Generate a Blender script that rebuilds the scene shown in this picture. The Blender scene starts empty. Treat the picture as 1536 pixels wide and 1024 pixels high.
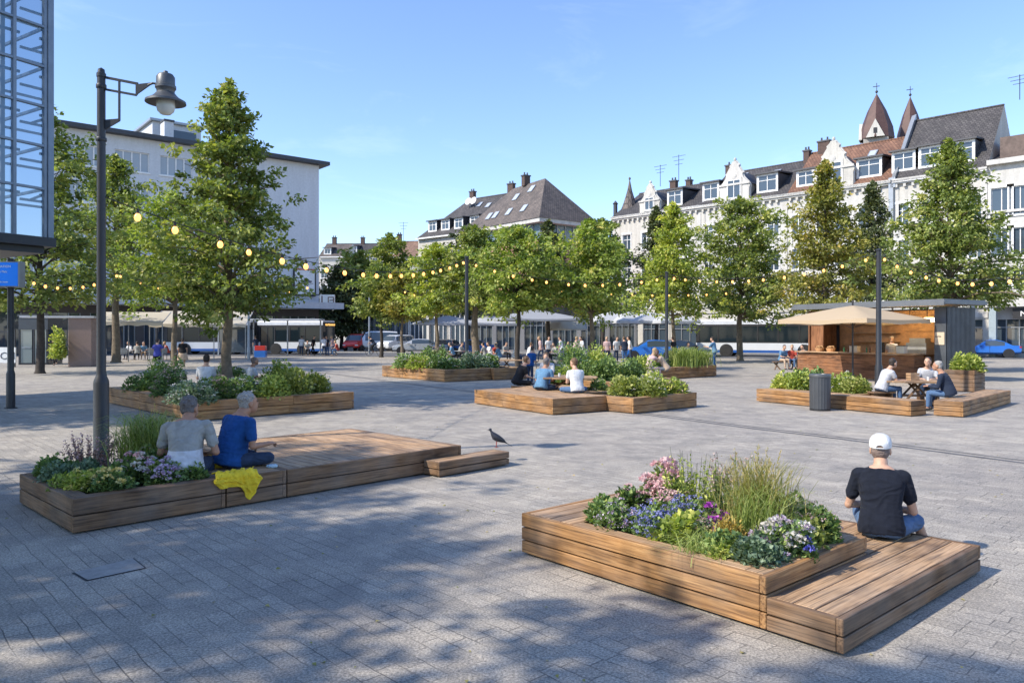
import bpy, math, random
import numpy as np
from mathutils import Vector, Matrix, noise
sc = bpy.context.scene
COL = sc.collection
R = math.radians
# ---------------------------------------------------------------- camera
F = 1139.0; HZ = 500.0; H = 1.95        # focal length in px of the 1536 px wide photo, horizon row, eye height
cam = bpy.data.cameras.new("camera"); camo = bpy.data.objects.new("camera", cam); COL.objects.link(camo)
camo.location = (0, 0, H); camo.rotation_euler = (R(90), 0, 0)
cam.sensor_width = 36; cam.lens = 36 * F / 1536; cam.shift_y = -12 / 1536
cam.clip_start = 0.1; cam.clip_end = 2000
sc.camera = camo
# ---------------------------------------------------------------- world, sun, exposure
SUN_EL = R(41); SUN_AZ = (-0.93, -0.36)      # direction towards the sun in plan
wd = bpy.data.worlds.new("World"); sc.world = wd; wd.use_nodes = True
nt = wd.node_tree; bg = nt.nodes["Background"]
sky = nt.nodes.new("ShaderNodeTexSky"); sky.sky_type = 'NISHITA'; sky.sun_disc = False
sky.sun_elevation = SUN_EL; sky.sun_rotation = math.atan2(SUN_AZ[0], SUN_AZ[1])
sky.altitude = 0; sky.air_density = 1.0; sky.dust_density = 0.25; sky.ozone_density = 2.8
bg.inputs[1].default_value = 0.148
# thin wisps of cloud in the sky itself
tc = nt.nodes.new("ShaderNodeTexCoord"); mp = nt.nodes.new("ShaderNodeMapping"); mp.inputs["Scale"].default_value = (2.2, 2.2, 7)
nz = nt.nodes.new("ShaderNodeTexNoise"); nz.inputs["Scale"].default_value = 1.6; nz.inputs["Detail"].default_value = 9; nz.inputs["Roughness"].default_value = .62; nz.inputs["Distortion"].default_value = .6
cr = nt.nodes.new("ShaderNodeValToRGB"); cr.color_ramp.elements[0].position = .56; cr.color_ramp.elements[1].position = .84
cr.color_ramp.elements[1].color = (.12, .12, .12, 1)
mx = nt.nodes.new("ShaderNodeMix"); mx.data_type = 'RGBA'; mx.inputs[7].default_value = (7.5, 8.0, 8.6, 1)
nt.links.new(tc.outputs["Generated"], mp.inputs[0]); nt.links.new(mp.outputs[0], nz.inputs[0]); nt.links.new(nz.outputs[0], cr.inputs[0])
nt.links.new(cr.outputs[0], mx.inputs[0]); tn = nt.nodes.new("ShaderNodeMix"); tn.data_type = 'RGBA'; tn.blend_type = 'MULTIPLY'; tn.inputs[0].default_value = 1; tn.inputs[7].default_value = (.93, .955, 1.08, 1)
nt.links.new(sky.outputs[0], tn.inputs[6]); nt.links.new(tn.outputs[2], mx.inputs[6]); nt.links.new(mx.outputs[2], bg.inputs[0])
sl = bpy.data.lights.new("sun", 'SUN'); sl.energy = 3.5; sl.angle = R(0.9); sl.color = (1, .92, .79)
so = bpy.data.objects.new("sun", sl); COL.objects.link(so)
_n = math.hypot(*SUN_AZ)
sdir = Vector((SUN_AZ[0] / _n * math.cos(SUN_EL), SUN_AZ[1] / _n * math.cos(SUN_EL), math.sin(SUN_EL)))
so.rotation_euler = sdir.to_track_quat('Z', 'Y').to_euler(); so.location = (-30, -10, 40)
sc.view_settings.view_transform = 'Standard'; sc.view_settings.look = 'None'
sc.view_settings.exposure = 0.86; sc.view_settings.gamma = 1
sc.render.engine = 'CYCLES'
sc.cycles.max_bounces = 6; sc.cycles.diffuse_bounces = 3; sc.cycles.glossy_bounces = 3; sc.cycles.transmission_bounces = 5; sc.cycles.transparent_max_bounces = 10
sc.cycles.caustics_reflective = False; sc.cycles.caustics_refractive = False

# ---------------------------------------------------------------- helpers
def G(px, py, h=0.0):
    d = F * (H - h) / (py - HZ); return ((px - 768) / F * d, d)
def W(px, py, d):
    return Vector(((px - 768) / F * d, d, H + (HZ - py) / F * d))
def XD(px, d): return (px - 768) / F * d
def ZD(py, d): return H + (HZ - py) / F * d

def tag(o, label=None, cat=None, group=None, kind=None):
    if label: o["label"] = label
    if cat: o["category"] = cat
    if group: o["group"] = group
    if kind: o["kind"] = kind
    return o
def thing(name, label, cat, loc=(0, 0, 0), rz=0.0, group=None):
    o = bpy.data.objects.new(name, None); COL.objects.link(o)
    o.empty_display_size = .2
    o.location = loc if len(loc) == 3 else (loc[0], loc[1], 0); o.rotation_euler = (0, 0, rz)
    return tag(o, label, cat, group)
def link(name, me, parent=None, loc=None, rz=None):
    o = bpy.data.objects.new(name, me); COL.objects.link(o)
    if parent: o.parent = parent
    if loc is not None: o.location = loc
    if rz is not None: o.rotation_euler = (0, 0, rz)
    return o
def copy_tree(o, parent=None):
    c = o.copy(); COL.objects.link(c)
    if parent: c.parent = parent
    for ch in o.children: copy_tree(ch, c)
    return c

class MB:
    def __init__(s): s.v = []; s.f = []; s.m = []; s.w = []; s.T = Matrix()
    def add(s, vs, fs, mi=0, w=None):
        n = len(s.v)
        T = s.T
        for a in vs: s.v.append(tuple(T @ Vector(a)))
        s.w.extend(w if w else [tuple(a) for a in vs])
        for f in fs: s.f.append(tuple(i + n for i in f)); s.m.append(mi)
        return s
    def box(s, c, d, rz=0, mi=0, ch=0.0, grain=None, M=None):
        """box centred at c with full sizes d; ch = chamfer width; grain=True stores wood coordinates"""
        x, y, z = d[0] / 2, d[1] / 2, d[2] / 2
        if M is None: M = Matrix.Translation(c) @ Matrix.Rotation(rz, 4, 'Z')
        if ch <= 0:
            L = [(-x, -y, -z), (x, -y, -z), (x, y, -z), (-x, y, -z), (-x, -y, z), (x, -y, z), (x, y, z), (-x, y, z)]
            fs = [(0, 3, 2, 1), (4, 5, 6, 7), (0, 1, 5, 4), (1, 2, 6, 5), (2, 3, 7, 6), (3, 0, 4, 7)]
        else:
            L = []; c_ = ch
            for sx in (-1, 1):
                for sy in (-1, 1):
                    for sz in (-1, 1):
                        L += [(sx * x, sy * (y - c_), sz * (z - c_)), (sx * (x - c_), sy * y, sz * (z - c_)), (sx * (x - c_), sy * (y - c_), sz * z)]
            def I(sx, sy, sz, k): return ((sx > 0) * 4 + (sy > 0) * 2 + (sz > 0)) * 3 + k
            fs = []
            def quad(a, b, c2, d2): fs.append((a, b, c2, d2))
            for sg in (-1, 1):
                q = [I(sg, -1, -1, 0), I(sg, 1, -1, 0), I(sg, 1, 1, 0), I(sg, -1, 1, 0)]; fs.append(tuple(q if sg > 0 else q[::-1]))
                q = [I(-1, sg, -1, 1), I(1, sg, -1, 1), I(1, sg, 1, 1), I(-1, sg, 1, 1)]; fs.append(tuple(q[::-1] if sg > 0 else q))
                q = [I(-1, -1, sg, 2), I(1, -1, sg, 2), I(1, 1, sg, 2), I(-1, 1, sg, 2)]; fs.append(tuple(q if sg > 0 else q[::-1]))
            for a in (-1, 1):
                for b in (-1, 1):
                    q = (I(-1, a, b, 1), I(1, a, b, 1), I(1, a, b, 2), I(-1, a, b, 2)); fs.append(q if a * b < 0 else q[::-1])
                    q = (I(a, -1, b, 0), I(a, 1, b, 0), I(a, 1, b, 2), I(a, -1, b, 2)); fs.append(q if a * b > 0 else q[::-1])
                    q = (I(a, b, -1, 0), I(a, b, 1, 0), I(a, b, 1, 1), I(a, b, -1, 1)); fs.append(q if a * b < 0 else q[::-1])
            for sx in (-1, 1):
                for sy in (-1, 1):
                    for sz in (-1, 1):
                        q = (I(sx, sy, sz, 0), I(sx, sy, sz, 1), I(sx, sy, sz, 2)); fs.append(q if sx * sy * sz > 0 else q[::-1])
        w = None
        if grain:
            ax = max(range(3), key=lambda i: d[i]); o = (ax, (ax + 1) % 3, (ax + 2) % 3)
            off = (random.uniform(0, 90), random.uniform(0, 90), random.uniform(0, 90))
            w = [(a[o[0]] + off[0], a[o[1]] + off[1], a[o[2]] + off[2]) for a in L]
        s.add([tuple(M @ Vector(a)) for a in L], fs, mi, w); return s
    def bb(s, x0, x1, y0, y1, z0, z1, mi=0, ch=0, grain=None):
        return s.box(((x0 + x1) / 2, (y0 + y1) / 2, (z0 + z1) / 2), (abs(x1 - x0), abs(y1 - y0), abs(z1 - z0)), 0, mi, ch, grain)
    def bar(s, p, q, w, h=None, mi=0, up=(0, 0, 1), ch=0, grain=None):
        p = Vector(p); q = Vector(q); h = h or w
        X = (q - p); l = X.length; X.normalize()
        Y = Vector(up).cross(X)
        if Y.length < 1e-4: Y = Vector((0, 1, 0)).cross(X)
        Y.normalize(); Z = X.cross(Y)
        M = Matrix(((X[0], Y[0], Z[0], 0), (X[1], Y[1], Z[1], 0), (X[2], Y[2], Z[2], 0), (0, 0, 0, 1)))
        M = Matrix.Translation((p + q) / 2) @ M
        return s.box(None, (l, w, h), mi=mi, ch=ch, grain=grain, M=M)
    def tube(s, pts, rad, n=8, mi=0, cap=True):
        pts = [Vector(p) for p in pts]
        if not hasattr(rad, '__len__'): rad = [rad] * len(pts)
        vs = []; fs = []
        pX = None
        for i, p in enumerate(pts):
            t = (pts[min(i + 1, len(pts) - 1)] - pts[max(i - 1, 0)])
            t = t.normalized() if t.length > 1e-7 else Vector((0, 0, 1))
            if pX is None: a = Vector((1, 0, 0)) if abs(t.x) < .9 else Vector((0, 1, 0)); X = (a - t * a.dot(t)).normalized()
            else: X = (pX - t * pX.dot(t)).normalized()
            pX = X; Y = t.cross(X)
            r = rad[i]; rx, ry = r if hasattr(r, '__len__') else (r, r)
            for k in range(n):
                a = 2 * math.pi * k / n
                vs.append(tuple(p + X * math.cos(a) * rx + Y * math.sin(a) * ry))
        for i in range(len(pts) - 1):
            for k in range(n):
                fs.append((i * n + k, i * n + (k + 1) % n, (i + 1) * n + (k + 1) % n, (i + 1) * n + k))
        if cap:
            fs.append(tuple(range(n))[::-1]); fs.append(tuple((len(pts) - 1) * n + k for k in range(n)))
        return s.add(vs, fs, mi)
    def lathe(s, prof, n=24, c=(0, 0, 0), mi=0):
        vs = []; fs = []
        for r, z in prof:
            for k in range(n):
                a = 2 * math.pi * k / n; vs.append((c[0] + r * math.cos(a), c[1] + r * math.sin(a), c[2] + z))
        for i in range(len(prof) - 1):
            for k in range(n): fs.append((i * n + k, i * n + (k + 1) % n, (i + 1) * n + (k + 1) % n, (i + 1) * n + k))
        if prof[0][0] > 1e-4: fs.append(tuple(range(n))[::-1])
        if prof[-1][0] > 1e-4: fs.append(tuple((len(prof) - 1) * n + k for k in range(n)))
        return s.add(vs, fs, mi)
    def ell(s, c, r, n=12, m=8, mi=0, rot=None):
        vs = []; fs = []; c = Vector(c)
        for i in range(m + 1):
            th = math.pi * i / m
            for k in range(n):
                a = 2 * math.pi * k / n
                p = Vector((math.sin(th) * math.cos(a) * r[0], math.sin(th) * math.sin(a) * r[1], -math.cos(th) * r[2]))
                if rot is not None: p = rot @ p
                vs.append(tuple(c + p))
        for i in range(m):
            for k in range(n): fs.append((i * n + k, i * n + (k + 1) % n, (i + 1) * n + (k + 1) % n, (i + 1) * n + k))
        return s.add(vs, fs, mi)
    def prism(s, poly, y0, y1, mi=0, axis='y'):
        """polygon in x,z (ccw seen from -y) extruded along y"""
        n = len(poly)
        vs = [(a, y0, b) for a, b in poly] + [(a, y1, b) for a, b in poly]
        fs = [tuple(range(n)), tuple(range(n, 2 * n))[::-1]]
        for i in range(n): j = (i + 1) % n; fs.append((i, i + n, j + n, j))
        return s.add(vs, fs, mi)
    def quad(s, a, b, c, d, mi=0): return s.add([a, b, c, d], [(0, 1, 2, 3)], mi)
    def mesh(s, name, mats, smooth=False):
        me = bpy.data.meshes.new(name); me.from_pydata(s.v, [], s.f)
        if not isinstance(mats, (list, tuple)): mats = [mats]
        for m in mats: me.materials.append(m)
        if len(mats) > 1: me.polygons.foreach_set("material_index", s.m)
        at = me.attributes.new("wco", 'FLOAT_VECTOR', 'POINT'); at.data.foreach_set("vector", np.array(s.w, dtype=np.float32).ravel())
        if smooth:
            me.polygons.foreach_set("use_smooth", [True] * len(s.f))
            if smooth != True: me.set_sharp_from_angle(angle=R(smooth))
        me.update(); return me
    def build(s, name, mats, parent=None, smooth=False, loc=None, rz=None):
        return link(name, s.mesh(name, mats, smooth), parent, loc, rz)

# ---------------------------------------------------------------- materials
MATS = {}
def newmat(name):
    m = bpy.data.materials.new(name); m.use_nodes = True; t = m.node_tree
    b = t.nodes["Principled BSDF"]; MATS[name] = m; return m, t, b
def N(t, typ, **kw):
    n = t.nodes.new("ShaderNode" + typ)
    for k, v in kw.items():
        if k.startswith("i_"): n.inputs[k[2:].replace("_", " ")].default_value = v
        else: setattr(n, k, v)
    return n
def ramp(t, fac, stops):
    r = t.nodes.new("ShaderNodeValToRGB"); e = r.color_ramp.elements
    while len(e) < len(stops): e.new(.5)
    for x, (p, c) in zip(e, stops): x.position = p; x.color = (c[0], c[1], c[2], 1) if len(c) == 3 else c
    t.links.new(fac, r.inputs[0]); return r.outputs[0]
def mixc(t, a, b, fac, mode='MIX'):
    m = t.nodes.new("ShaderNodeMix"); m.data_type = 'RGBA'; m.blend_type = mode
    for sock, v in ((m.inputs[0], fac), (m.inputs[6], a), (m.inputs[7], b)):
        if hasattr(v, 'type') and hasattr(v, 'links'): t.links.new(v, sock)
        elif isinstance(v, (int, float)): sock.default_value = v
        else: sock.default_value = (v[0], v[1], v[2], 1)
    return m.outputs[2]
def bump(t, b, h, strength=.3, dist=.01):
    n = t.nodes.new("ShaderNodeBump"); n.inputs["Strength"].default_value = strength; n.inputs["Distance"].default_value = dist
    t.links.new(h, n.inputs["Height"]); t.links.new(n.outputs[0], b.inputs["Normal"])
def simple(name, col, rough=.6, metal=0.0, var=.12, scale=3.0, bmp=0.0, bscale=40, spec=None, emit=None, es=0, sheen=0):
    """a colour with soft large-scale variation, dirt-like speckle and a little bump"""
    if name in MATS: return MATS[name]
    m, t, b = newmat(name)
    tcn = N(t, "TexCoord"); n1 = N(t, "TexNoise"); n1.inputs["Scale"].default_value = scale; n1.inputs["Detail"].default_value = 7; n1.inputs["Roughness"].default_value = .65
    t.links.new(tcn.outputs["Object"], n1.inputs[0])
    lo = tuple(max(0, c * (1 - var)) for c in col); hi = tuple(min(1, c * (1 + var)) for c in col)
    t.links.new(ramp(t, n1.outputs[0], [(.3, lo), (.7, hi)]), b.inputs["Base Color"])
    b.inputs["Roughness"].default_value = rough; b.inputs["Metallic"].default_value = metal
    if spec is not None: b.inputs["Specular IOR Level"].default_value = spec
    if bmp:
        n2 = N(t, "TexNoise"); n2.inputs["Scale"].default_value = bscale; n2.inputs["Detail"].default_value = 5
        t.links.new(tcn.outputs["Object"], n2.inputs[0]); bump(t, b, n2.outputs[0], bmp, .01)
    if emit: b.inputs["Emission Color"].default_value = (*emit, 1); b.inputs["Emission Strength"].default_value = es
    if sheen: b.inputs["Sheen Weight"].default_value = sheen
    return m
def wood(name, c_dark, c_mid, c_lite, grey=.0, rough=.65, end=1.0):
    m, t, b = newmat(name)
    a = N(t, "Attribute", attribute_name="wco")
    m1 = N(t, "Mapping"); m1.inputs["Scale"].default_value = (1.1, 26, 26); t.links.new(a.outputs["Vector"], m1.inputs[0])
    n1 = N(t, "TexNoise"); n1.inputs["Scale"].default_value = 1.0; n1.inputs["Detail"].default_value = 8; n1.inputs["Roughness"].default_value = .68; n1.inputs["Distortion"].default_value = .8
    t.links.new(m1.outputs[0], n1.inputs[0])
    m2 = N(t, "Mapping"); m2.inputs["Scale"].default_value = (2.5, 75, 75); t.links.new(a.outputs["Vector"], m2.inputs[0])
    n2 = N(t, "TexNoise"); n2.inputs["Scale"].default_value = 1; n2.inputs["Detail"].default_value = 4; t.links.new(m2.outputs[0], n2.inputs[0])
    # big blotches and per-board tone (the wood coordinates are offset per board)
    m3 = N(t, "Mapping"); m3.inputs["Scale"].default_value = (1.1, 1.5, 1.5); t.links.new(a.outputs["Vector"], m3.inputs[0])
    n3 = N(t, "TexNoise"); n3.inputs["Scale"].default_value = 1; n3.inputs["Detail"].default_value = 4; n3.inputs["Roughness"].default_value = .6; t.links.new(m3.outputs[0], n3.inputs[0])
    c = ramp(t, n1.outputs[0], [(.28, c_dark), (.5, c_mid), (.74, c_lite)])
    c = mixc(t, c, tuple(x * .55 for x in c_dark), ramp(t, n2.outputs[0], [(.33, (.8,) * 3), (.52, (0,) * 3)]))
    c = mixc(t, c, (.5, .5, .5), 1, 'MIX') if False else c
    tone = ramp(t, n3.outputs[0], [(.3, (.42, .40, .40)), (.48, (.95, .95, .95)), (.7, (1.28, 1.25, 1.2))])
    c = mixc(t, c, tone, 1.0, 'MULTIPLY')
    # knots
    m4 = N(t, "Mapping"); m4.inputs["Scale"].default_value = (1.4, 5.5, 5.5); t.links.new(a.outputs["Vector"], m4.inputs[0])
    vo = N(t, "TexVoronoi"); vo.inputs["Scale"].default_value = .9; t.links.new(m4.outputs[0], vo.inputs[0])
    c = mixc(t, c, tuple(x * .3 for x in c_dark), ramp(t, vo.outputs["Distance"], [(.02, (.9,) * 3), (.13, (0,) * 3)]))
    if grey: # weathered grey
        n5 = N(t, "TexNoise"); n5.inputs["Scale"].default_value = 2.3; n5.inputs["Detail"].default_value = 6
        tcn = N(t, "TexCoord"); t.links.new(tcn.outputs["Object"], n5.inputs[0])
        c = mixc(t, c, (.30, .27, .24), ramp(t, n5.outputs[0], [(.38, (0,) * 3), (.72, (grey,) * 3)]))
    t.links.new(c, b.inputs["Base Color"]); b.inputs["Roughness"].default_value = rough; b.inputs["Specular IOR Level"].default_value = .25
    ad = N(t, "Math", operation='ADD'); t.links.new(n1.outputs[0], ad.inputs[0]); t.links.new(n2.outputs[0], ad.inputs[1])
    bump(t, b, ad.outputs[0], .55, .004); return m
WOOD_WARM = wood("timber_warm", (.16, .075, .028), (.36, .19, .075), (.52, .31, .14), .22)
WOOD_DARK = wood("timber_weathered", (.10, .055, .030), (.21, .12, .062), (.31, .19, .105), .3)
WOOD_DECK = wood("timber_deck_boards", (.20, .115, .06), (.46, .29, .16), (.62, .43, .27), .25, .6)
WOOD_RED = wood("timber_cladding", (.13, .055, .025), (.27, .12, .055), (.38, .19, .09), .1)

def pavement_mat():
    m, t, b = newmat("paving_stones")
    tcn = N(t, "TexCoord")
    mpn = N(t, "Mapping"); mpn.inputs["Rotation"].default_value = (0, 0, R(-133)); t.links.new(tcn.outputs["Object"], mpn.inputs[0])
    # wobble the joints a little
    nw = N(t, "TexNoise"); nw.inputs["Scale"].default_value = 2.2; nw.inputs["Detail"].default_value = 3; t.links.new(tcn.outputs["Object"], nw.inputs[0])
    sub = N(t, "VectorMath", operation='SUBTRACT'); sub.inputs[1].default_value = (.5, .5, .5); t.links.new(nw.outputs["Color"], sub.inputs[0])
    sc_ = N(t, "VectorMath", operation='SCALE'); sc_.inputs["Scale"].default_value = .055; t.links.new(sub.outputs[0], sc_.inputs[0])
    ad = N(t, "VectorMath", operation='ADD'); t.links.new(mpn.outputs[0], ad.inputs[0]); t.links.new(sc_.outputs[0], ad.inputs[1])
    br = N(t, "TexBrick"); br.offset = .43; br.offset_frequency = 2; br.squash = 1.25; br.squash_frequency = 3
    br.inputs["Scale"].default_value = 1; br.inputs["Mortar Size"].default_value = .0045; br.inputs["Mortar Smooth"].default_value = .35
    br.inputs["Brick Width"].default_value = .235; br.inputs["Row Height"].default_value = .135; br.inputs["Bias"].default_value = 0
    br.inputs["Color1"].default_value = (0, 0, 0, 1); br.inputs["Color2"].default_value = (1, 1, 1, 1); br.inputs["Mortar"].default_value = (.5, .5, .5, 1)
    t.links.new(ad.outputs[0], br.inputs[0])
    fine = N(t, "TexNoise"); fine.inputs["Scale"].default_value = 60; fine.inputs["Detail"].default_value = 6; fine.inputs["Roughness"].default_value = .8; t.links.new(tcn.outputs["Object"], fine.inputs[0])
    med = N(t, "TexNoise"); med.inputs["Scale"].default_value = 1.4; med.inputs["Detail"].default_value = 8; med.inputs["Roughness"].default_value = .7; t.links.new(tcn.outputs["Object"], med.inputs[0])
    big = N(t, "TexNoise"); big.inputs["Scale"].default_value = .16; big.inputs["Detail"].default_value = 5; t.links.new(tcn.outputs["Object"], big.inputs[0])
    c = ramp(t, br.outputs["Color"], [(0, (.335, .308, .268)), (.5, (.37, .34, .295)), (1, (.415, .381, .33))])
    c = mixc(t, c, ramp(t, med.outputs[0], [(.3, (.68, .69, .72)), (.7, (1.18, 1.15, 1.1))]), 1, 'MULTIPLY')
    c = mixc(t, c, ramp(t, big.outputs[0], [(.35, (.86, .86, .88)), (.65, (1.1, 1.1, 1.08))]), 1, 'MULTIPLY')
    c = mixc(t, c, ramp(t, fine.outputs[0], [(.32, (.2, .2, .23)), (.5, (1, 1, 1)), (.68, (2.0, 1.95, 1.9))]), 1, 'MULTIPLY')
    # joints: present but broken up, as on worn stone
    br2 = N(t, "TexNoise"); br2.inputs["Scale"].default_value = 1.9; br2.inputs["Detail"].default_value = 4; t.links.new(tcn.outputs["Object"], br2.inputs[0])
    jf = N(t, "Math", operation='MULTIPLY'); t.links.new(br.outputs["Fac"], jf.inputs[0]); t.links.new(ramp(t, br2.outputs[0], [(.35, (.05,) * 3), (.62, (.85,) * 3)]), jf.inputs[1])
    c = mixc(t, c, (.10, .095, .09), jf.outputs[0])
    # dark stains
    st = N(t, "TexNoise"); st.inputs["Scale"].default_value = .55; st.inputs["Detail"].default_value = 6; st.inputs["Distortion"].default_value = 1.2; t.links.new(tcn.outputs["Object"], st.inputs[0])
    c = mixc(t, c, (.16, .155, .155), ramp(t, st.outputs[0], [(.60, (0,) * 3), (.80, (.55,) * 3)]))
    gv = N(t, "TexVoronoi"); gv.inputs["Scale"].default_value = 1.7; t.links.new(tcn.outputs["Object"], gv.inputs[0])
    c = mixc(t, c, (.13, .125, .12), ramp(t, gv.outputs["Distance"], [(.03, (.75,) * 3), (.05, (0,) * 3)]))
    c = mixc(t, c, (.30, .22, .15), ramp(t, big.outputs[0], [(.56, (0,) * 3), (.75, (.28,) * 3)]))
    t.links.new(c, b.inputs["Base Color"]); b.inputs["Roughness"].default_value = .78; b.inputs["Specular IOR Level"].default_value = .3
    h1 = N(t, "Math", operation='MULTIPLY_ADD'); h1.inputs[1].default_value = -1.4; t.links.new(jf.outputs[0], h1.inputs[0]); t.links.new(fine.outputs[0], h1.inputs[2])
    h2 = N(t, "Math", operation='MULTIPLY_ADD'); h2.inputs[1].default_value = .5; t.links.new(br.outputs["Color"], h2.inputs[0]); t.links.new(h1.outputs[0], h2.inputs[2])
    bump(t, b, h2.outputs[0], .9, .006); return m
def leafmat(name, stops, rough=.5, tr=.3, trc=None):
    m, t, b = newmat(name)
    a = N(t, "Attribute", attribute_name="lr")
    if name.startswith(("foliage_", "plant_")): stops = [(p_, (min(.8, c_[0] * 1.14), min(.8, c_[1] * 1.03), c_[2] * 1.35)) for p_, c_ in stops]
    c = ramp(t, a.outputs["Fac"], stops); t.links.new(c, b.inputs["Base Color"])
    b.inputs["Roughness"].default_value = rough; b.inputs["Specular IOR Level"].default_value = .35
    tl = N(t, "BsdfTranslucent"); t.links.new(mixc(t, c, trc or (1.0, 1.15, .35), 1, 'MULTIPLY'), tl.inputs[0])
    ms = N(t, "MixShader"); ms.inputs[0].default_value = tr
    t.links.new(b.outputs[0], ms.inputs[1]); t.links.new(tl.outputs[0], ms.inputs[2]); t.links.new(ms.outputs[0], t.nodes["Material Output"].inputs[0]); return m
def glass(name, tint=(.05, .07, .09), rough=.03, tr=0.0, spec=.8):
    if name in MATS: return MATS[name]
    m, t, b = newmat(name); b.inputs["Base Color"].default_value = (*tint, 1); b.inputs["Roughness"].default_value = rough; b.inputs["Specular IOR Level"].default_value = spec
    if tr:
        tp = N(t, "BsdfTransparent"); tp.inputs[0].default_value = (.78, .88, .95, 1)
        fr = N(t, "Fresnel"); fr.inputs[0].default_value = 1.5
        gl = N(t, "BsdfGlossy"); gl.inputs["Roughness"].default_value = .02; gl.inputs[0].default_value = (.9, .95, 1, 1)
        m1 = N(t, "MixShader"); m1.inputs[0].default_value = tr
        t.links.new(b.outputs[0], m1.inputs[1]); t.links.new(tp.outputs[0], m1.inputs[2])
        m2 = N(t, "MixShader"); t.links.new(fr.outputs[0], m2.inputs[0]); t.links.new(m1.outputs[0], m2.inputs[1]); t.links.new(gl.outputs[0], m2.inputs[2])
        t.links.new(m2.outputs[0], t.nodes["Material Output"].inputs[0])
    return m
def cloth(name, col, scale=300, wr=.35):
    if name in MATS: return MATS[name]
    m, t, b = newmat(name); tcn = N(t, "TexCoord")
    n = N(t, "TexNoise"); n.inputs["Scale"].default_value = 7; n.inputs["Detail"].default_value = 5; n.inputs["Distortion"].default_value = 1.5; t.links.new(tcn.outputs["Object"], n.inputs[0])
    t.links.new(ramp(t, n.outputs[0], [(.3, tuple(c * .8 for c in col)), (.7, tuple(min(1, c * 1.15) for c in col))]), b.inputs["Base Color"])
    b.inputs["Roughness"].default_value = .9; b.inputs["Specular IOR Level"].default_value = .15; b.inputs["Sheen Weight"].default_value = .05
    mp_ = N(t, "Mapping"); mp_.inputs["Scale"].default_value = (9, 9, 16); mp_.inputs["Rotation"].default_value = (0, .5, .4); t.links.new(tcn.outputs["Object"], mp_.inputs[0])
    n2 = N(t, "TexNoise"); n2.inputs["Scale"].default_value = 1; n2.inputs["Detail"].default_value = 3; n2.inputs["Distortion"].default_value = .8; t.links.new(mp_.outputs[0], n2.inputs[0])
    bump(t, b, n2.outputs[0], wr, .03); return m
PAVE = pavement_mat()
M_POLE = simple("dark_painted_steel", (.035, .037, .042), .45, .3, .2, 2, .15, 60)
M_BLACK = simple("black_steel", (.018, .018, .02), .5)
M_CORE = simple("dark_gap", (.012, .010, .008), .95)
M_SOIL = simple("dark_soil", (.045, .030, .020), .95, 0, .5, 25, 1, 30)
M_WHITE = simple("white_paint", (.72, .72, .70), .5)
M_GREYM = simple("grey_metal", (.32, .34, .36), .4, .5)
M_GLASS = glass("window_glass")
M_GLASSP = glass("pale_window_glass", (.32, .35, .37), .08)
M_CABLE = simple("black_cable", (.01, .01, .01), .6)
# ---------------------------------------------------------------- ground
gmb = MB(); gmb.quad((-400, -60, 0), (400, -60, 0), (400, 600, 0), (-400, 600, 0))
tag(gmb.build("ground", PAVE), kind="structure")
ASPH = simple("asphalt", (.115, .115, .12), .85, 0, .22, .5, .5, 60)
rmb = MB(); rmb.quad((-60, 69, .004), (60, 55, .004), (60, 66, .004), (-60, 83, .004))
tag(rmb.build("road", ASPH), kind="structure")
kmb = MB(); kmb.bar((-60, 83.2, .06), (60, 66.2, .06), .3, .12, ch=.01)
tag(kmb.build("pavement_kerb", simple("kerb_stone", (.36, .35, .33), .8)), kind="structure")
wl = MB(); wl.add([(-60, 75.9, .008), (60, 60.4, .008), (60, 60.52, .008), (-60, 76.02, .008)], [(0, 1, 2, 3)])
tag(wl.build("road_marking", simple("road_paint", (.6, .6, .58), .7, 0, .3)), kind="structure")
# drainage channels crossing the square (dark slotted strips), slightly wandering
def strip(name, pts, w, mat, z=.004):
    m = MB(); vs = []
    for i, p in enumerate(pts):
        a = Vector(pts[max(i - 1, 0)]); b_ = Vector(pts[min(i + 1, len(pts) - 1)]); t = (b_ - a).normalized(); n = Vector((-t.y, t.x)) * w / 2
        vs += [(p[0] + n.x, p[1] + n.y, z), (p[0] - n.x, p[1] - n.y, z)]
    m.add(vs, [(2 * i, 2 * i + 1, 2 * i + 3, 2 * i + 2)[::-1] for i in range(len(pts) - 1)])
    return tag(m.build(name, mat), kind="structure")
DR = simple("worn_dark_channel", (.10, .10, .105), .8, 0, .45, 4, .6, 60)
_a = Vector((-9.5, 37.6)); _b = Vector((11.2, 6.1)); _n2 = Vector((-( _b - _a).y, (_b - _a).x)).normalized()
for off, w in ((0, .10), (.24, .07)):
    pts = []
    for i in range(41):
        p = _a.lerp(_b, i / 40) + _n2 * (off + .05 * math.sin(i * .45) + .03 * math.sin(i * 1.3))
        pts.append((p.x, p.y))
    strip("drainage_channel", pts, w, DR, .004)
pts = [G(440, 561), G(520, 557), G(590, 552)]
strip("drainage_channel", pts, .25, DR)
# inspection cover let into the paving
q = [G(109, 859), G(130, 871), G(219, 852), G(200, 837)]
hc = MB(); hc.add([(x, y, .003) for x, y in q], [(0, 1, 2, 3)])
cx = sum(a[0] for a in q) / 4; cy = sum(a[1] for a in q) / 4
ic = thing("inspection_cover", "grey rectangular inspection cover set into the shaded paving in front of the left planter", "manhole cover", (cx, cy, 0))
def shr(k, z): return [(cx_ * k, cy_ * k, z) for cx_, cy_ in ((a[0] - cx, a[1] - cy) for a in q)]
m = MB(); m.add(shr(1.03, .002), [(0, 1, 2, 3)]); m.build("frame", M_BLACK, ic)
m = MB(); m.add(shr(.96, .006), [(0, 1, 2, 3)]); m.build("plate", simple("cover_stone", (.31, .30, .285), .75, .1, .2, 9, .9, 70), ic)

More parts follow.
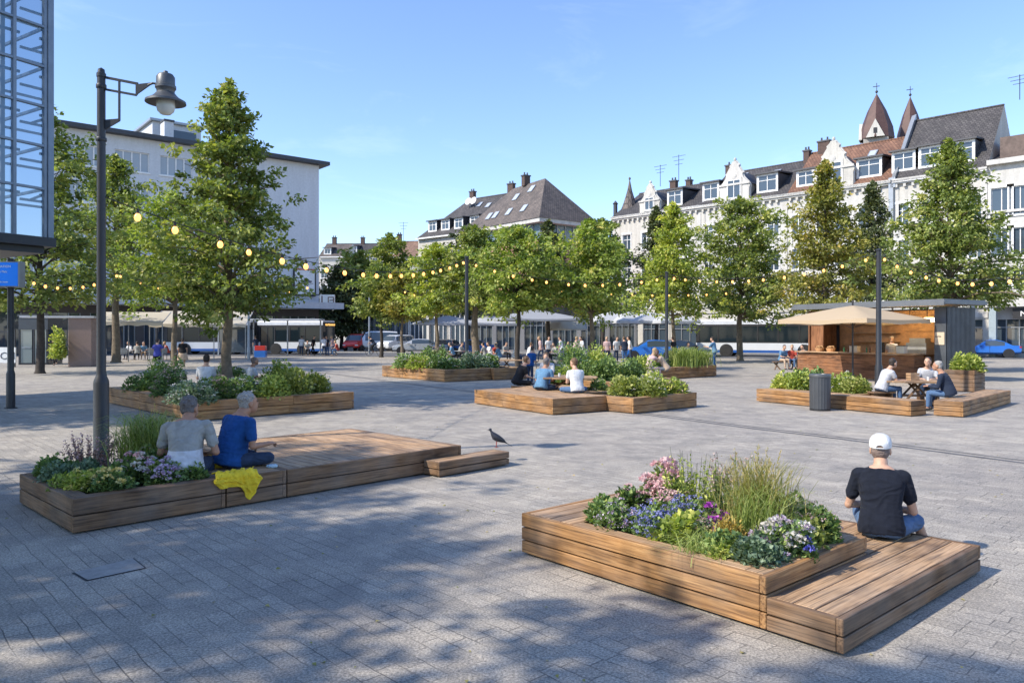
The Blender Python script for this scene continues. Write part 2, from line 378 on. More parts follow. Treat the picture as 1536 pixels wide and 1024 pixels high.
# ---------------------------------------------------------------- timber units
def timber_unit(name, label, cat, origin, ang, outline, h, planks, boards=(), rims=(), soil=(), wood_side=WOOD_WARM, wood_top=WOOD_DECK, group=None, zs=None, bw=.125, split=2.2):
    """outline: ccw polygon in the unit's own frame; boards: (dir, x0,x1,y0,y1); rims: (x0,x1,y0,y1,width) frames round a bed; soil: rects"""
    rt = thing(name, label, cat, (origin[0], origin[1], 0), R(ang), group)
    t = .045; n = len(outline)
    for i in range(n):
        p = Vector(outline[i]); q2 = Vector(outline[(i + 1) % n]); d = (q2 - p); L = d.length; d.normalize(); inn = Vector((-d.y, d.x))
        nx = (Vector(outline[(i + 2) % n]) - q2).normalized(); convex = d.x * nx.y - d.y * nx.x > 0
        e = q2 - d * (t + .002) if convex else q2 + d * .0
        ph = (h - .02) / planks; m = MB()
        for k in range(planks):
            z0 = .02 + k * ph; z1 = z0 + ph - .011
            if k == planks - 1: z1 = h
            # boards are butted along long sides
            cuts = [0, (e - p).length]
            if cuts[1] > split * 1.25:
                c0 = cuts[1] * random.uniform(.4, .62); cuts = [0, c0, cuts[1]]
            for a, b_ in zip(cuts[:-1], cuts[1:]):
                A = p + d * (a + (.0015 if a else 0)); B = p + d * (b_ - (.0015 if b_ < cuts[-1] else 0))
                jit = random.uniform(-.0015, .0015)
                A3 = A + inn * (t / 2 + jit); B3 = B + inn * (t / 2 + jit)
                m.bar((A3.x, A3.y, (z0 + z1) / 2), (B3.x, B3.y, (z0 + z1) / 2), t, z1 - z0, ch=.005, grain=True)
        m.build("side_panel", wood_side, rt, 30)
    # dark inner core
    m = MB(); ins = t + .006; cz = h - .045
    xs = [p[0] for p in outline]; ys = [p[1] for p in outline]
    rects = [(b_[1] if isinstance(b_[0], str) else b_[0], b_[2] if isinstance(b_[0], str) else b_[1], b_[3] if isinstance(b_[0], str) else b_[2], b_[4] if isinstance(b_[0], str) else b_[3]) for b_ in list(boards) + [tuple(r) for r in rims]]
    g = .0
    for r in rects:
        m.bb(max(r[0], min(xs) + ins) + g, min(r[1], max(xs) - ins) - g, max(r[2], min(ys) + ins) + g, min(r[3], max(ys) - ins) - g, .006, cz - (.05 if soil else 0) + g); g += .0015
    m.build("frame_core", M_CORE, rt)
    if boards:
        m = MB()
        for (dr, x0, x1, y0, y1) in boards:
            x0 += t + .004 if x0 <= min(xs) + 1e-6 else .003; x1 -= t + .004 if x1 >= max(xs) - 1e-6 else .003
            y0 += t + .004 if y0 <= min(ys) + 1e-6 else .003; y1 -= t + .004 if y1 >= max(ys) - 1e-6 else .003
            a0, a1 = (y0, y1) if dr == 'x' else (x0, x1)
            nb = max(1, round((a1 - a0) / bw)); st = (a1 - a0) / nb
            for k in range(nb):
                b0 = a0 + k * st + .0055; b1 = a0 + (k + 1) * st - .0055; zj = random.uniform(-.002, .002)
                if dr == 'x': m.bb(x0, x1, b0, b1, h - .035 + zj, h + zj, ch=.004, grain=True)
                else: m.bb(b0, b1, x0 * 0 + y0, y1, h - .035 + zj, h + zj, ch=.004, grain=True)
        m.build("top_boards", wood_top, rt, 30)
    if rims:
        m = MB()
        for (x0, x1, y0, y1, w) in rims:
            x0 += t + .003 if x0 <= min(xs) + 1e-6 else .002; x1 -= t + .003 if x1 >= max(xs) - 1e-6 else .002
            y0 += t + .003 if y0 <= min(ys) + 1e-6 else .002; y1 -= t + .003 if y1 >= max(ys) - 1e-6 else .002
            z0, z1 = h - .04, h - .001
            m.bb(x0, x1, y0, y0 + w, z0, z1, ch=.005, grain=True); m.bb(x0, x1, y1 - w, y1, z0, z1 + .001, ch=.005, grain=True)
            m.bb(x0, x0 + w, y0 + w + .003, y1 - w - .003, z0, z1 + .0005, ch=.005, grain=True); m.bb(x1 - w, x1, y0 + w + .003, y1 - w - .003, z0, z1 + .0003, ch=.005, grain=True)
        m.build("rim", wood_top, rt, 30)
    for (x0, x1, y0, y1) in soil:
        nx_, ny_ = max(8, int((x1 - x0) / .08)), max(8, int((y1 - y0) / .08)); vs = []; fs = []
        for j in range(ny_ + 1):
            for i in range(nx_ + 1):
                x = x0 + (x1 - x0) * i / nx_; y = y0 + (y1 - y0) * j / ny_
                vs.append((x, y, h - .055 + .035 * noise.noise(Vector((x * 5, y * 5, h * 9)))))
        for j in range(ny_):
            for i in range(nx_): a = j * (nx_ + 1) + i; fs.append((a, a + 1, a + nx_ + 2, a + nx_ + 1))
        m = MB(); m.add(vs, fs); m.build("soil", M_SOIL, rt, True)
    return rt
def rect(lu, lv, x=0, y=0): return [(x, y), (x + lu, y), (x + lu, y + lv), (x, y + lv)]
random.seed(4)
# right foreground: planter with a slatted seat end, and the low L-shaped deck round it
RPo = (1.655, 4.95); RA = 41.5
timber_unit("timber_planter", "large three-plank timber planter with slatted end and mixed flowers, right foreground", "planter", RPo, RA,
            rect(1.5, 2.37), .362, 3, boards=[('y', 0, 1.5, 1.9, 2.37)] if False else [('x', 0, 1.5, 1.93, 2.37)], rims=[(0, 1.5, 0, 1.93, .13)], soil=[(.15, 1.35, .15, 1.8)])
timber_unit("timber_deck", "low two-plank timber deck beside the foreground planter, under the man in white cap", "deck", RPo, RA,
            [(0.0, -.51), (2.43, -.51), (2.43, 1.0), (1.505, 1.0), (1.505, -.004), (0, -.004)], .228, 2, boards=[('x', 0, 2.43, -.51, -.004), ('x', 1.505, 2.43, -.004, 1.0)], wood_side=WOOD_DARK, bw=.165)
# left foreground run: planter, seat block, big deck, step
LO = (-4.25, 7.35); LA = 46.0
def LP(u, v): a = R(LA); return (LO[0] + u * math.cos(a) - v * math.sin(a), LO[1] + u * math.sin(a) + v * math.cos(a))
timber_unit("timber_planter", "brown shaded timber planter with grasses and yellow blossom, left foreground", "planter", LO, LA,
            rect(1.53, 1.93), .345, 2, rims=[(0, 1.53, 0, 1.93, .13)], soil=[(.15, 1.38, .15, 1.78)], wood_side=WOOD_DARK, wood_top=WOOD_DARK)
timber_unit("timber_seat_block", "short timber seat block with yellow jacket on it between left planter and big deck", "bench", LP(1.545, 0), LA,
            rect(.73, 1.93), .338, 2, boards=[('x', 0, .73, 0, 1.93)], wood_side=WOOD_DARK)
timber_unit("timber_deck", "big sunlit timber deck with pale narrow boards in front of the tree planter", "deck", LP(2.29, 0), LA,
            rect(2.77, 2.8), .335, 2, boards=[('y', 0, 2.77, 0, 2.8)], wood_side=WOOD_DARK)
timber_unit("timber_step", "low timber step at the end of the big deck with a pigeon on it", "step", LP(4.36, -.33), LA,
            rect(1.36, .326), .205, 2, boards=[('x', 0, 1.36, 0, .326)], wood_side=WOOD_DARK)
# tree planter
TO = (-7.06, 16.8); TA = 43.5
timber_unit("timber_planter", "wide timber planter around the tall tree, left of the square", "planter", TO, TA,
            rect(4.1, 6.3), .44, 2, rims=[(0, 4.1, 0, 6.3, .3)], soil=[(.3, 3.8, .3, 6.0)], wood_side=WOOD_WARM)
# rear centre pair
timber_unit("timber_planter", "three-plank timber planter with white-green planting, left of the rear centre pair", "planter", (-2.7, 30.4), 38,
            rect(2.6, 5.2), .49, 3, rims=[(0, 2.6, 0, 5.2, .2)], soil=[(.2, 2.4, .2, 5.0)])
timber_unit("timber_planter", "timber planter with pale bushes behind the dark light pole, rear centre pair", "planter", (-.75, 31.6), 33,
            rect(1.7, 2.4), .49, 3, rims=[(0, 1.7, 0, 2.4, .2)], soil=[(.2, 1.5, .2, 2.2)])
# centre pair
timber_unit("timber_deck", "timber deck in the centre of the square with people seated around a round table", "deck", (.97, 18.1), 34,
            rect(1.75, 3.6), .39, 2, boards=[('y', 0, 1.75, 0, 3.6)])
def rot2(x, y, a): a = R(a); return (x * math.cos(a) - y * math.sin(a), x * math.sin(a) + y * math.cos(a))
timber_unit("timber_deck", "second timber deck under the round table, behind the centre deck", "deck", (.97 + rot2(1.76, 1.0, 34)[0], 18.1 + rot2(1.76, 1.0, 34)[1]), 34,
            rect(1.6, 3.4), .385, 2, boards=[('y', 0, 1.6, 0, 3.4)])
timber_unit("timber_planter", "timber planter with yellow-green bushes right of the centre deck", "planter", (2.94, 18.4), 42,
            rect(2.65, .86 if False else 2.4), .385, 2, rims=[(0, 2.65, 0, 2.4, .14)], soil=[(.15, 2.5, .15, 2.25)])
timber_unit("timber_planter", "timber planter with the tallest green shrubs behind the centre table", "planter", (3.1, 23.4), 42,
            rect(3.2, 3.0), .45, 3, rims=[(0, 3.2, 0, 3.0, .2)], soil=[(.2, 3.0, .2, 2.8)])
timber_unit("timber_planter", "long timber planter behind the embracing couple, with grassy plants at its right end", "planter", (5.2, 30.9), 43,
            rect(5.7, 2.6), .5, 3, rims=[(0, 5.7, 0, 2.6, .2)], soil=[(.2, 5.5, .2, 2.4)])
# right group
timber_unit("timber_planter", "long low timber planter behind the grey litter bin", "planter", (9.35, 17.8), 30,
            rect(.6, 4.65), .365, 3, boards=[('y', 0, .6, 0, 4.65)])
bed = timber_unit("timber_planter", "timber bed of green bushes between the litter bin and the kiosk counter", "planter", (9.35 + rot2(.62, 1.9, 30)[0], 17.8 + rot2(.62, 1.9, 30)[1]), 30,
            rect(1.3, 2.7), .36, 3, rims=[(0, 1.3, 0, 2.7, .1)], soil=[(.1, 1.2, .1, 2.6)])
timber_unit("timber_bench", "wide timber bench platform with the man in the dark navy jacket on its end", "bench", (10.46, 17.6), 46,
            rect(4.95, .62), .365, 3, boards=[('x', 0, 4.95, 0, .62)])
pb = timber_unit("planter_box", "tall square timber box with a round green bush beside the kiosk", "planter", (15.35, 25.2), 40,
            rect(.95, .95), .72, 5, rims=[(0, .95, 0, .95, .06)], soil=[(.06, .89, .06, .89)], wood_side=WOOD_DARK)

# ---------------------------------------------------------------- leaves
def leaf_mesh(name, P, D, U, L, Wd, lr, mat, parent=None, curl=.18):
    n = len(P); D = D / (np.linalg.norm(D, axis=1, keepdims=True) + 1e-9)
    S = np.cross(D, U); S /= (np.linalg.norm(S, axis=1, keepdims=True) + 1e-9); Nn = np.cross(S, D)
    L = L[:, None]; Wd = Wd[:, None]
    a = P; tip = P + D * L - Nn * L * curl; m1 = P + D * L * .45 + S * Wd + Nn * L * curl * .5; m2 = P + D * L * .45 - S * Wd + Nn * L * curl * .5
    V = np.stack([a, m1, tip, m2], 1).reshape(-1, 3).astype(np.float32)
    me = bpy.data.meshes.new(name); me.vertices.add(4 * n); me.vertices.foreach_set("co", V.ravel())
    me.loops.add(6 * n); me.polygons.add(2 * n)
    b = (np.arange(n) * 4)[:, None]; idx = (b + np.array([[0, 1, 2, 0, 2, 3]])).ravel().astype(np.int32)
    me.loops.foreach_set("vertex_index", idx); me.polygons.foreach_set("loop_start", np.arange(2 * n, dtype=np.int32) * 3)
    try: me.polygons.foreach_set("loop_total", np.full(2 * n, 3, dtype=np.int32))
    except Exception: pass
    me.materials.append(mat)
    at = me.attributes.new("lr", 'FLOAT', 'POINT'); at.data.foreach_set("value", np.repeat(lr, 4).astype(np.float32))
    me.update(calc_edges=True); me.validate()
    if name is None: return me
    return link(name, me, parent)
def rdir(rng, n, up=0.0):
    v = rng.normal(size=(n, 3)); v[:, 2] += up; return v / np.linalg.norm(v, axis=1, keepdims=True)

# ---------------------------------------------------------------- trees
LF = {
 'mid': leafmat("foliage_mid_green", [(0, (0.090, 0.130, 0.034)), (.45, (0.192, 0.270, 0.056)), (.8, (0.338, 0.399, 0.085)), (1, (0.540, 0.539, 0.131))], tr=.33),
 'yel': leafmat("foliage_yellow_green", [(0, (.11, .16, .035)), (.4, (.23, .33, .06)), (.75, (.37, .46, .09)), (1, (.55, .54, .13))], tr=.38),
 'drk': leafmat("foliage_dark_green", [(0, (0.041, 0.060, 0.022)), (.5, (0.090, 0.124, 0.041)), (.85, (0.168, 0.200, 0.062)), (1, (0.247, 0.239, 0.075))], tr=.2),
 'aut': leafmat("foliage_olive_autumn", [(0, (.10, .12, .03)), (.4, (.22, .25, .045)), (.75, (.37, .36, .07)), (1, (.50, .40, .09))], tr=.33),
 'brt': leafmat("foliage_bright_green", [(0, (0.112, 0.170, 0.034)), (.4, (0.270, 0.359, 0.056)), (.75, (0.473, 0.539, 0.085)), (1, (0.720, 0.678, 0.131))], tr=.36)}
BARK = simple("tree_bark", (.16, .125, .085), .9, 0, .4, 9, 1.0, 30)
BARKD = simple("dark_tree_bark", (.05, .04, .032), .9, 0, .4, 9, 1.0, 30)
def prof(kind, t):
    if kind == 'cone': return (min(1, .66 + 2.2 * t) if t < .15 else (1 - (t - .15) / .85) ** .86 * .97 + .07)
    if kind == 'round': return max(.12, math.sin(math.pi * min(1, (.14 + .86 * t))) ** .55)
    if kind == 'egg': return max(.1, math.sin(math.pi * (.2 + .8 * t) ** 1.05) ** .6) if t > .0 else .6
    if kind == 'spire': return min(1, .8 + 1.2 * t) if t < .2 else max(.1, (1 - (t - .2) / .8) ** .8)
def tree(label, x, y, top, base, rad, kind='cone', mat='mid', nbr=70, ncl=7, nlf=40, leaf=.12, tr=.13, seed=1, bark=None, group="trees around the square", name="broadleaf_tree", z0=0.0, lean=(0, 0), cl=.34, gap=.3, trunk_parts=True):
    rng = np.random.default_rng(seed); rt = thing(name, label, "tree", (x, y, z0), 0, group)
    hh = top - z0; bs = base - z0
    m = MB(); tp = []; trr = []
    for i in range(9):
        t = i / 8; z = t * hh * .93
        tp.append((lean[0] * t + .06 * math.sin(i * 1.7 + seed) * (t > 0), lean[1] * t + .05 * math.cos(i * 2.1 + seed) * (t > 0), z)); trr.append(tr * (1.35 if i == 0 else (1 - .86 * t)))
    tp.insert(1, (tp[0][0], tp[0][1], .15)); trr.insert(1, tr * 1.04)
    m.tube(tp, trr, 10)
    Cs = []; Cd = []; Cr = []
    az = rng.uniform(0, 6.28)
    for i in range(nbr):
        t = ((i + .5) / nbr) ** 1.12; az += 2.399 + rng.normal(0, .25)
        z = bs + (hh - bs) * t * .96
        r = rad * prof(kind, t) * rng.uniform(.62, 1.25)
        if rng.random() < gap * .6: r *= .6
        el = R(8 + 38 * t + rng.normal(0, 8)); k = min(1, z / hh)
        o = Vector((lean[0] * k, lean[1] * k, z - min(.35 * r, z * .3)))
        d = Vector((math.cos(az) * math.cos(el), math.sin(az) * math.cos(el), math.sin(el)))
        pts = [o + d * (r * s) + Vector((0, 0, .10 * r * math.sin(s * 2.6) - .16 * r * s * s)) for s in (0, .3, .6, .9)]
        br = max(.008, tr * .34 * (1 - .75 * t)); m.tube(pts, [br, br * .7, br * .45, br * .2], 5, cap=False)
        nc = max(2, int(ncl * (.35 + .65 * r / rad)))
        for j in range(nc):
            s = (.22 + .78 * ((j + rng.random()) / nc)) ** .8
            p = o + d * (r * s) + Vector((0, 0, .10 * r * math.sin(s * 2.6) - .16 * r * s * s))
            sp = .22 * r * s
            p += Vector((rng.normal(0, sp), rng.normal(0, sp), rng.normal(0, sp * .45)))
            if rng.random() < gap: continue
            Cs.append(p); Cd.append(d); Cr.append(cl * rng.uniform(.65, 1.25) * (.75 + .25 * (1 - t)))
    # leading shoot
    for j in range(5):
        Cs.append(Vector((lean[0] + rng.normal(0, .06), lean[1] + rng.normal(0, .06), hh * .93 + hh * .07 * j / 4))); Cd.append(Vector((0, 0, 1))); Cr.append(cl * (.5 - .07 * j))
    m.build("trunk", bark or BARK, rt, 40)
    Cs = np.array(Cs); Cd = np.array(Cd); Cr = np.array(Cr); n = len(Cs) * nlf
    ci = np.repeat(np.arange(len(Cs)), nlf)
    off = rng.normal(size=(n, 3)); off /= np.linalg.norm(off, axis=1, keepdims=True); off *= (rng.random((n, 1)) ** .45) * Cr[ci][:, None] * np.array([1.15, 1.15, .62])
    P = Cs[ci] + off
    D = Cd[ci] * .8 + rng.normal(size=(n, 3)) * .7 + off * 1.2; D[:, 2] -= .35
    U = rng.normal(size=(n, 3)) * .55; U[:, 2] += 1
    L = leaf * rng.uniform(.7, 1.3, n)
    lr = np.clip(rng.normal(.50, .18, n) + rng.normal(0, .15, len(Cs))[ci], 0, 1)
    leaf_mesh("crown", P, D, U, L, L * rng.uniform(.3, .42, n), lr, LF[mat], rt)
    return rt
S15 = 1.0
tree("tall green conical tree growing from the wide timber planter", -7.67, 20.5, 8.7, 3.0, 2.5, 'cone', 'mid', 105, 9, 44, .13, .15, 3, z0=.38, cl=.31, gap=.26)
tree("dark-trunked tree at the left edge beside the glass tower", -23.0, 37, 12.9, 4.0, 3.9, 'egg', 'mid', 80, 8, 36, .23, .2, 5, BARKD, cl=.6)
tree("pale-trunked tree left of the cream awnings", -26.6, 51, 13.8, 5.6, 4.0, 'cone', 'mid', 80, 8, 34, .25, .28, 7, cl=.65)
tree("spreading yellow-green tree behind the tall planter tree", XD(262, 44), 44, 9.9, 4.4, 4.0, 'round', 'yel', 70, 8, 34, .22, .18, 9, cl=.62)
tree("slender yellow-green tree in front of the grey roofed house", XD(655, 46), 46, ZD(368, 46), ZD(462, 46), 2.1, 'egg', 'brt', 50, 7, 34, .21, .14, 11, cl=.5)
tree("thick pale-trunked tree left of the central dark pole", XD(713, 44), 44, ZD(342, 44), ZD(452, 44), 2.3, 'egg', 'mid', 56, 7, 34, .21, .26, 13, cl=.52)
tree("yellow-green tree with dark thin trunk right of the central pole", XD(777, 39), 39, ZD(343, 39), ZD(454, 39), 2.5, 'round', 'yel', 70, 8, 36, .19, .15, 15, BARKD, cl=.5)
tree("bright yellow-green rounded tree in front of the white parasols", XD(887, 40), 40, ZD(332, 40), ZD(456, 40), 2.5, 'egg', 'yel', 70, 8, 36, .19, .15, 17, cl=.5)
tree("light green tree with two-stage narrow top beside the blue car", XD(1010, 50), 50, ZD(308, 50), ZD(454, 50), 3.1, 'spire', 'brt', 70, 8, 36, .22, .15, 19, cl=.55, lean=(0, 0))
tree("broad mid-green tree in front of the right bus", XD(1110, 54), 54, ZD(298, 54), ZD(458, 54), 4.3, 'egg', 'mid', 90, 9, 36, .24, .24, 21, cl=.6)
tree("tall olive autumn-tinted tree behind the kiosk parasol", XD(1237, 47), 47, ZD(243, 47), ZD(452, 47), 3.4, 'spire', 'aut', 90, 9, 36, .22, .2, 23, cl=.55)
tree("very dark tree between the olive tree and the tall right tree", XD(1308, 60), 60, ZD(276, 60), ZD(440, 60), 2.8, 'spire', 'drk', 70, 8, 34, .26, .2, 25, BARKD, cl=.6)
tree("tallest bright tree at the right behind the kiosk roof", XD(1425, 38), 38, ZD(212, 38), ZD(440, 38), 3.7, 'cone', 'mid', 120, 9, 40, .19, .22, 27, cl=.5)
tree("dark tree behind the light green tree near the corner turret", XD(985, 72), 72, ZD(312, 72), ZD(440, 72), 2.7, 'spire', 'drk', 60, 7, 34, .3, .2, 29, BARKD, cl=.65)
tree("dark narrow tree behind the yellow-green tree at the brick house", XD(822, 60), 60, ZD(333, 60), ZD(450, 60), 2.3, 'spire', 'drk', 55, 7, 34, .26, .2, 31, BARKD, cl=.55)
tree("grey-green tree in front of the cream mansard house", XD(703, 66), 66, ZD(340, 66), ZD(460, 66), 3.0, 'round', 'drk', 55, 7, 34, .3, .2, 33, BARKD, cl=.65)
tree("grey-green tree by the corner house behind the parasols", XD(905, 72), 72, ZD(330, 72), ZD(450, 72), 3.2, 'round', 'mid', 55, 7, 34, .3, .2, 35, BARKD, cl=.65)
tree("dark tree at the far corner of the white office block", XD(512, 95), 95, ZD(398, 95), ZD(498, 95), 3.9, 'round', 'drk', 60, 8, 34, .42, .25, 37, BARKD, cl=.9)
tree("green tree left of the street light in the far gap", XD(540, 100), 100, ZD(378, 100), ZD(480, 100), 4.6, 'round', 'mid', 60, 8, 34, .42, .28, 39, BARKD, cl=.95)
tree("high green tree between the far houses", XD(585, 108), 108, ZD(352, 108), ZD(470, 108), 4.2, 'round', 'mid', 60, 8, 34, .44, .28, 41, BARKD, cl=.95)
tree("small dark-trunked tree behind the parked vans", XD(572, 62), 62, ZD(402, 62), ZD(468, 62), 2.6, 'round', 'mid', 50, 7, 34, .26, .16, 43, BARKD, cl=.55)
tree("twin-trunked tree nearest the silver car", XD(603, 60), 60, ZD(408, 60), ZD(468, 60), 2.1, 'round', 'aut', 46, 7, 34, .26, .14, 45, cl=.5)
# trees that stand just outside the frame on the left and throw the dappled shade
tree("tree outside the left edge nearest the camera", -9.3, 3.6, 7.9, 2.6, 3.1, 'round', 'mid', 80, 8, 34, .19, .16, 51, cl=.5, gap=.26)
tree("second tree outside the left edge, beside the left planter", -12.2, 5.9, 9.6, 2.6, 3.2, 'round', 'mid', 80, 8, 34, .19, .16, 53, cl=.5, gap=.26)
tree("tree beside the camera on the left, outside the frame", -6.0, .3, 8.4, 2.6, 2.4, 'round', 'mid', 70, 8, 34, .19, .16, 55, cl=.5, gap=.26)
tree("farther tree outside the left edge by the sign post", -16.5, 15.4, 10.5, 3.2, 3.2, 'round', 'mid', 80, 8, 34, .21, .18, 57, cl=.5, gap=.26)

# ---------------------------------------------------------------- plants
PL = {
 'gr': leafmat("plant_green", [(0, (0.060, 0.117, 0.036)), (.5, (0.156, 0.266, 0.070)), (1, (0.360, 0.489, 0.120))], tr=.25),
 'lg': leafmat("plant_light_green", [(0, (0.144, 0.213, 0.040)), (.5, (0.336, 0.447, 0.080)), (1, (0.672, 0.702, 0.160))], tr=.3),
 'bg': leafmat("plant_blue_green", [(0, (.07, .12, .06)), (.5, (.14, .23, .11)), (1, (.30, .42, .22))], tr=.2),
 'yg': leafmat("plant_yellow_green", [(0, (.14, .20, .04)), (.5, (.27, .34, .07)), (1, (.46, .50, .14))], tr=.3),
 'rd': leafmat("plant_reddish_stems", [(0, (.22, .16, .12)), (.5, (.40, .26, .22)), (1, (.60, .42, .36))], tr=.2),
 'straw': leafmat("grass_straw", [(0, (0.160, 0.192, 0.048)), (.4, (.33, .31, .09)), (.75, (.52, .43, .17)), (1, (.66, .48, .26))], tr=.3),
 'grs': leafmat("grass_green", [(0, (.14, .20, .05)), (.5, (.32, .40, .10)), (1, (.58, .60, .24))], tr=.3)}
BL = {
 'pink': leafmat("blossom_pink", [(0, (.50, .26, .30)), (.5, (.70, .45, .47)), (1, (.82, .66, .64))], tr=.25, trc=(1, .8, .8)),
 'mauve': leafmat("blossom_mauve", [(0, (.38, .26, .40)), (.5, (.58, .46, .60)), (1, (.75, .68, .76))], tr=.25, trc=(1, .8, 1)),
 'white': leafmat("blossom_white", [(0, (.50, .47, .42)), (.5, (.68, .65, .60)), (1, (.82, .80, .76))], tr=.2, trc=(1, 1, .9)),
 'blue': leafmat("blossom_lavender_blue", [(0, (.12, .13, .35)), (.5, (.24, .26, .55)), (1, (.42, .43, .70))], tr=.2, trc=(.8, .8, 1)),
 'deepblue': leafmat("blossom_deep_blue", [(0, (.05, .05, .35)), (.5, (.10, .11, .55)), (1, (.25, .25, .7))], tr=.2, trc=(.8, .8, 1)),
 'purple': leafmat("blossom_purple", [(0, (.28, .03, .35)), (.5, (.45, .07, .50)), (1, (.65, .25, .65))], tr=.2, trc=(1, .7, 1)),
 'yellow': leafmat("blossom_yellow", [(0, (.55, .44, .12)), (.5, (.76, .66, .26)), (1, (.85, .80, .52))], tr=.25, trc=(1, .9, .5)),
 'gold': leafmat("foliage_gold", [(0, (.28, .23, .04)), (.5, (.48, .38, .07)), (1, (.62, .52, .14))], tr=.3, trc=(1, .9, .4)),
 'dust': leafmat("blossom_dusty_pink", [(0, (.28, .17, .15)), (.5, (.48, .34, .31)), (1, (.66, .54, .50))], tr=.2, trc=(1, .8, .8))}
PSEED = [100]
def bush(label, x, y, z, r, h, leafc='gr', n=1500, leaf=.035, blo=None, nb=0, bsz=.035, petals=12, cat="flowering plant", name="flowering_shrub", group=None, up=.3, wid=.38, headd=None, ry=None):
    PSEED[0] += 1; rng = np.random.default_rng(PSEED[0]); rt = thing(name, label, cat, (x, y, z), 0, group)
    ry = ry or r
    # lumpy mound: several sub-domes
    nd = max(4, int(7)); ca = rng.uniform(0, 6.28, nd); cr_ = rng.uniform(.15, .62, nd); cs = rng.uniform(.38, .62, nd); chh = rng.uniform(.62, 1.0, nd)
    k = rng.integers(0, nd, n); v = rng.normal(size=(n, 3)); v /= np.linalg.norm(v, axis=1, keepdims=True); v[:, 2] = np.abs(v[:, 2]) * 1.0
    q = rng.random((n, 1)) ** .28
    P = v * q; P = np.stack([(np.cos(ca[k]) * cr_[k] + P[:, 0] * cs[k]) * r, (np.sin(ca[k]) * cr_[k] + P[:, 1] * cs[k]) * ry, P[:, 2] * chh[k] * h * .92 + .01], 1)
    D = v + rng.normal(size=(n, 3)) * .5; D[:, 2] += up
    U = rng.normal(size=(n, 3)) * .5; U[:, 2] += 1
    L = leaf * rng.uniform(.6, 1.35, n); lr = np.clip(rng.normal(.48, .22, n) + rng.normal(0, .12, nd)[k], 0, 1)
    leaf_mesh("foliage", P, D, U, L, L * wid * rng.uniform(.8, 1.2, n), lr, PL[leafc] if leafc in PL else BL[leafc], rt)
    # stems
    m = MB()
    for i in range(10):
        a = rng.uniform(0, 6.28); rr = rng.uniform(.1, .5) * r; zz = rng.uniform(.4, .8) * h
        m.tube([(rr * .2 * math.cos(a), rr * .2 * math.sin(a), -.04), (rr * .7 * math.cos(a), rr * .7 * math.sin(a), zz * .5), (rr * math.cos(a), rr * math.sin(a), zz)], [.005, .004, .002], 4)
    m.build("stem", PLSTEM, rt)
    if blo:
        cols = blo if isinstance(blo, (list, tuple)) else [blo]
        for ci, c in enumerate(cols):
            nbb = max(1, nb // len(cols)); kk = rng.integers(0, nd, nbb); vv = rng.normal(size=(nbb, 3)); vv /= np.linalg.norm(vv, axis=1, keepdims=True); vv[:, 2] = np.abs(vv[:, 2]) * .8 + .25; vv /= np.linalg.norm(vv, axis=1, keepdims=True)
            # flower heads gather in a few drifts
            C = np.stack([(np.cos(ca[kk]) * cr_[kk] + vv[:, 0] * cs[kk]) * r, (np.sin(ca[kk]) * cr_[kk] + vv[:, 1] * cs[kk]) * ry, vv[:, 2] * chh[kk] * h * .97 + bsz * .4], 1)
            # each head: a dome of petals
            ii = np.repeat(np.arange(nbb), petals); hd = rng.normal(size=(len(ii), 3)); hd /= np.linalg.norm(hd, axis=1, keepdims=True); hd[:, 2] = np.abs(hd[:, 2])
            bs_ = (bsz * rng.uniform(.6, 1.2, nbb))[ii][:, None]
            P2 = C[ii] + hd * bs_ * np.array([1, 1, .55]) * .8; L2 = bs_[:, 0] * rng.uniform(.45, .75, len(ii))
            leaf_mesh("blossoms", P2, hd + rng.normal(size=hd.shape) * .5, hd + rng.normal(size=hd.shape) * .4, L2, L2 * .45, np.clip(rng.normal(.55, .2, len(ii)) + rng.normal(0, .15, nbb)[ii], 0, 1), BL[c], rt, .1)
    return rt
PLSTEM = simple("plant_stem", (.10, .12, .05), .8)
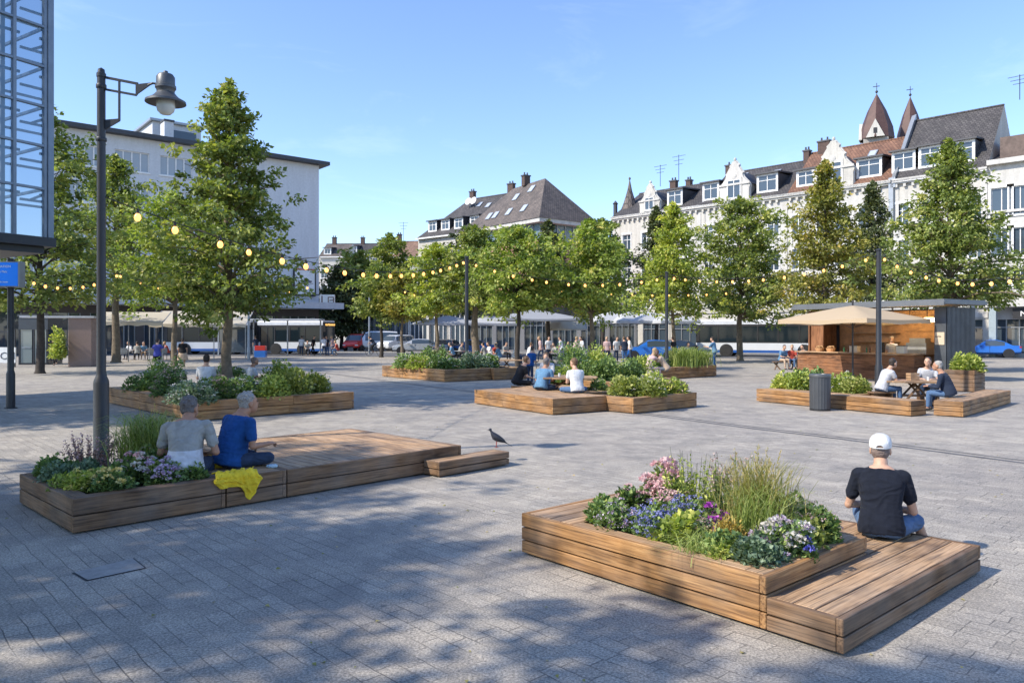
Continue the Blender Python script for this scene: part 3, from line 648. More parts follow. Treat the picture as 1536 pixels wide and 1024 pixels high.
def blades(name, rng, n, r, h, wd, mat, parent, droop=.5, seg=4, hmin=.5, x=0, y=0):
    base = np.stack([rng.normal(0, r * .32, n) + x, rng.normal(0, r * .32, n) + y, np.zeros(n)], 1)
    az = rng.uniform(0, 6.28, n); out = np.stack([np.cos(az), np.sin(az), np.zeros(n)], 1)
    hh = h * rng.uniform(hmin, 1.0, n); sp = r * rng.uniform(.15, 1.0, n)
    S = np.stack([-np.sin(az), np.cos(az), np.zeros(n)], 1)
    tw = rng.uniform(-1, 1, n)[:, None]; S = S * np.cos(tw) + out * np.sin(tw)
    vs = []
    for k in range(seg + 1):
        t = k / seg; c = base + out * (sp * (t ** 1.8) * (1 + droop * t))[:, None]; c[:, 2] += hh * (np.sin(min(1, t) * math.pi * (.5 + .22 * droop)) / 1.0)
        w = wd * (1 - t) ** .6 if k < seg else wd * .04
        vs.append(c - S * w / 2); vs.append(c + S * w / 2)
    V = np.stack(vs, 1).reshape(-1, 3).astype(np.float32); nv = 2 * (seg + 1)
    me = bpy.data.meshes.new(name); me.vertices.add(len(V)); me.vertices.foreach_set("co", V.ravel())
    f = []
    for k in range(seg): f += [2 * k, 2 * k + 1, 2 * k + 3, 2 * k + 2]
    idx = ((np.arange(n) * nv)[:, None] + np.array([f])).ravel().astype(np.int32)
    me.loops.add(len(idx)); me.polygons.add(n * seg); me.loops.foreach_set("vertex_index", idx); me.polygons.foreach_set("loop_start", np.arange(n * seg, dtype=np.int32) * 4)
    try: me.polygons.foreach_set("loop_total", np.full(n * seg, 4, dtype=np.int32))
    except Exception: pass
    me.materials.append(mat); at = me.attributes.new("lr", 'FLOAT', 'POINT'); at.data.foreach_set("value", np.repeat(np.clip(rng.normal(.45, .25, n), 0, 1), nv).astype(np.float32))
    me.update(calc_edges=True); me.validate(); return link(name, me, parent)
def grass(label, x, y, z, r, h, mat='straw', n=450, wd=.006, plumes=0, droop=.5, cat="ornamental grass", name="grass_clump", group=None, hmin=.5):
    PSEED[0] += 1; rng = np.random.default_rng(PSEED[0]); rt = thing(name, label, cat, (x, y, z), 0, group)
    blades("blades", rng, n, r, h, wd, PL[mat], rt, droop, hmin=hmin)
    if plumes:
        ns = plumes; az = rng.uniform(0, 6.28, ns); P = []; D = []
        m = MB()
        for i in range(ns):
            rr = r * rng.uniform(.1, .75); hh = h * rng.uniform(.8, 1.12); d = Vector((math.cos(az[i]) * rr, math.sin(az[i]) * rr, hh))
            m.tube([(0, 0, 0), tuple(d * .5 - Vector((d.x, d.y, 0)) * .15), tuple(d)], [.002, .0016, .001], 3, cap=False)
            for j in range(22):
                s = 1 - .22 * rng.random(); P.append(tuple(d * s + Vector(rng.normal(0, .004, 3)))); q = d.normalized() + Vector(rng.normal(0, .35, 3)); D.append(tuple(q))
        m.build("stalks", STRAWST, rt)
        P = np.array(P); D = np.array(D); n2 = len(P)
        leaf_mesh("seed_heads", P, D, rng.normal(size=(n2, 3)), np.full(n2, .022), np.full(n2, .004), np.clip(rng.normal(.8, .15, n2), 0, 1), PL['straw'], rt)
    return rt
STRAWST = simple("dry_stalk", (.38, .32, .15), .8)
def spikes(label, x, y, z, r, h, leafc, blo, n=26, cat="flowering plant", group=None, name="flowering_plant"):
    """upright stems clothed in small leaves, ending in small flowers"""
    PSEED[0] += 1; rng = np.random.default_rng(PSEED[0]); rt = thing(name, label, cat, (x, y, z), 0, group)
    m = MB(); P = []; D = []; BP = []
    for i in range(n):
        a = rng.uniform(0, 6.28); rr = r * math.sqrt(rng.random()); hh = h * rng.uniform(.6, 1.05)
        b0 = Vector((rr * .5 * math.cos(a), rr * .5 * math.sin(a), 0)); b1 = Vector((rr * math.cos(a), rr * math.sin(a), hh))
        m.tube([b0, b0.lerp(b1, .5) + Vector((0, 0, .02)), b1], [.003, .0025, .0015], 3, cap=False)
        for j in range(26):
            s = rng.uniform(.05, .9); p = b0.lerp(b1, s); P.append(p); q = Vector(rng.normal(0, 1, 3)); q.z += .9; D.append(q)
        for j in range(9):
            BP.append(b1 + Vector(rng.normal(0, .012, 3)) - Vector((0, 0, .06 * rng.random())))
    m.build("stem", PLSTEM, rt)
    P = np.array(P); n1 = len(P); L = .05 * rng.uniform(.6, 1.2, n1) * (1.2 - .5 * P[:, 2] / h)
    leaf_mesh("foliage", P, np.array(D), rng.normal(size=(n1, 3)) * .4 + [0, 0, 1], L, L * .22, np.clip(rng.normal(.5, .22, n1), 0, 1), PL[leafc], rt)
    if blo:
        B = np.array(BP); n2 = len(B)
        leaf_mesh("blossoms", B, rdir(rng, n2, .5), rdir(rng, n2, .5), np.full(n2, .02), np.full(n2, .009), rng.random(n2), BL[blo], rt, .1)
    return rt
def at(px, py, h): x, y = G(px, py, h); return x, y
# right foreground bed (soil at .31); positions in the planter's own frame
def RP(u, v): a = R(RA); return (RPo[0] + u * math.cos(a) - v * math.sin(a), RPo[1] + u * math.sin(a) + v * math.cos(a))
Z = .30
def B_(f, u, v, *a, **k):
    x, y = RP(u, v); return f(a[0], x, y, Z, *a[1:], **k)
g1 = "plants in the right foreground planter"
B_(bush, .40, 1.72, "green leafy plant at the far left corner of the foreground flower bed", .20, .27, 'gr', 1500, .045, group=g1)
B_(bush, .32, 1.50, "pale mauve flowered plant left of the blue flowers in the foreground bed", .19, .30, 'gr', 900, .04, 'mauve', 90, .026, group=g1)
B_(bush, 1.05, 1.62, "tall plant with rounded pink flower heads at the back of the foreground bed", .30, .50, 'gr', 2200, .055, 'pink', 30, .062, 60, group=g1, cat="hydrangea")
B_(bush, .38, 1.24, "lavender-blue flowering mound near the front rim of the foreground bed", .24, .30, 'gr', 1300, .035, 'blue', 260, .023, 12, group=g1)
B_(bush, .62, 1.10, "second lavender-blue flowering mound behind the bright leafy plant", .22, .36, 'gr', 1100, .035, 'blue', 190, .023, 12, group=g1)
B_(bush, .32, .98, "bright leafy green plant at the front rim below the blue flowers", .22, .25, 'lg', 1700, .045, group=g1, wid=.5)
B_(spikes, .95, 1.25, "tall upright green stems between pink heads and the straw grass", .30, .62, 'lg', None, 46, group=g1)
B_(spikes, 1.15, .98, "second stand of feathery green stems behind the purple flower", .26, .60, 'gr', 'dust', 38, group=g1)
B_(bush, .66, .86, "purple round flower head on a small green plant in the bed centre", .12, .32, 'gr', 500, .04, 'purple', 5, .058, 110, group=g1)
B_(bush, .48, .84, "small dusty pink flowered plant beside the purple flower", .16, .25, 'bg', 700, .035, 'dust', 26, .024, group=g1)
B_(grass, .40, .70, "low tuft of narrow arching green leaves in the foreground bed", .24, .22, 'grs', 130, .009, group=g1, droop=1.0)
B_(grass, .20, .66, "spidery green tuft at the front rim of the foreground bed", .22, .18, 'grs', 120, .008, group=g1, droop=1.1)
B_(grass, .90, .60, "tall straw-coloured ornamental grass, highest plant in the foreground bed", .34, .68, 'straw', 620, .007, 24, group=g1, droop=.45)
B_(grass, .74, .50, "green fountain grass leaning in front of the straw grass", .30, .52, 'grs', 360, .007, group=g1, droop=.7)
B_(bush, .47, .58, "golden yellow feathery plant at the foot of the tall grass", .19, .33, 'gold', 2200, .03, group=g1, wid=.2, name="golden_plant", cat="plant")
B_(bush, .30, .45, "fresh green mounded plant at the front rim in the middle of the bed", .20, .20, 'lg', 1500, .035, group=g1)
B_(bush, .38, .28, "round crinkled green plant at the near corner of the foreground bed", .25, .25, 'bg', 3400, .032, group=g1, wid=.55)
B_(bush, .60, .24, "white and mauve flower clusters by the right rim of the foreground bed", .22, .34, 'gr', 1400, .04, ['white', 'mauve'], 90, .036, 30, group=g1)
B_(bush, .70, .12, "small deep blue flower beside the crinkled green plant", .13, .24, 'gr', 700, .035, 'deepblue', 4, .038, 60, group=g1)
B_(bush, .92, .22, "lime green leafy plant behind the white flower clusters", .20, .30, 'yg', 1100, .045, group=g1)
B_(bush, 1.25, .42, "wide bush with tiny pale pink blossoms next to the man in the cap", .34, .40, 'gr', 3400, .035, 'dust', 300, .017, 8, group=g1)
B_(bush, 1.18, .22, "low green bush with small pink heads touching the deck edge", .20, .32, 'gr', 1800, .038, 'pink', 40, .028, group=g1)
# left foreground bed
B_(bush, .45, 1.85, "small feathery green plant by the slatted end of the foreground planter", .16, .24, 'lg', 900, .035, 'white', 20, .02, group=g1)
B_(bush, .85, 1.90, "second leafy plant at the slatted end, behind the first", .20, .34, 'gr', 1300, .042, 'pink', 14, .04, 30, group=g1)
B_(bush, .75, 1.38, "pale pink clustered blooms between the tall pink heads and the blue mounds", .18, .36, 'gr', 900, .04, 'pink', 34, .038, 30, group=g1)
B_(bush, .38, .98, "light leafy plant under the purple flower, behind the front rim", .20, .28, 'lg', 1300, .045, group=g1, wid=.5)
B_(bush, .30, .52, "grey-green leafy plant between the two arching tufts and the crinkled plant", .18, .22, 'gr', 1300, .04, group=g1)
g2 = "plants in the left foreground planter"
def C_(f, u, v, *a, **k):
    x, y = LP(u, v); return f(a[0], x, y, .29, *a[1:], **k)
C_(bush, .35, 1.62, "dark green low plant at the left end of the shaded planter", .30, .27, 'gr', 1800, .045, group=g2)
C_(spikes, .65, 1.75, "reddish pink airy stems at the back left of the shaded planter", .34, .46, 'rd', 'pink', 34, group=g2)
C_(spikes, 1.05, 1.60, "dusty pink airy stems left of the light green grass", .26, .40, 'rd', 'dust', 26, group=g2)
C_(bush, .34, 1.18, "blue-green mounded plant at the left rim of the shaded planter", .31, .27, 'bg', 2600, .045, group=g2)
C_(bush, .30, .72, "bushy green plant dotted yellow at the near corner of the shaded planter", .28, .24, 'lg', 1900, .042, 'yellow', 30, .03, group=g2)
C_(grass, 1.22, 1.30, "dense light green grass clump in front of the lamp post", .44, .72, 'grs', 1100, .010, 12, group=g2, droop=.75)
C_(bush, .46, .38, "pale yellow flowers near the front rim of the shaded planter", .27, .29, 'gr', 1700, .042, ['yellow'], 26, .042, 40, group=g2)
C_(bush, .80, .72, "pale pink flower heads in the middle of the shaded planter", .30, .37, 'gr', 1900, .045, ['white', 'pink'], 48, .042, 40, group=g2)
C_(bush, .96, .36, "mauve flower heads at the front rim of the shaded planter", .25, .31, 'gr', 1600, .042, ['mauve'], 36, .038, 36, group=g2)
C_(bush, 1.12, .82, "small pink buds on a green plant beside the man in grey", .25, .42, 'gr', 1500, .042, 'dust', 40, .02, group=g2)
C_(bush, 1.28, .30, "dark green leaves spilling over the rim beside the man in grey", .22, .24, 'gr', 1700, .05, group=g2)
# tree planter
g3 = "bushes in the wide tree planter"
for px, py, r, h, lc, bc, nb, lab in (
    (222, 585, .62, .62, 'gr', None, 0, "dark green bush at the left end of the tree planter"),
    (262, 592, .62, .80, 'gr', 'dust', 130, "grey-pink flowering bush in the tree planter below the man in white"),
    (288, 602, .60, .55, 'bg', 'white', 90, "low whitish flowering bush at the front corner of the tree planter"),
    (322, 598, .55, .62, 'gr', 'dust', 110, "pinkish bush just left of the tall tree's trunk"),
    (362, 596, .60, .66, 'gr', 'white', 70, "green bush with white dots just right of the tall tree's trunk"),
    (405, 594, .62, .70, 'lg', None, 0, "light green bush in the middle right of the tree planter"),
    (440, 590, .62, .76, 'yg', None, 0, "yellow-green bush in the right half of the tree planter"),
    (474, 587, .50, .66, 'yg', 'white', 40, "yellow-green bush with white dots at the right end of the tree planter"),
    (420, 580, .60, .95, 'lg', None, 0, "taller light bush at the back of the tree planter"),
    (250, 578, .60, 1.0, 'gr', 'white', 60, "tall pale-flowered bush at the back left of the tree planter"),
    (340, 580, .60, .8, 'gr', 'dust', 60, "bush behind the trunk of the tall tree")):
    x, y = at(px, py, .42); bush(lab, x, y, .37, r, h, lc, 2300, .075, bc, nb, .045, 9, "bush", "flowering_bush", g3)
g4 = "bushes in the rear centre planters"
for px, py, d, r, h, lc, bc, nb, lab in (
    (612, 0, 33.6, .85, .75, 'gr', 'white', 80, "green and white bush at the left end of the rear left planter"),
    (640, 0, 32.4, .85, .80, 'lg', 'dust', 60, "light green bush in the middle of the rear left planter"),
    (668, 0, 32.0, .75, .72, 'gr', 'white', 70, "low bush at the near corner of the rear left planter"),
    (655, 0, 34.4, .8, 1.15, 'gr', 'dust', 110, "pink-tinged bush at the back of the rear left planter"),
    (712, 0, 32.8, .72, .80, 'bg', 'white', 90, "blue-green bush at the foot of the dark light pole"),
    (736, 0, 33.3, .65, .70, 'gr', 'white', 70, "white-dotted bush at the right end of the rear centre planter")):
    bush(lab, XD(px, d), d, .42, r, h, lc, 1700, .11, bc, nb, .06, 7, "bush", "flowering_bush", g4)
g5 = "bushes in the centre planters"
for px, d, r, h, lc, bc, nb, zz, lab in (
    (930, 19.6, .6, .60, 'yg', None, 0, .33, "yellow-green bush next to the man in the white shirt"),
    (965, 19.4, .55, .55, 'yg', 'white', 40, .33, "yellow-green bush at the near corner of the centre planter"),
    (1000, 20.2, .5, .50, 'lg', 'dust', 80, .33, "pink-flowered bush at the right end of the centre planter"),
    (975, 20.6, .5, .62, 'lg', 'mauve', 40, .33, "leafy bush in the back row of the centre planter"),
    (905, 21.0, .55, .70, 'gr', 'dust', 90, .05, "dusty pink bush behind the seated man in white"),
    (862, 25.5, .85, 1.45, 'gr', None, 0, .4, "tall dark green shrub left of the tree trunk in the tall planter"),
    (893, 26.2, .8, 1.40, 'lg', None, 0, .4, "tall light green shrub right of the tree trunk in the tall planter"),
    (840, 24.6, .6, .85, 'lg', 'white', 30, .1, "pale bush behind the round table"),
    (905, 24.8, .8, .90, 'gr', None, 0, .4, "rounded green shrub in front of the tall shrubs"),
    (935, 26.0, .7, .82, 'gr', None, 0, .4, "dark green hedge-like shrub at the right of the tall planter"),
    (955, 27.5, .7, .80, 'lg', None, 0, .4, "low green shrub left of the embracing couple")):
    bush(lab, XD(px, d), d, zz, r, h, lc, 2300, .085, bc, nb, .05, 8, "bush", "flowering_bush", g5)
g6 = "plants in the long planter behind the couple"
grass("large arching green grass clump at the left of the right rear planter", XD(1026, 34), 34, .45, .95, .95, 'grs', 500, .03, group=g6)
grass("second green grass clump at the right end of the right rear planter", XD(1048, 35), 35, .45, .85, .80, 'grs', 420, .03, group=g6)
bush("low green bush between the couple and the grass clumps", XD(988, 33.5), 33.5, .45, .8, .7, 'gr', 1500, .1, group=g6, cat="bush", name="green_bush")
bush("yellowish bush at the far left of the long rear planter", XD(958, 32.6), 32.6, .45, .8, .65, 'lg', 1500, .1, group=g6, cat="bush", name="green_bush")
g7 = "bushes beside the kiosk"
for px, d, r, h, lc, bc, nb, lab in (
    (1178, 22.2, .42, .62, 'lg', 'white', 30, "light bush left of the bin at the planter's end"),
    (1203, 21.8, .45, .72, 'lg', None, 0, "light green bush directly left of the litter bin"),
    (1222, 22.2, .5, .82, 'gr', None, 0, "green bush standing behind the litter bin"),
    (1256, 21.4, .5, .66, 'lg', 'white', 40, "light green bush directly right of the litter bin"),
    (1284, 20.6, .42, .60, 'yg', 'yellow', 30, "yellowish bush behind the man in the pale grey shirt")):
    bush(lab, XD(px, d), d, .28, r, h, lc, 1900, .085, bc, nb, .045, 8, "bush", "green_bush", g7)
bx, by = 15.35 + rot2(.475, .475, 40)[0], 25.2 + rot2(.475, .475, 40)[1]
bush("round glossy bush growing in the tall square timber box", bx, by, .66, .62, .72, 'lg', 2600, .095, None, 0, cat="bush", name="round_bush", group=g7)

# a few dry leaves blown about the paving
_r = np.random.default_rng(8); _n = 420
_P = np.stack([_r.uniform(-9, 11, _n), 4.2 + _r.uniform(0, 1, _n) ** 1.5 * 20, np.full(_n, .008)], 1); _D = _r.normal(size=(_n, 3)); _D[:, 2] *= .15; _U = _r.normal(size=(_n, 3)) * .15; _U[:, 2] += 1
_L = _r.uniform(.018, .05, _n); tag(leaf_mesh("fallen_leaves", _P, _D, _U, _L, _L * .35, _r.random(_n), PL['straw']), "dry fallen leaves scattered over the paving of the square", "leaves", kind="stuff")
# ---------------------------------------------------------------- buildings
def wallmat(name, col, var=.17, rough=.85):
    if name in MATS: return MATS[name]
    m, t, b = newmat(name); tcn = N(t, "TexCoord")
    mp_ = N(t, "Mapping"); mp_.inputs["Scale"].default_value = (1.3, 1.3, .18); t.links.new(tcn.outputs["Object"], mp_.inputs[0])
    n1 = N(t, "TexNoise"); n1.inputs["Scale"].default_value = 1.2; n1.inputs["Detail"].default_value = 8; n1.inputs["Roughness"].default_value = .7; t.links.new(mp_.outputs[0], n1.inputs[0])
    n2 = N(t, "TexNoise"); n2.inputs["Scale"].default_value = 6; n2.inputs["Detail"].default_value = 6; t.links.new(tcn.outputs["Object"], n2.inputs[0])
    c = ramp(t, n1.outputs[0], [(.3, tuple(x * (1 - var * 1.6) for x in col)), (.6, col)])
    c = mixc(t, c, ramp(t, n2.outputs[0], [(.3, (.92,) * 3), (.7, (1.06,) * 3)]), 1, 'MULTIPLY')
    t.links.new(c, b.inputs["Base Color"]); b.inputs["Roughness"].default_value = rough; b.inputs["Specular IOR Level"].default_value = .2
    n3 = N(t, "TexNoise"); n3.inputs["Scale"].default_value = 25; t.links.new(tcn.outputs["Object"], n3.inputs[0]); bump(t, b, n3.outputs[0], .2, .01)
    return m
def tilemat(name, c1, c2, sc_=1.0):
    m, t, b = newmat(name); tcn = N(t, "Attribute", attribute_name="wco")
    br = N(t, "TexBrick"); br.inputs["Scale"].default_value = 1; br.inputs["Brick Width"].default_value = .30 * sc_; br.inputs["Row Height"].default_value = .26 * sc_; br.inputs["Mortar Size"].default_value = .035; br.inputs["Mortar Smooth"].default_value = .6
    br.inputs["Color1"].default_value = (*c1, 1); br.inputs["Color2"].default_value = (*c2, 1); br.inputs["Mortar"].default_value = (*tuple(x * .35 for x in c1), 1)
    t.links.new(tcn.outputs["Vector"], br.inputs[0])
    n = N(t, "TexNoise"); n.inputs["Scale"].default_value = .7; n.inputs["Detail"].default_value = 8; n.inputs["Roughness"].default_value = .75; t.links.new(tcn.outputs["Vector"], n.inputs[0])
    c = mixc(t, br.outputs["Color"], ramp(t, n.outputs[0], [(.3, (.6, .6, .6)), (.7, (1.5, 1.45, 1.4))]), 1, 'MULTIPLY')
    t.links.new(c, b.inputs["Base Color"]); b.inputs["Roughness"].default_value = .75
    bump(t, b, br.outputs["Fac"], -.8, .04); return m
ROOF_D = tilemat("slate_tiles_dark", (.048, .045, .048), (.085, .08, .08))
ROOF_B = tilemat("brown_tiles", (.20, .12, .085), (.30, .19, .13))
ROOF_R = tilemat("red_brown_tiles", (.15, .075, .048), (.23, .125, .08))
ROOF_G = tilemat("grey_brown_tiles", (.10, .085, .078), (.15, .125, .11))
CREAM = wallmat("cream_stucco", (.55, .53, .48)); WHITEW = wallmat("white_stucco", (.56, .545, .51)); OFFW = wallmat("office_render", (.60, .62, .64), .06)
BRICKW = simple("salmon_brick", (.45, .24, .18), .85, 0, .2, 12, .4, 40)
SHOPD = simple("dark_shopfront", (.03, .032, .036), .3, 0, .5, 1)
STONE = wallmat("grey_stone", (.36, .34, .31))
CURT = simple("curtain", (.62, .62, .60), .8)
def uvw(a, b): return a
def wall_open(m, L, z0, z1, ops, rev=.22, mi=0, y=0.0, x0=0.0):
    xs = sorted({x0, x0 + L, *[o[0] for o in ops], *[o[0] + o[2] for o in ops]}); zs = sorted({z0, z1, *[o[1] for o in ops], *[o[1] + o[3] for o in ops]})
    xs = [x for x in xs if x0 - 1e-6 <= x <= x0 + L + 1e-6]; zs = [z for z in zs if z0 - 1e-6 <= z <= z1 + 1e-6]
    for a, b in zip(xs[:-1], xs[1:]):
        for c, d in zip(zs[:-1], zs[1:]):
            cx_, cz_ = (a + b) / 2, (c + d) / 2
            if any(o[0] < cx_ < o[0] + o[2] and o[1] < cz_ < o[1] + o[3] for o in ops): continue
            m.add([(a, y, c), (b, y, c), (b, y, d), (a, y, d)], [(0, 1, 2, 3)], mi)
    for (ox, oz, w, h) in [o[:4] for o in ops]:
        m.add([(ox, y, oz), (ox + w, y, oz), (ox + w, y + rev, oz), (ox, y + rev, oz)], [(0, 1, 2, 3)], mi)
        m.add([(ox, y, oz + h), (ox, y + rev, oz + h), (ox + w, y + rev, oz + h), (ox + w, y, oz + h)], [(0, 1, 2, 3)], mi)
        m.add([(ox, y, oz), (ox, y + rev, oz), (ox, y + rev, oz + h), (ox, y, oz + h)], [(0, 1, 2, 3)], mi)
        m.add([(ox + w, y, oz), (ox + w, y, oz + h), (ox + w, y + rev, oz + h), (ox + w, y + rev, oz)], [(0, 1, 2, 3)], mi)
_wc = {}
def window(parent, x, z, w, h, style='cross', y=0.0, fm=None, gm=None, rev=.2, trim=True, rnd=None):
    """a window standing in an opening: frame (with surround and sill) and a pane child; origin at the opening's lower left"""
    key = (round(w, 2), round(h, 2), style, fm.name if fm else '', trim)
    if key not in _wc:
        m = MB(); t = .07; yy = rev - .08
        m.bb(0, w, yy, yy + .07, 0, t); m.bb(0, w, yy, yy + .07, h - t, h); m.bb(0, t, yy + .001, yy + .069, t, h - t); m.bb(w - t, w, yy + .001, yy + .069, t, h - t)
        if style in ('cross', 'casement'): m.bb(w / 2 - t * .5, w / 2 + t * .5, yy - .006, yy + .064, t, h - t)
        if style == 'cross': m.bb(t, w - t, yy - .003, yy + .067, h * .66, h * .66 + t * .9)
        if style == 'bar': m.bb(t, w - t, yy - .003, yy + .067, h * .7, h * .7 + t)
        if style.startswith('n'):
            k = int(style[1:])
            for i in range(1, k): m.bb(w * i / k - t * .7, w * i / k + t * .7, yy - .006, yy + .064, t, h - t)
        if trim:
            m.bb(-.14, w + .14, -.10, .0 - .002, -.16, -.02); m.bb(-.12, 0 - .002, -.035, -.002, -.02, h + .001); m.bb(w + .002, w + .12, -.036, -.002, -.02, h + .001); m.bb(-.16, w + .16, -.07, -.002, h + .002, h + .2)
        fme = m.mesh("frame", fm or M_WHITE)
        m = MB(); m.quad((0, rev - .03, 0), (w, rev - .03, 0), (w, rev - .03, h), (0, rev - .03, h)); pm = m.mesh("pane", gm or M_GLASS)
        m = MB(); yc = rev - .012
        cw = w * .24
        m.quad((t, yc - .008, t), (cw, yc - .008, t), (cw * .8, yc - .008, h - t), (t, yc - .008, h - t)); m.quad((w - cw, yc - .008, t), (w - t, yc - .008, t), (w - t, yc - .008, h - t), (w - cw * .8, yc - .008, h - t))
        _wc[key] = (fme, pm, m.mesh("curtain", CURT))
    fme, pm, cm = _wc[key]
    o = link("window", fme, parent, (x, y, z)); p = link("pane", pm, o)
    if gm is None and random.random() < .6:
        c_ = link("curtain", cm, o, (0, -.004, 0))
    if gm and p.data.materials[0] != gm:
        p.data = _wc.setdefault((key, gm.name), pm.copy()); p.data.materials[0] = gm
    return o
def shell(name, rt, L, D, z1, mat, z0=0, thick=True):
    m = MB(); m.add([(L, 0, z0), (L, D, z0), (L, D, z1), (L, 0, z1)], [(0, 1, 2, 3)]); m.add([(0, 0, z0), (0, 0, z1), (0, D, z1), (0, D, z0)], [(0, 1, 2, 3)])
    m.add([(0, D, z0), (0, D, z1), (L, D, z1), (L, D, z0)], [(0, 1, 2, 3)]); m.add([(0, 0, z1), (L, 0, z1), (L, D, z1), (0, D, z1)], [(0, 1, 2, 3)])
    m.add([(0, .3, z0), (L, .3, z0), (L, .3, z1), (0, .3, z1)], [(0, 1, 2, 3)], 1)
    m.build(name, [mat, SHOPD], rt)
def slope_w(p, q, L):  # wood/tile coordinates for a sloping quad
    return [(0, 0, 0), (L, 0, 0), (L, q, 0), (0, q, 0)]
def roof_gable(rt, L, D, ze, zr, mat, over=.35, x0=0.0, ends=CREAM, yr=None, flat_back=False, th=.14, hip0=0, hip1=0):
    yr = yr or D / 2; s = math.hypot(yr + over, zr - ze); m = MB()
    a0 = x0 - .0; a1 = x0 + L
    dz = (zr - ze) / yr * over
    F_ = [(a0, -over, ze - dz), (a1, -over, ze - dz), (a1 - hip1, yr, zr), (a0 + hip0, yr, zr)]
    B__ = [(a1, D + over, ze - dz), (a0, D + over, ze - dz), (a0 + hip0, yr, zr), (a1 - hip1, yr, zr)]
    m.add(F_, [(0, 1, 2, 3)], 0, [(a0, 0, 0), (a1, 0, 0), (a1 - hip1, s, 0), (a0 + hip0, s, 0)])
    m.add(B__, [(0, 1, 2, 3)], 0, [(a1, 0, 0), (a0, 0, 0), (a0 + hip0, s, 0), (a1 - hip1, s, 0)])
    if hip1: m.add([F_[1], B__[0], F_[2]], [(0, 1, 2)], 0, [(0, 0, 0), (D, 0, 0), (D / 2, s, 0)])
    else: m.add([(a1, 0, ze), (a1, D, ze), (a1, yr, zr)], [(0, 1, 2)], 1)
    if hip0: m.add([B__[1], F_[0], F_[3]], [(0, 1, 2)], 0, [(0, 0, 0), (D, 0, 0), (D / 2, s, 0)])
    else: m.add([(a0, D, ze), (a0, 0, ze), (a0, yr, zr)], [(0, 1, 2)], 1)
    # fascia / gutter and ridge
    m.bb(a0, a1, -over - .12, -over + .02, ze - dz - .16, ze - dz + .03, 2)
    m.bar((a0 + hip0, yr, zr + .02), (a1 - hip1, yr, zr + .02), .22, .12, 0)
    return m.build("roof", [mat, ends, M_WHITE], rt)
def dormer(rt, x, ze, slope, w, h, roofm, up=.5, style='cross', wallm=None, y_off=None, yel=.55, gm=None):
    """box dormer at x (centre) sitting on the front slope: slope = dz/dy"""
    yf = yel; zf = ze + slope * yf; zt = zf + h; yb = yf + h / slope + .3
    m = MB(); wallm = wallm or M_WHITE
    m.bb(x - w / 2, x - w / 2 + .16, yf, yf + .06, zf - .1, zt, 0); m.bb(x + w / 2 - .16, x + w / 2, yf, yf + .06, zf - .1, zt, 0)
    m.bb(x - w / 2 + .16, x + w / 2 - .16, yf + .001, yf + .06, zf - .1, zf + .12, 0); m.bb(x - w / 2 + .16, x + w / 2 - .16, yf + .001, yf + .06, zt - .14, zt, 0)
    # cheeks
    for sx in (-1, 1):
        X = x + sx * w / 2
        m.add([(X, yf + .06, zf - .1), (X, yb, zt), (X, yf + .06, zt)], [(0, 1, 2)] if sx > 0 else [(0, 2, 1)], 1)
        m.add([(X - sx * .05, yf + .06, zf - .1), (X - sx * .05, yb, zt), (X - sx * .05, yf + .06, zt)], [(0, 2, 1)] if sx > 0 else [(0, 1, 2)], 1)
    # roof slab sloping back
    m.add([(x - w / 2 - .2, yf - .3, zt - .02), (x + w / 2 + .2, yf - .3, zt - .02), (x + w / 2 + .2, yb + .6, zt + up * .55), (x - w / 2 - .2, yb + .6, zt + up * .55),
           (x - w / 2 - .2, yf - .3, zt + .13), (x + w / 2 + .2, yf - .3, zt + .13), (x + w / 2 + .2, yb + .6, zt + up * .55 + .15), (x - w / 2 - .2, yb + .6, zt + up * .55 + .15)],
          [(0, 3, 2, 1), (4, 5, 6, 7), (0, 1, 5, 4), (1, 2, 6, 5), (3, 0, 4, 7)], 1)
    o = m.build("dormer", [wallm, M_DARKR], rt)
    window(o, x - w / 2 + .16, zf + .12, w - .32, h - .26, style, y=yf - .1, trim=False, gm=gm)
    return o
M_DARKR = simple("dark_zinc", (.07, .07, .075), .55, .3)
def chimney(rt, x, y, z0, z1, w=.8, d=.6, mat=None):
    m = MB(); m.bb(x - w / 2, x + w / 2, y - d / 2, y + d / 2, z0, z1, 0); m.bb(x - w / 2 - .08, x + w / 2 + .08, y - d / 2 - .08, y + d / 2 + .08, z1 + .002, z1 + .15, 1)
    for k in (-.25, .25): m.lathe([(.11, 0), (.09, .35)], 8, (x + k * w, y, z1 + .15), 1)
    m.build("chimney", [mat or simple("chimney_brick", (.09, .06, .05), .9, 0, .3, 6), M_DARKR], rt)
def antenna(rt, x, y, z0, h=2.2):
    m = MB(); m.tube([(x, y, z0), (x, y, z0 + h)], .035, 5)
    for k, l in ((.95, .9), (.8, .7), (.65, .5)):
        m.bar((x - l, y, z0 + h * k), (x + l, y, z0 + h * k), .04); 
    m.build("antenna", M_BLACK, rt)
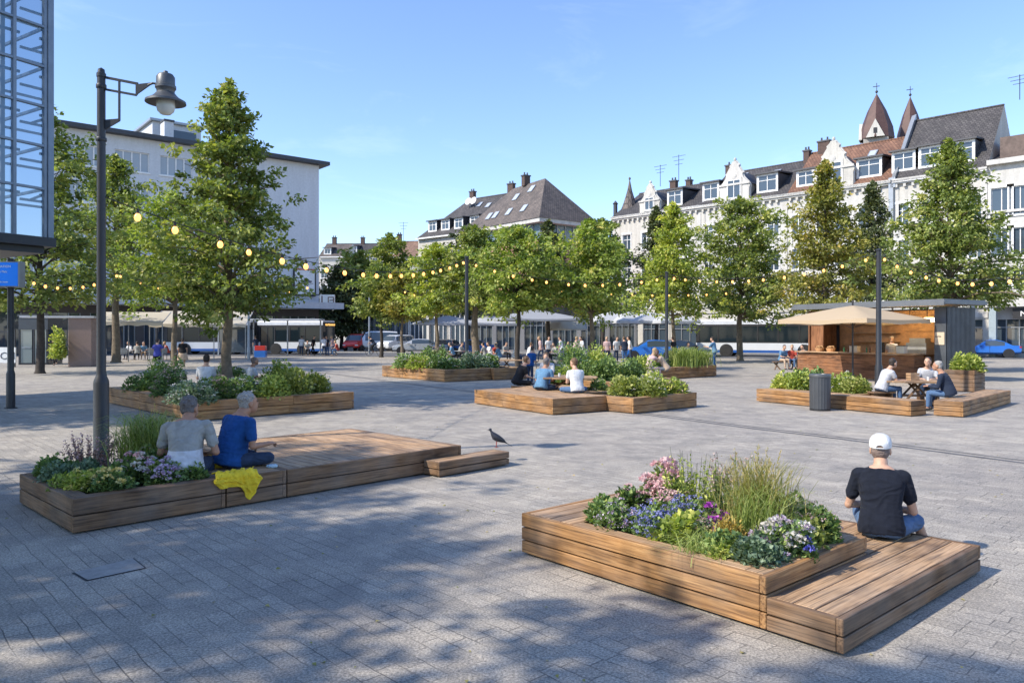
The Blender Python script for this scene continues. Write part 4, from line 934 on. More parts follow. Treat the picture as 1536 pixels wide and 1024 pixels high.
def skylight(rt, x, yy, ze, slope, w=.8, l=1.1):
    a = math.atan(slope); y0, z0 = yy, ze + slope * yy; ca, sa = math.cos(a), math.sin(a); m = MB()
    def P(u, v, n_): return (x + u, y0 + v * ca - n_ * sa, z0 + v * sa + n_ * ca)
    vs = [P(0, 0, .02), P(w, 0, .02), P(w, l, .02), P(0, l, .02), P(0, 0, .12), P(w, 0, .12), P(w, l, .12), P(0, l, .12)]
    m.add(vs, [(4, 5, 6, 7), (0, 1, 5, 4), (1, 2, 6, 5), (2, 3, 7, 6), (3, 0, 4, 7)], 0)
    i_ = .1; m.add([P(i_, i_, .125), P(w - i_, i_, .125), P(w - i_, l - i_, .125), P(i_, l - i_, .125)], [(0, 1, 2, 3)], 1)
    m.build("skylight", [M_GREYM, M_SKYG], rt)
M_SKYG = glass("skylight_glass", (.42, .46, .50), .15)

# --- right-hand row, one plane from (12.2, 91) at -45 degrees
RO = (12.2, 91.0)
def rx(px): r = (px - 768) / F; return (r * RO[1] - RO[0]) / (.7071 * (1 + r))
def rdp(px): return RO[1] - .7071 * rx(px)
EZ = 16.0
def rowhouse(label, pa, pb, roofm, wallm, ridge, cols, dormers=(), depth=11, gable=None, win='cross', skyl=(), xa=None, xb=None, floors=(4.9, 8.3, 11.7), eave=EZ, fh=(2.1, 2.0, 1.9), ww=1.15, cornice=True, ground=True):
    xa = rx(pa) if xa is None else xa; xb = rx(pb) if xb is None else xb; L = xb - xa
    o = (RO[0] + .7071 * xa, RO[1] - .7071 * xa, 0); rt = thing("town_house", label, "building", o, R(-45), "row of old town houses on the right")
    cx_ = [rx(c) - xa for c in cols]; ops = []
    for c in cx_:
        for z, h in zip(floors, fh): ops.append((c - ww / 2, z, ww, h))
    gops = []
    if ground:
        nb = max(2, int(L / 3.2)); bw = L / nb
        for i in range(nb): gops.append((i * bw + .35, .35, bw - .7, 2.75))
    m = MB(); wall_open(m, L - .0, 0, eave, ops + gops, .25, 0)
    m.build("wall", wallm, rt); shell("side_wall", rt, L, depth, eave, wallm)
    for c in cx_:
        for z, h in zip(floors, fh): window(rt, c - ww / 2, z, ww, h, win)
    for g_ in gops:
        mm = MB(); mm.quad((g_[0], .2, g_[1]), (g_[0] + g_[2], .2, g_[1]), (g_[0] + g_[2], .2, g_[1] + g_[3]), (g_[0], .2, g_[1] + g_[3])); w_ = mm.build("shop_window", M_GLASS, rt)
        mm = MB()
        for k in (0, .33, .66, 1): mm.bb(g_[0] + (g_[2] - .08) * k, g_[0] + (g_[2] - .08) * k + .08, .1, .19, g_[1], g_[1] + g_[3])
        mm.bb(g_[0], g_[0] + g_[2], .095, .195, g_[1] + g_[3] * .75, g_[1] + g_[3] * .75 + .08); mm.build("frame", M_GREYM, w_)
    if cornice:
        m = MB(); m.bb(.0, L, -.42, -.002, eave - .45, eave - .18); m.bb(.0, L, -.28, -.003, eave - .62, eave - .455)
        for k in range(int(L / .7)): m.bb(.2 + k * .7, .42 + k * .7, -.26, -.004, eave - .92, eave - .625)
        for z in (4.1, 7.6): m.bb(0, L, -.14, -.002, z, z + .22)
        m.bb(0, L, -.1, -.002, 3.25, 3.75)
        for k in (0.02, L - .5): m.bb(k, k + .45, -.06, -.0025, 4.35, eave - .95)
        m.build("cornice", WHITEW if wallm != WHITEW else CREAM, rt)
    ze = eave; yr = depth / 2; sl_ = (ridge - ze) / yr
    roof_gable(rt, L, depth, ze, ridge, roofm, .3, ends=wallm, yr=yr)
    for (dpx, w, h) in dormers: dormer(rt, rx(dpx) - xa, ze, sl_, w, h, roofm)
    for (spx, yy) in skyl: skylight(rt, rx(spx) - xa, yy, ze, sl_)
    return rt, xa, L, sl_
def ornate_gable(rt, x, z0, w, h, wallm, y=-.12, th=.45, wstyle='casement', ww=1.0, wh=1.7, roofm=None, back=4.2):
    # curved baroque outline
    hw = w / 2; half = [(hw, 0), (hw, h * .30), (hw * 1.06, h * .36), (hw * .92, h * .44), (hw * .78, h * .50), (hw * .62, h * .58), (hw * .55, h * .66), (hw * .60, h * .70), (hw * .50, h * .73), (hw * .40, h * .80), (hw * .30, h * .86), (hw * .32, h * .90), (hw * .20, h * .94), (hw * .14, h * .985), (0, h)]
    poly = [(x + a, z0 + b) for a, b in half] + [(x - a, z0 + b) for a, b in half[::-1][1:]]
    m = MB(); m.prism(poly[::1], y, y + th, 0)
    # coping follows the outline, ball on top
    cop = [(p[0], y + th / 2, p[1] + .03) for p in poly]
    m.tube(cop, .10, 6, 1); m.ell((x, y + th / 2, z0 + h + .22), (.16, .16, .22), 8, 6, 1)
    m.bb(x - hw - .1, x + hw + .1, y - .12, y - .002, z0 + h * .40, z0 + h * .45, 1)
    m.ell((x, y - .02, z0 + h * .62), (.28, .10, .34), 10, 6, 1)
    # body behind running into the roof
    m.bb(x - hw * .9, x + hw * .9, y + th + .002, back * .6, z0, z0 + h * .42, 0)
    m.add([(x - hw * 1.0, y + th, z0 + h * .42), (x + hw * 1.0, y + th, z0 + h * .42), (x, y + th, z0 + h * .8), (x - hw * 1.0, back, z0 + h * .42), (x + hw * 1.0, back, z0 + h * .42), (x, back, z0 + h * .8)], [(0, 2, 5, 3), (2, 1, 4, 5)], 2)
    o = m.build("gable", [wallm, WHITEW, M_DARKR], rt)
    window(o, x - ww / 2, z0 + .35, ww, wh, wstyle, y=y - .2, trim=False)
    mm = MB(); mm.bb(x - ww / 2 - .12, x + ww / 2 + .12, y - .07, y - .002, z0 + .18, z0 + .33); mm.bb(x - ww / 2 - .12, x + ww / 2 + .12, y - .06, y - .002, z0 + .37 + wh, z0 + .55 + wh)
    for s_ in (-1, 1): mm.bb(x + s_ * (ww / 2 + .08) - .07, x + s_ * (ww / 2 + .08) + .07, y - .05, y - .002, z0 + .335, z0 + .365 + wh)
    mm.build("window_surround", WHITEW, o); return o
# corner house with turret
rt, xa, L, sl_ = rowhouse("cream corner house with dark roof and pointed turret, far end of the row", 919, 1052, ROOF_D, CREAM, 19.4, [940, 969, 997, 1028], [(1008, 2.0, 1.8)], skyl=[(1028, 3.6)])
ornate_gable(rt, rx(975) - xa, EZ - .2, 2.7, 3.3, CREAM, ww=1.2, wh=1.4)
m = MB(); m.lathe([(1.15, 11.5), (1.15, 16.2), (1.35, 16.25), (1.3, 16.4), (.72, 17.9), (.30, 19.3), (.05, 20.6), (.0, 20.7)], 10, (.6, 2.6, 0)); m.ell((.6, 2.6, 20.8), (.14, .14, .18), 8, 6)
m.build("turret", [ROOF_G], rt, 30)
m = MB(); m.lathe([(.25, 15), (.25, 17.6), (.34, 17.7), (.0, 18.1)], 8, (-.5, 1.2, 0)); m.build("turret_stack", M_DARKR, rt)
chimney(rt, 5.0, 5.5, 18.5, 20.2); chimney(rt, 6.8, 6, 18.5, 20.1, .6); antenna(rt, 3.4, 5, 19.8, 2.6); antenna(rt, 6.0, 5, 20, 3.2)
rt, xa, L, sl_ = rowhouse("white house with slate roof and baroque gable, second from the far end", 1052, 1182, ROOF_D, WHITEW, 20.1, [1062, 1098, 1128, 1160], [(1062, 2.0, 1.9), (1147, 2.3, 1.9)], skyl=[(1120, 3.4), (1132, 3.6), (1080, 4)])
ornate_gable(rt, rx(1102) - xa, EZ - .2, 3.4, 4.2, WHITEW, ww=1.5, wh=1.9); chimney(rt, .6, 5.5, 19, 20.9, 1.3); chimney(rt, 9.4, 5.3, 19, 21.0, .6)
rt, xa, L, sl_ = rowhouse("white house with red-brown tiled roof and curved gable in the middle of the row", 1182, 1338, ROOF_R, WHITEW, 20.8, [1197, 1235, 1262, 1298, 1325], [(1205, 1.9, 1.6), (1300, 2.3, 1.8)], skyl=[(1280, 3.4)])
ornate_gable(rt, rx(1250) - xa, EZ - .2, 3.8, 4.5, CREAM, ww=1.7, wh=2.1); chimney(rt, 1.4, 5.4, 19.5, 21.7, 1.2)
m = MB(); m.bb(L - .2, L + .2, -.3, 0, 12, EZ, 0); m.build("downpipe", M_GREYM, rt)
# party wall upstands between roofs
def upstand(px, ridge, mat=WHITEW):
    xa = rx(px); o = (RO[0] + .7071 * xa, RO[1] - .7071 * xa, 0)
    return xa
rt, xa, L, sl_ = rowhouse("white house with high dark tiled roof and three flat dormers", 1340, 1482, ROOF_D, CREAM, 22.2, [1353, 1393, 1432, 1465], [(1352, 2.0, 1.8), (1392, 1.9, 1.9), (1436, 2.4, 1.9)], depth=11)
antenna(rt, 8.6, 5.5, 22.4, 2.2)
m = MB(); m.add([(-.15, -.3, EZ - .3), (-.15, 5.5, 22.75), (-.15, 5.5, 22.4), (-.15, -.3, EZ - .9), (.25, -.3, EZ + .05), (.25, 5.5, 22.85), (.25, 5.5, 22.4), (.25, -.3, EZ - .9)], [(0, 1, 5, 4), (0, 4, 7, 3), (0, 3, 2, 1), (4, 5, 6, 7)])
m.build("roof_upstand", M_GREYM, rt)
for pp in (1052, 1182):
    pass
rt, xa, L, sl_ = rowhouse("plain white modern house with tall windows at the right edge", 1482, 1640, ROOF_D, WHITEW, 18.2, [1502, 1530, 1560, 1592], [], win='casement', ww=1.5, fh=(2.3, 2.3, 2.3), eave=16.2, cornice=False)
for q_, yq, za, zb_ in (("cornice", .5, 15.9, 16.3), ("canopy", 1.6, 4.1, 5.5), ("string_course", .15, 8.0, 8.2), ("string_course", .15, 11.9, 12.1)): MB().bb(0, L, -yq, -.002, za, zb_).build(q_, WHITEW, rt)
m = MB(); m.bb(.6, L - .4, 1.2, 5.0, 16.2, 18.4); m.build("roof_storey", simple("dark_brown_attic", (.13, .095, .08), .8, 0, .3, 3), rt); chimney(rt, 4, 4, 16.2, 19)
for x in (.4, 4.2, 8.0, 12): MB().bb(x, x + .5, -1.5, -1.0, 0, 4.098).build("column", simple("blue_grey_column", (.30, .36, .38), .6), rt)
sg = MB(); sg.bb(2.0, 9.5, -1.2, -1.05, 3.15, 4.0); s_ = sg.build("fascia_sign", M_BLACK, rt)
def text(name, s, size, mat, parent, loc, rot, ext=.004, align='LEFT', sx=1.0):
    c = bpy.data.curves.new(name, 'FONT'); c.body = s; c.size = size; c.extrude = ext; c.align_x = align; c.resolution_u = 2
    o = bpy.data.objects.new(name, c); COL.objects.link(o); dg = bpy.context.evaluated_depsgraph_get(); dg.update()
    me = bpy.data.meshes.new_from_object(o.evaluated_get(dg)); bpy.data.objects.remove(o); me.materials.clear(); me.materials.append(mat)
    o = link(name, me, parent, loc); o.rotation_euler = rot; o.scale = (sx, 1, 1); return o
M_REDL = simple("red_letters", (.75, .06, .08), .5, emit=(.9, .08, .10), es=.5); M_WHL = simple("white_letters", (.8, .8, .8), .5)
text("lettering", "ROSSOS", .62, M_REDL, s_, (4.7, -1.21, 3.33), (R(90), 0, 0), sx=1.25)
text("lettering", "MT", .62, M_WHL, s_, (2.5, -1.21, 3.33), (R(90), 0, 0))

# --- church behind the row
ch = thing("church", "church with two pointed copper-brown spires rising behind the roofs", "church", (XD(1315, 112), 112, 0), R(-30))
SP = simple("spire_slate_brown", (.085, .045, .038), .6, .1, .25, 1.2, .4, 8)
def spire(x, y, r, zb, zt, nm="spire"):
    m = MB(); m.lathe([(r, zb), (r * 1.02, zb + .1), (r * .93, zb + (zt - zb) * .25), (r * .55, zb + (zt - zb) * .62), (.03, zt)], 8, (x, y, 0)); m.build(nm, SP, ch, 20)
    m = MB(); m.tube([(x, y, zt), (x, y, zt + 1.6)], .05, 5); m.bar((x - .5, y, zt + 1.1), (x + .4, y, zt + 1.1), .09); m.ell((x, y, zt + .3), (.2, .2, .2), 8, 6); m.build("cross", M_BLACK, ch)
tz = ZD(208, 112)
m = MB(); m.bb(-1.65, 1.65, -1.65, 1.65, 0, tz); m.build("tower", STONE, ch)
for rr in range(2):
    m = MB()
    pts = [(-1.25, tz - .2), (1.25, tz - .2), (0, tz + 2.4)]
    m.T = Matrix.Rotation(R(90) * (rr * -1), 4, 'Z'); m.prism(pts, -2.32, -1.6); m.bb(-.25, .25, -2.35, -2.322, tz + .3, tz + 1.1, 1); m.build("tower_gable", [CREAM, M_BLACK], ch)
spire(0, 0, 2.35, tz - .2, ZD(141, 112))
m = MB(); m.bb(3.0, 5.6, 4.0, 6.6, 0, tz - 1); m.build("tower", STONE, ch); spire(4.2, 4.6, 1.9, tz - .6, ZD(152, 116))
m = MB(); m.bb(-8, 16, 2.2, 16, 0, 14); m.build("nave", STONE, ch)

# --- cream mansard house and hipped corner building, centre
u_ = Vector((10.7, -9.0)).normalized(); a_ = math.degrees(math.atan2(-9.0, 10.7))
ho = thing("town_house", "cream house with dark roof, four dormers and satellite dishes, centre left", "building", (-13.6, 110, 0), R(a_), "houses beyond the square")
L = 13.5; ez = 16.0; rz_ = 21.6; D_ = 12
cols = [1.6, 4.4, 7.2, 10.0]; ops = [(c, z, 1.3, 1.9) for c in cols for z in (4.5, 8.2, 12.0)]
m = MB(); wall_open(m, L, 0, ez, ops, .25); m.build("wall", CREAM, ho); shell("side_wall", ho, L, D_, ez, CREAM)
for o_ in ops: window(ho, o_[0], o_[1], 1.3, 1.9, 'casement')
roof_gable(ho, L, D_, ez, rz_, ROOF_D, .4, ends=CREAM, hip0=4.5); s2 = (rz_ - ez) / (D_ / 2)
for x in (2.4, 5.0, 7.6, 10.6): dormer(ho, x, ez, s2, 1.7, 1.5, ROOF_D)
for x, y in ((7.5, 4.2), (9.5, 3.8), (11.5, 4.4)): skylight(ho, x, y, ez, s2)
chimney(ho, 5.2, 6, 21, 22.6, .8); chimney(ho, 12.6, 6, 21, 22.8, 1.0)
for x in (6.1, 7.1):
    m = MB(); m.T = Matrix.Translation((x, 4.2, 20.9)) @ Matrix.Rotation(R(70), 4, 'X'); m.lathe([(.0, .0), (.4, .05), (.55, .14), (.57, .16), (.4, .07), (0, .03)], 14); m.T = Matrix(); m.tube([(x, 4.4, 20.9), (x, 4.6, 20.0)], .04, 5); m.build("satellite_dish", M_WHITE, ho)
hb = thing("corner_building", "corner building with big hipped grey-brown roof, glass top floor and brick wall", "building", (3.2, 86, 0), R(38), "houses beyond the square")
Lx, Ly, ez = 7.9, 14.0, 15.0
m = MB(); m.bb(0, Lx, 0, Ly, 0, 12.6); m.build("brick_body", BRICKW, hb)
m = MB(); m.bb(.25, Lx - .25, .25, Ly - .25, 12.6, 14.5); m.build("glass_storey", glass("blue_grey_band_glass", (.16, .24, .27), .08), hb)
m = MB()
for i in range(7): x = .18 + (Lx - .46) * i / 6; m.bb(x, x + .1, .12, .24, 12.6, 14.5)
for i in range(12): y = .18 + (Ly - .46) * i / 11; m.bb(.12, .24, y, y + .1, 12.6, 14.5)
m.build("mullions", M_GREYM, hb)
m = MB(); m.bb(-.7, Lx + .7, -.7, Ly + .7, 14.5, 14.95); m.build("eaves_band", WHITEW, hb)
zr = 20.6; A = [(-.8, -.8, 14.95), (Lx + .8, -.8, 14.95), (Lx + .8, Ly + .8, 14.95), (-.8, Ly + .8, 14.95)]; r1 = (Lx / 2, Lx / 2 - .2, zr); r2 = (Lx / 2, Ly - Lx / 2, zr - .3)
sl2 = math.hypot(Lx / 2 + .8, zr - 15); m = MB()
m.add([A[0], A[1], r1], [(0, 1, 2)], 0, [(0, 0, 0), (Lx + 1.6, 0, 0), (Lx / 2 + .8, sl2, 0)])
m.add([A[1], A[2], r2, r1], [(0, 1, 2, 3)], 0, [(0, 0, 0), (Ly + 1.6, 0, 0), (Ly - Lx / 2, sl2, 0), (Lx / 2, sl2, 0)])
m.add([A[3], A[0], r1, r2], [(0, 1, 2, 3)], 0, [(0, 0, 0), (Ly + 1.6, 0, 0), (Ly - Lx / 2, sl2, 0), (Lx / 2, sl2, 0)])
m.add([A[2], A[3], r2], [(0, 1, 2)], 0, [(0, 0, 0), (Lx + 1.6, 0, 0), (Lx / 2 + .8, sl2, 0)])
m.build("roof", ROOF_G, hb)
# roof windows on the left slope (local -x side) and one on the right slope
sl3 = (zr - 14.95) / (Lx / 2 + .8)
for (yy, v) in ((3.2, 1.6), (6.0, 1.5), (8.6, 1.4), (9.9, 1.4), (6.8, 4.2), (4.6, 5.2)):
    m = MB(); k = math.atan(sl3); ca, sa = math.cos(k), math.sin(k)
    def Pq(u, w_, n_): return (-.8 + (v + w_) * ca - n_ * sa, yy + u, 14.95 + (v + w_) * sa + n_ * ca)
    w_, l_ = (.8, 1.1)
    m.add([Pq(0, 0, .03), Pq(w_, 0, .03), Pq(w_, l_, .03), Pq(0, l_, .03), Pq(0, 0, .14), Pq(w_, 0, .14), Pq(w_, l_, .14), Pq(0, l_, .14)], [(7, 6, 5, 4), (4, 5, 1, 0), (5, 6, 2, 1), (6, 7, 3, 2), (7, 4, 0, 3)]); m.build("skylight", M_SKYG, hb)
skylight(hb, 3.2, 1.2, 15.3, (zr - 14.95) / 4.6, .8, 1.0)
ops = []
for i in range(4):
    window(hb, .8 + i * 1.9, 8.6, 1.1, 1.7, 'casement', y=-.22, trim=False); window(hb, .8 + i * 1.9, 5.0, 1.1, 1.7, 'casement', y=-.22, trim=False)
m = MB(); m.bb(-3, Lx + 3, -3.5, -.1, 4.05, 4.9); m.build("canopy_red", simple("red_awning", (.62, .07, .04), .7), hb)
chimney(hb, 3.9, 7.4, 20.2, 21.4, .9)
m = MB(); m.bb(-2.9, Lx + 2.9, -3.3, -.05, 3.2, 4.04); m.build("shop_fascia", SHOPD, hb)

# --- low shop pavilion line under the centre trees (glazed cafes)
def shopline(label, p0, p1, d0, d1, hgt, wallm, n, fascia, depth=5):
    a = Vector((XD(p0, d0), d0)); b = Vector((XD(p1, d1), d1)); L = (b - a).length; an = math.atan2((b - a).y, (b - a).x)
    rt = thing("shop_building", label, "building", (a.x, a.y, 0), an, "low shops behind the trees")
    bw = L / n; ops = [(i * bw + .2, .25, bw - .4, hgt - 1.15) for i in range(n)]
    m = MB(); wall_open(m, L, 0, hgt, ops, .3); m.build("wall", wallm, rt); shell("side_wall", rt, L, depth, hgt, wallm)
    for o_ in ops:
        mm = MB(); mm.quad((o_[0], .25, o_[1]), (o_[0] + o_[2], .25, o_[1]), (o_[0] + o_[2], .25, o_[1] + o_[3]), (o_[0], .25, o_[1] + o_[3])); w = mm.build("shop_window", M_GLASS, rt)
        mm = MB()
        for k in range(5): x = o_[0] + (o_[2] - .07) * k / 4; mm.bb(x, x + .07, .12, .24, o_[1], o_[1] + o_[3])
        mm.bb(o_[0], o_[0] + o_[2], .115, .245, o_[1] + o_[3] * .72, o_[1] + o_[3] * .72 + .07); mm.build("frame", M_WHITE if n % 2 else M_GREYM, w)
    m = MB(); m.bb(-.1, L + .1, -.25, -.003, hgt - .75, hgt + .1); m.build("fascia", fascia, rt); return rt
shopline("low grey cafe building behind the white parasols in the centre", 700, 955, 80, 78, 4.6, wallmat("grey_render", (.26, .26, .27)), 6, SHOPD)
shopline("low white shop building beside the parked silver car", 612, 705, 88, 82, 5.0, WHITEW, 3, WHITEW)
shopline("grey shop building with columns behind the parked vans", 545, 610, 96, 90, 5.6, STONE, 4, STONE)
# --- far houses in the left gap
def farhouse(label, px0, px1, d, ey, ry, wallm, roofm, gz=4, depth=9):
    x0, x1 = XD(px0, d), XD(px1, d); L = x1 - x0; e = ZD(ey, d); r_ = ZD(ry, d)
    rt = thing("town_house", label, "building", (x0, d, 0), R(-6), "far houses in the gap")
    n = max(2, int(L / 2.6)); ops = [(i * L / n + .5, z, 1.2, 1.7) for i in range(n) for z in np.arange(3.6, e - 2.4, 3.1)]
    m = MB(); wall_open(m, L, 0, e, ops, .2); m.build("wall", wallm, rt); shell("side_wall", rt, L, depth, e, wallm)
    for o_ in ops: window(rt, o_[0], float(o_[1]), 1.2, 1.7, 'casement')
    roof_gable(rt, L, depth, e, r_, roofm, .3, ends=wallm)
    for i in range(max(1, n // 2)): dormer(rt, 1.6 + i * 3.6, e, (r_ - e) / (depth / 2), 1.5, 1.3, roofm)
    chimney(rt, L * .3, depth / 2, r_ - .5, r_ + 1.2); return rt
farhouse("far pale house with grey roof next to the office block", 478, 520, 150, 384, 362, CREAM, ROOF_G)
farhouse("far white house with antenna roof behind the dark trees", 518, 575, 160, 380, 362, WHITEW, ROOF_D)
rt = farhouse("far house with brown roof left of the cream mansard house", 572, 632, 135, 384, 358, CREAM, ROOF_B); antenna(rt, 3, 4, ZD(358, 135), 3.5)

# --- white office block on the left
OA = Vector((-33.4, 57.0)); OBv = Vector((-17.8, 70.0)); od = (OBv - OA).normalized(); oang = math.atan2(od.y, od.x); ext = 14.0
o0 = OA - od * ext; OL = (OBv - OA).length + ext
def ox(px):  # distance along the facade for a photo column
    r = (px - 768) / F; return (r * o0.y - o0.x) / (od.x - r * od.y)
of = thing("office_block", "white post-war office block with dark flat roof edge and ribbon windows, left", "building", (o0.x, o0.y, 0), oang)
oz = 17.4; grp = [(172, 224, 4), (240, 291, 4)]
x1_, x2_ = ox(172), ox(224); gw = x2_ - x1_; pitch = ox(240) - x1_
ops = []
for k in range(-4, 4):
    gx = x1_ + k * pitch
    if gx < .3: continue
    for z in (15.75, 12.95, 10.15, 7.35): ops.append((gx, z - 1.15 * 0 - 1.0, gw, 1.55))
ops = [(a, z, w, h) for a, z, w, h in ops if a + w < ox(400)]
m = MB(); wall_open(m, OL, 4.7, oz, ops, .22); m.build("wall", OFFW, of)
shell("side_wall", of, OL, 13, oz, OFFW, 4.7)
sm_ = MB().bb(-.08, gw + .08, -.09, -.002, -.12, -.01).mesh("sill", M_WHITE)
for a, z, w, h in ops: link("sill", sm_, window(of, a, z, w, h, 'n4', gm=M_GLASSP, trim=False))
m = MB(); m.bb(-.4, OL + .75, -.75, 13.4, oz + .003, oz + .32); m.build("roof_edge", simple("dark_roof_edge", (.045, .05, .06), .6), of)
m = MB(); m.bb(ox(245), ox(320), 3.2, 9, oz + .33, oz + 2.4); ph_ = m.build("penthouse", OFFW, of)
m = MB(); m.bb(ox(240), ox(325), 2.9, 9.3, oz + 2.402, oz + 2.6); m.build("penthouse_roof", M_GREYM, of)
m = MB(); m.bb(ox(272), ox(312), 3.1, 3.19, oz + .9, oz + 1.9); m.build("penthouse_glazing", M_GLASS, ph_)
m = MB(); m.bb(ox(252), ox(266), 1.0, 2.2, oz + .33, oz + 2.0, 0); m.bb(ox(251), ox(267), .9, 2.3, oz + 2.002, oz + 2.15, 1); m.build("chimney", [OFFW, M_DARKR], of)
m = MB(); m.bb(-2, OL + 1.2, -2.6, -.003, 4.15, 4.7); m.build("canopy_slab", simple("pale_concrete", (.50, .51, .53), .8), of)
nb = 9; bw = OL / nb; gops = [(i * bw + .3, .2, bw - .6, 3.3) for i in range(nb)]
m = MB(); wall_open(m, OL, 0, 4.148, gops, .3, y=.02); m.build("ground_floor_wall", simple("dark_stone_base", (.10, .085, .08), .6), of)
m = MB(); m.bb(0, OL, .6, 12.9, 0, 4.1); m.build("ground_floor_core", SHOPD, of)
for g_ in gops:
    mm = MB(); mm.quad((g_[0], .3, .2), (g_[0] + g_[2], .3, .2), (g_[0] + g_[2], .3, 3.5), (g_[0], .3, 3.5)); w_ = mm.build("shop_window", M_GLASS, of)
    mm = MB()
    for k in range(5): mm.bb(g_[0] + (g_[2] - .08) * k / 4, g_[0] + (g_[2] - .08) * k / 4 + .08, .18, .29, .2, 3.5)
    mm.build("frame", M_GREYM, w_)
# framed white poster panel and box sign on the office block
xb0, xb1 = ox(441), ox(471)
bp = thing("billboard", "white framed poster panel with a small dark logo high on the blank wall", "billboard", (o0.x + od.x * xb0, o0.y + od.y * xb0, 0), oang)
w = xb1 - xb0; z0, z1 = ZD(440, 67.5), ZD(403, 67.5)
m = MB(); m.bb(0, w, -.16, -.01, z0, z1); m.build("panel", M_WHITE, bp)
m = MB(); m.bb(-.08, w + .08, -.2, -.0, z1 + .002, z1 + .12, 1); m.bb(-.08, w + .08, -.2, -.0, z0 - .16, z0 - .002, 0); m.bb(w + .002, w + .1, -.2, -.0, z0, z1, 0); m.bb(-.1, -.002, -.2, 0, z0, z1, 0); m.build("frame", [M_BLACK, simple("red_trim", (.5, .12, .08), .5)], bp)
zc = (z0 + z1) / 2 + .1; m = MB(); m.prism([(w * .32, zc), (w * .45, zc - .16), (w * .8, zc - .16), (w * .86, zc + .02), (w * .70, zc + .10), (w * .5, zc + .10)], -.19, -.162); m.build("logo", simple("logo_grey", (.12, .13, .15), .5), bp)
bs = thing("box_sign", "white illuminated box sign with a dark angular logo at the building's end", "sign", (XD(480, 69), 69, 0), R(4))
m = MB(); wv = 22 * 69 / F; z0, z1 = ZD(459, 69), ZD(442, 69); m.bb(0, wv, -.2, .2, z0, z1, ch=.03); m.build("box", simple("sign_cream", (.70, .66, .58), .5), bs)
m = MB(); a0 = wv * .55
for (x, z, ww_, hh_) in ((0, 0, .55, .08), (0, .08, .08, .42), (0, .5, .55, .08), (.15, .24, .36, .08), (.47, .1, .08, .38)): m.bb(a0 + x, a0 + x + ww_, -.215, -.202, z0 + .25 + z, z0 + .25 + z + hh_)
m.bb(wv * .12, wv * .2, -.215, -.202, z0 + .1, z1 - .1); m.build("logo", simple("logo_brown", (.14, .05, .03), .5), bs)
m = MB(); m.bar((0, 0, z0 - .0), (-1.6, .3, z0 - .0), .1); m.bar((0, 0, z1), (-1.6, .3, z1), .1); m.build("bracket", M_POLE, bs)

for o_ in (of, bp, bs): o_.scale = (1.25,) * 3; o_.location = (o_.location.x * 1.25, o_.location.y * 1.25, -.4875)
# --- glass tower, upper left
gt = thing("glass_tower", "blue glass tower with white inner trusses above a dark canopy, top left", "building", (-14.78, 24.0, 0), math.atan2(24 - 19.8, -14.2 + 16.9))
TG = glass("tower_glass", (.04, .11, .19), .03, tr=.3)
STL = simple("tower_frame_steel", (.17, .21, .26), .4, .4); TW = simple("tower_white_steel", (.62, .66, .70), .45)
TL = 8.4; TD = 3.6; zb = 4.95
fl = [zb, 6.5, 7.85, 9.1, 10.35, 11.6, 12.9, 14.2, 15.5, 16.8, 18.1, 19.4]
# local x runs from the corner towards -x (behind the frame), y is depth; curved front
NS = 9; crv = lambda i: .5 * math.sin(math.pi * (i / NS) * .5)
fp = [(-TL * i / NS * 1.0, -crv(i)) for i in range(NS + 1)]
m = MB()
for i in range(NS):
    a, b = fp[i], fp[i + 1]
    m.add([(b[0], b[1], zb), (a[0], a[1], zb), (a[0], a[1], fl[-1]), (b[0], b[1], fl[-1])], [(0, 1, 2, 3)])
m.add([(0, 0, zb), (0, TD, zb), (0, TD, fl[-1]), (0, 0, fl[-1])], [(0, 1, 2, 3)])
m.build("curtain_glass", TG, gt)
m = MB()
for i in range(NS + 1): m.bb(fp[i][0] - .045, fp[i][0] + .045, fp[i][1] - .1, fp[i][1] + .06, zb, fl[-1])
for z in fl:
    for i in range(NS): m.bar((fp[i][0], fp[i][1] - .03, z), (fp[i + 1][0], fp[i + 1][1] - .03, z), .12, .07)
    m.bar((.0, 0, z), (.0, TD, z), .08)
m.bb(.05, .22, -.14, .05, zb - .1, fl[-1] + .2)
m.build("mullions", STL, gt)
m = MB()
for z in fl[1:]:
    for y in (.9, 2.2, 3.4): m.bb(-TL, -.3, y, y + .07, z - .08, z)
m.build("floor_slabs", TW, gt)
m = MB()
for k in range(len(fl) - 1):
    for i in range(3):
        x = -.7 - i * 2.2; m.bar((x, 1.2, fl[k]), (x - 2.2, 1.2, fl[k + 1]) if k % 2 else (x - 2.2, 1.2, fl[k] + .1), .07)
        m.bar((x, 1.2, fl[k] + .02), (x, 1.2, fl[k + 1] + .02), .13)
        if k % 2: m.bar((x, 2.4, fl[k]), (x - 2.2, 1.3, fl[k + 1]), .08)
m.build("inner_truss", TW, gt)
m = MB(); m.bb(-TL - 1, .14, -.45, TD + .4, 4.66, 4.94); m.bb(-TL - 1, -.1, -.2, TD, 4.45, 4.655); m.build("canopy", simple("canopy_dark", (.03, .035, .04), .5), gt)
for x in (-2.0, -6.0): MB().bb(x, x + .25, 1.6, 1.85, 0, 4.44).build("column", M_POLE, gt)
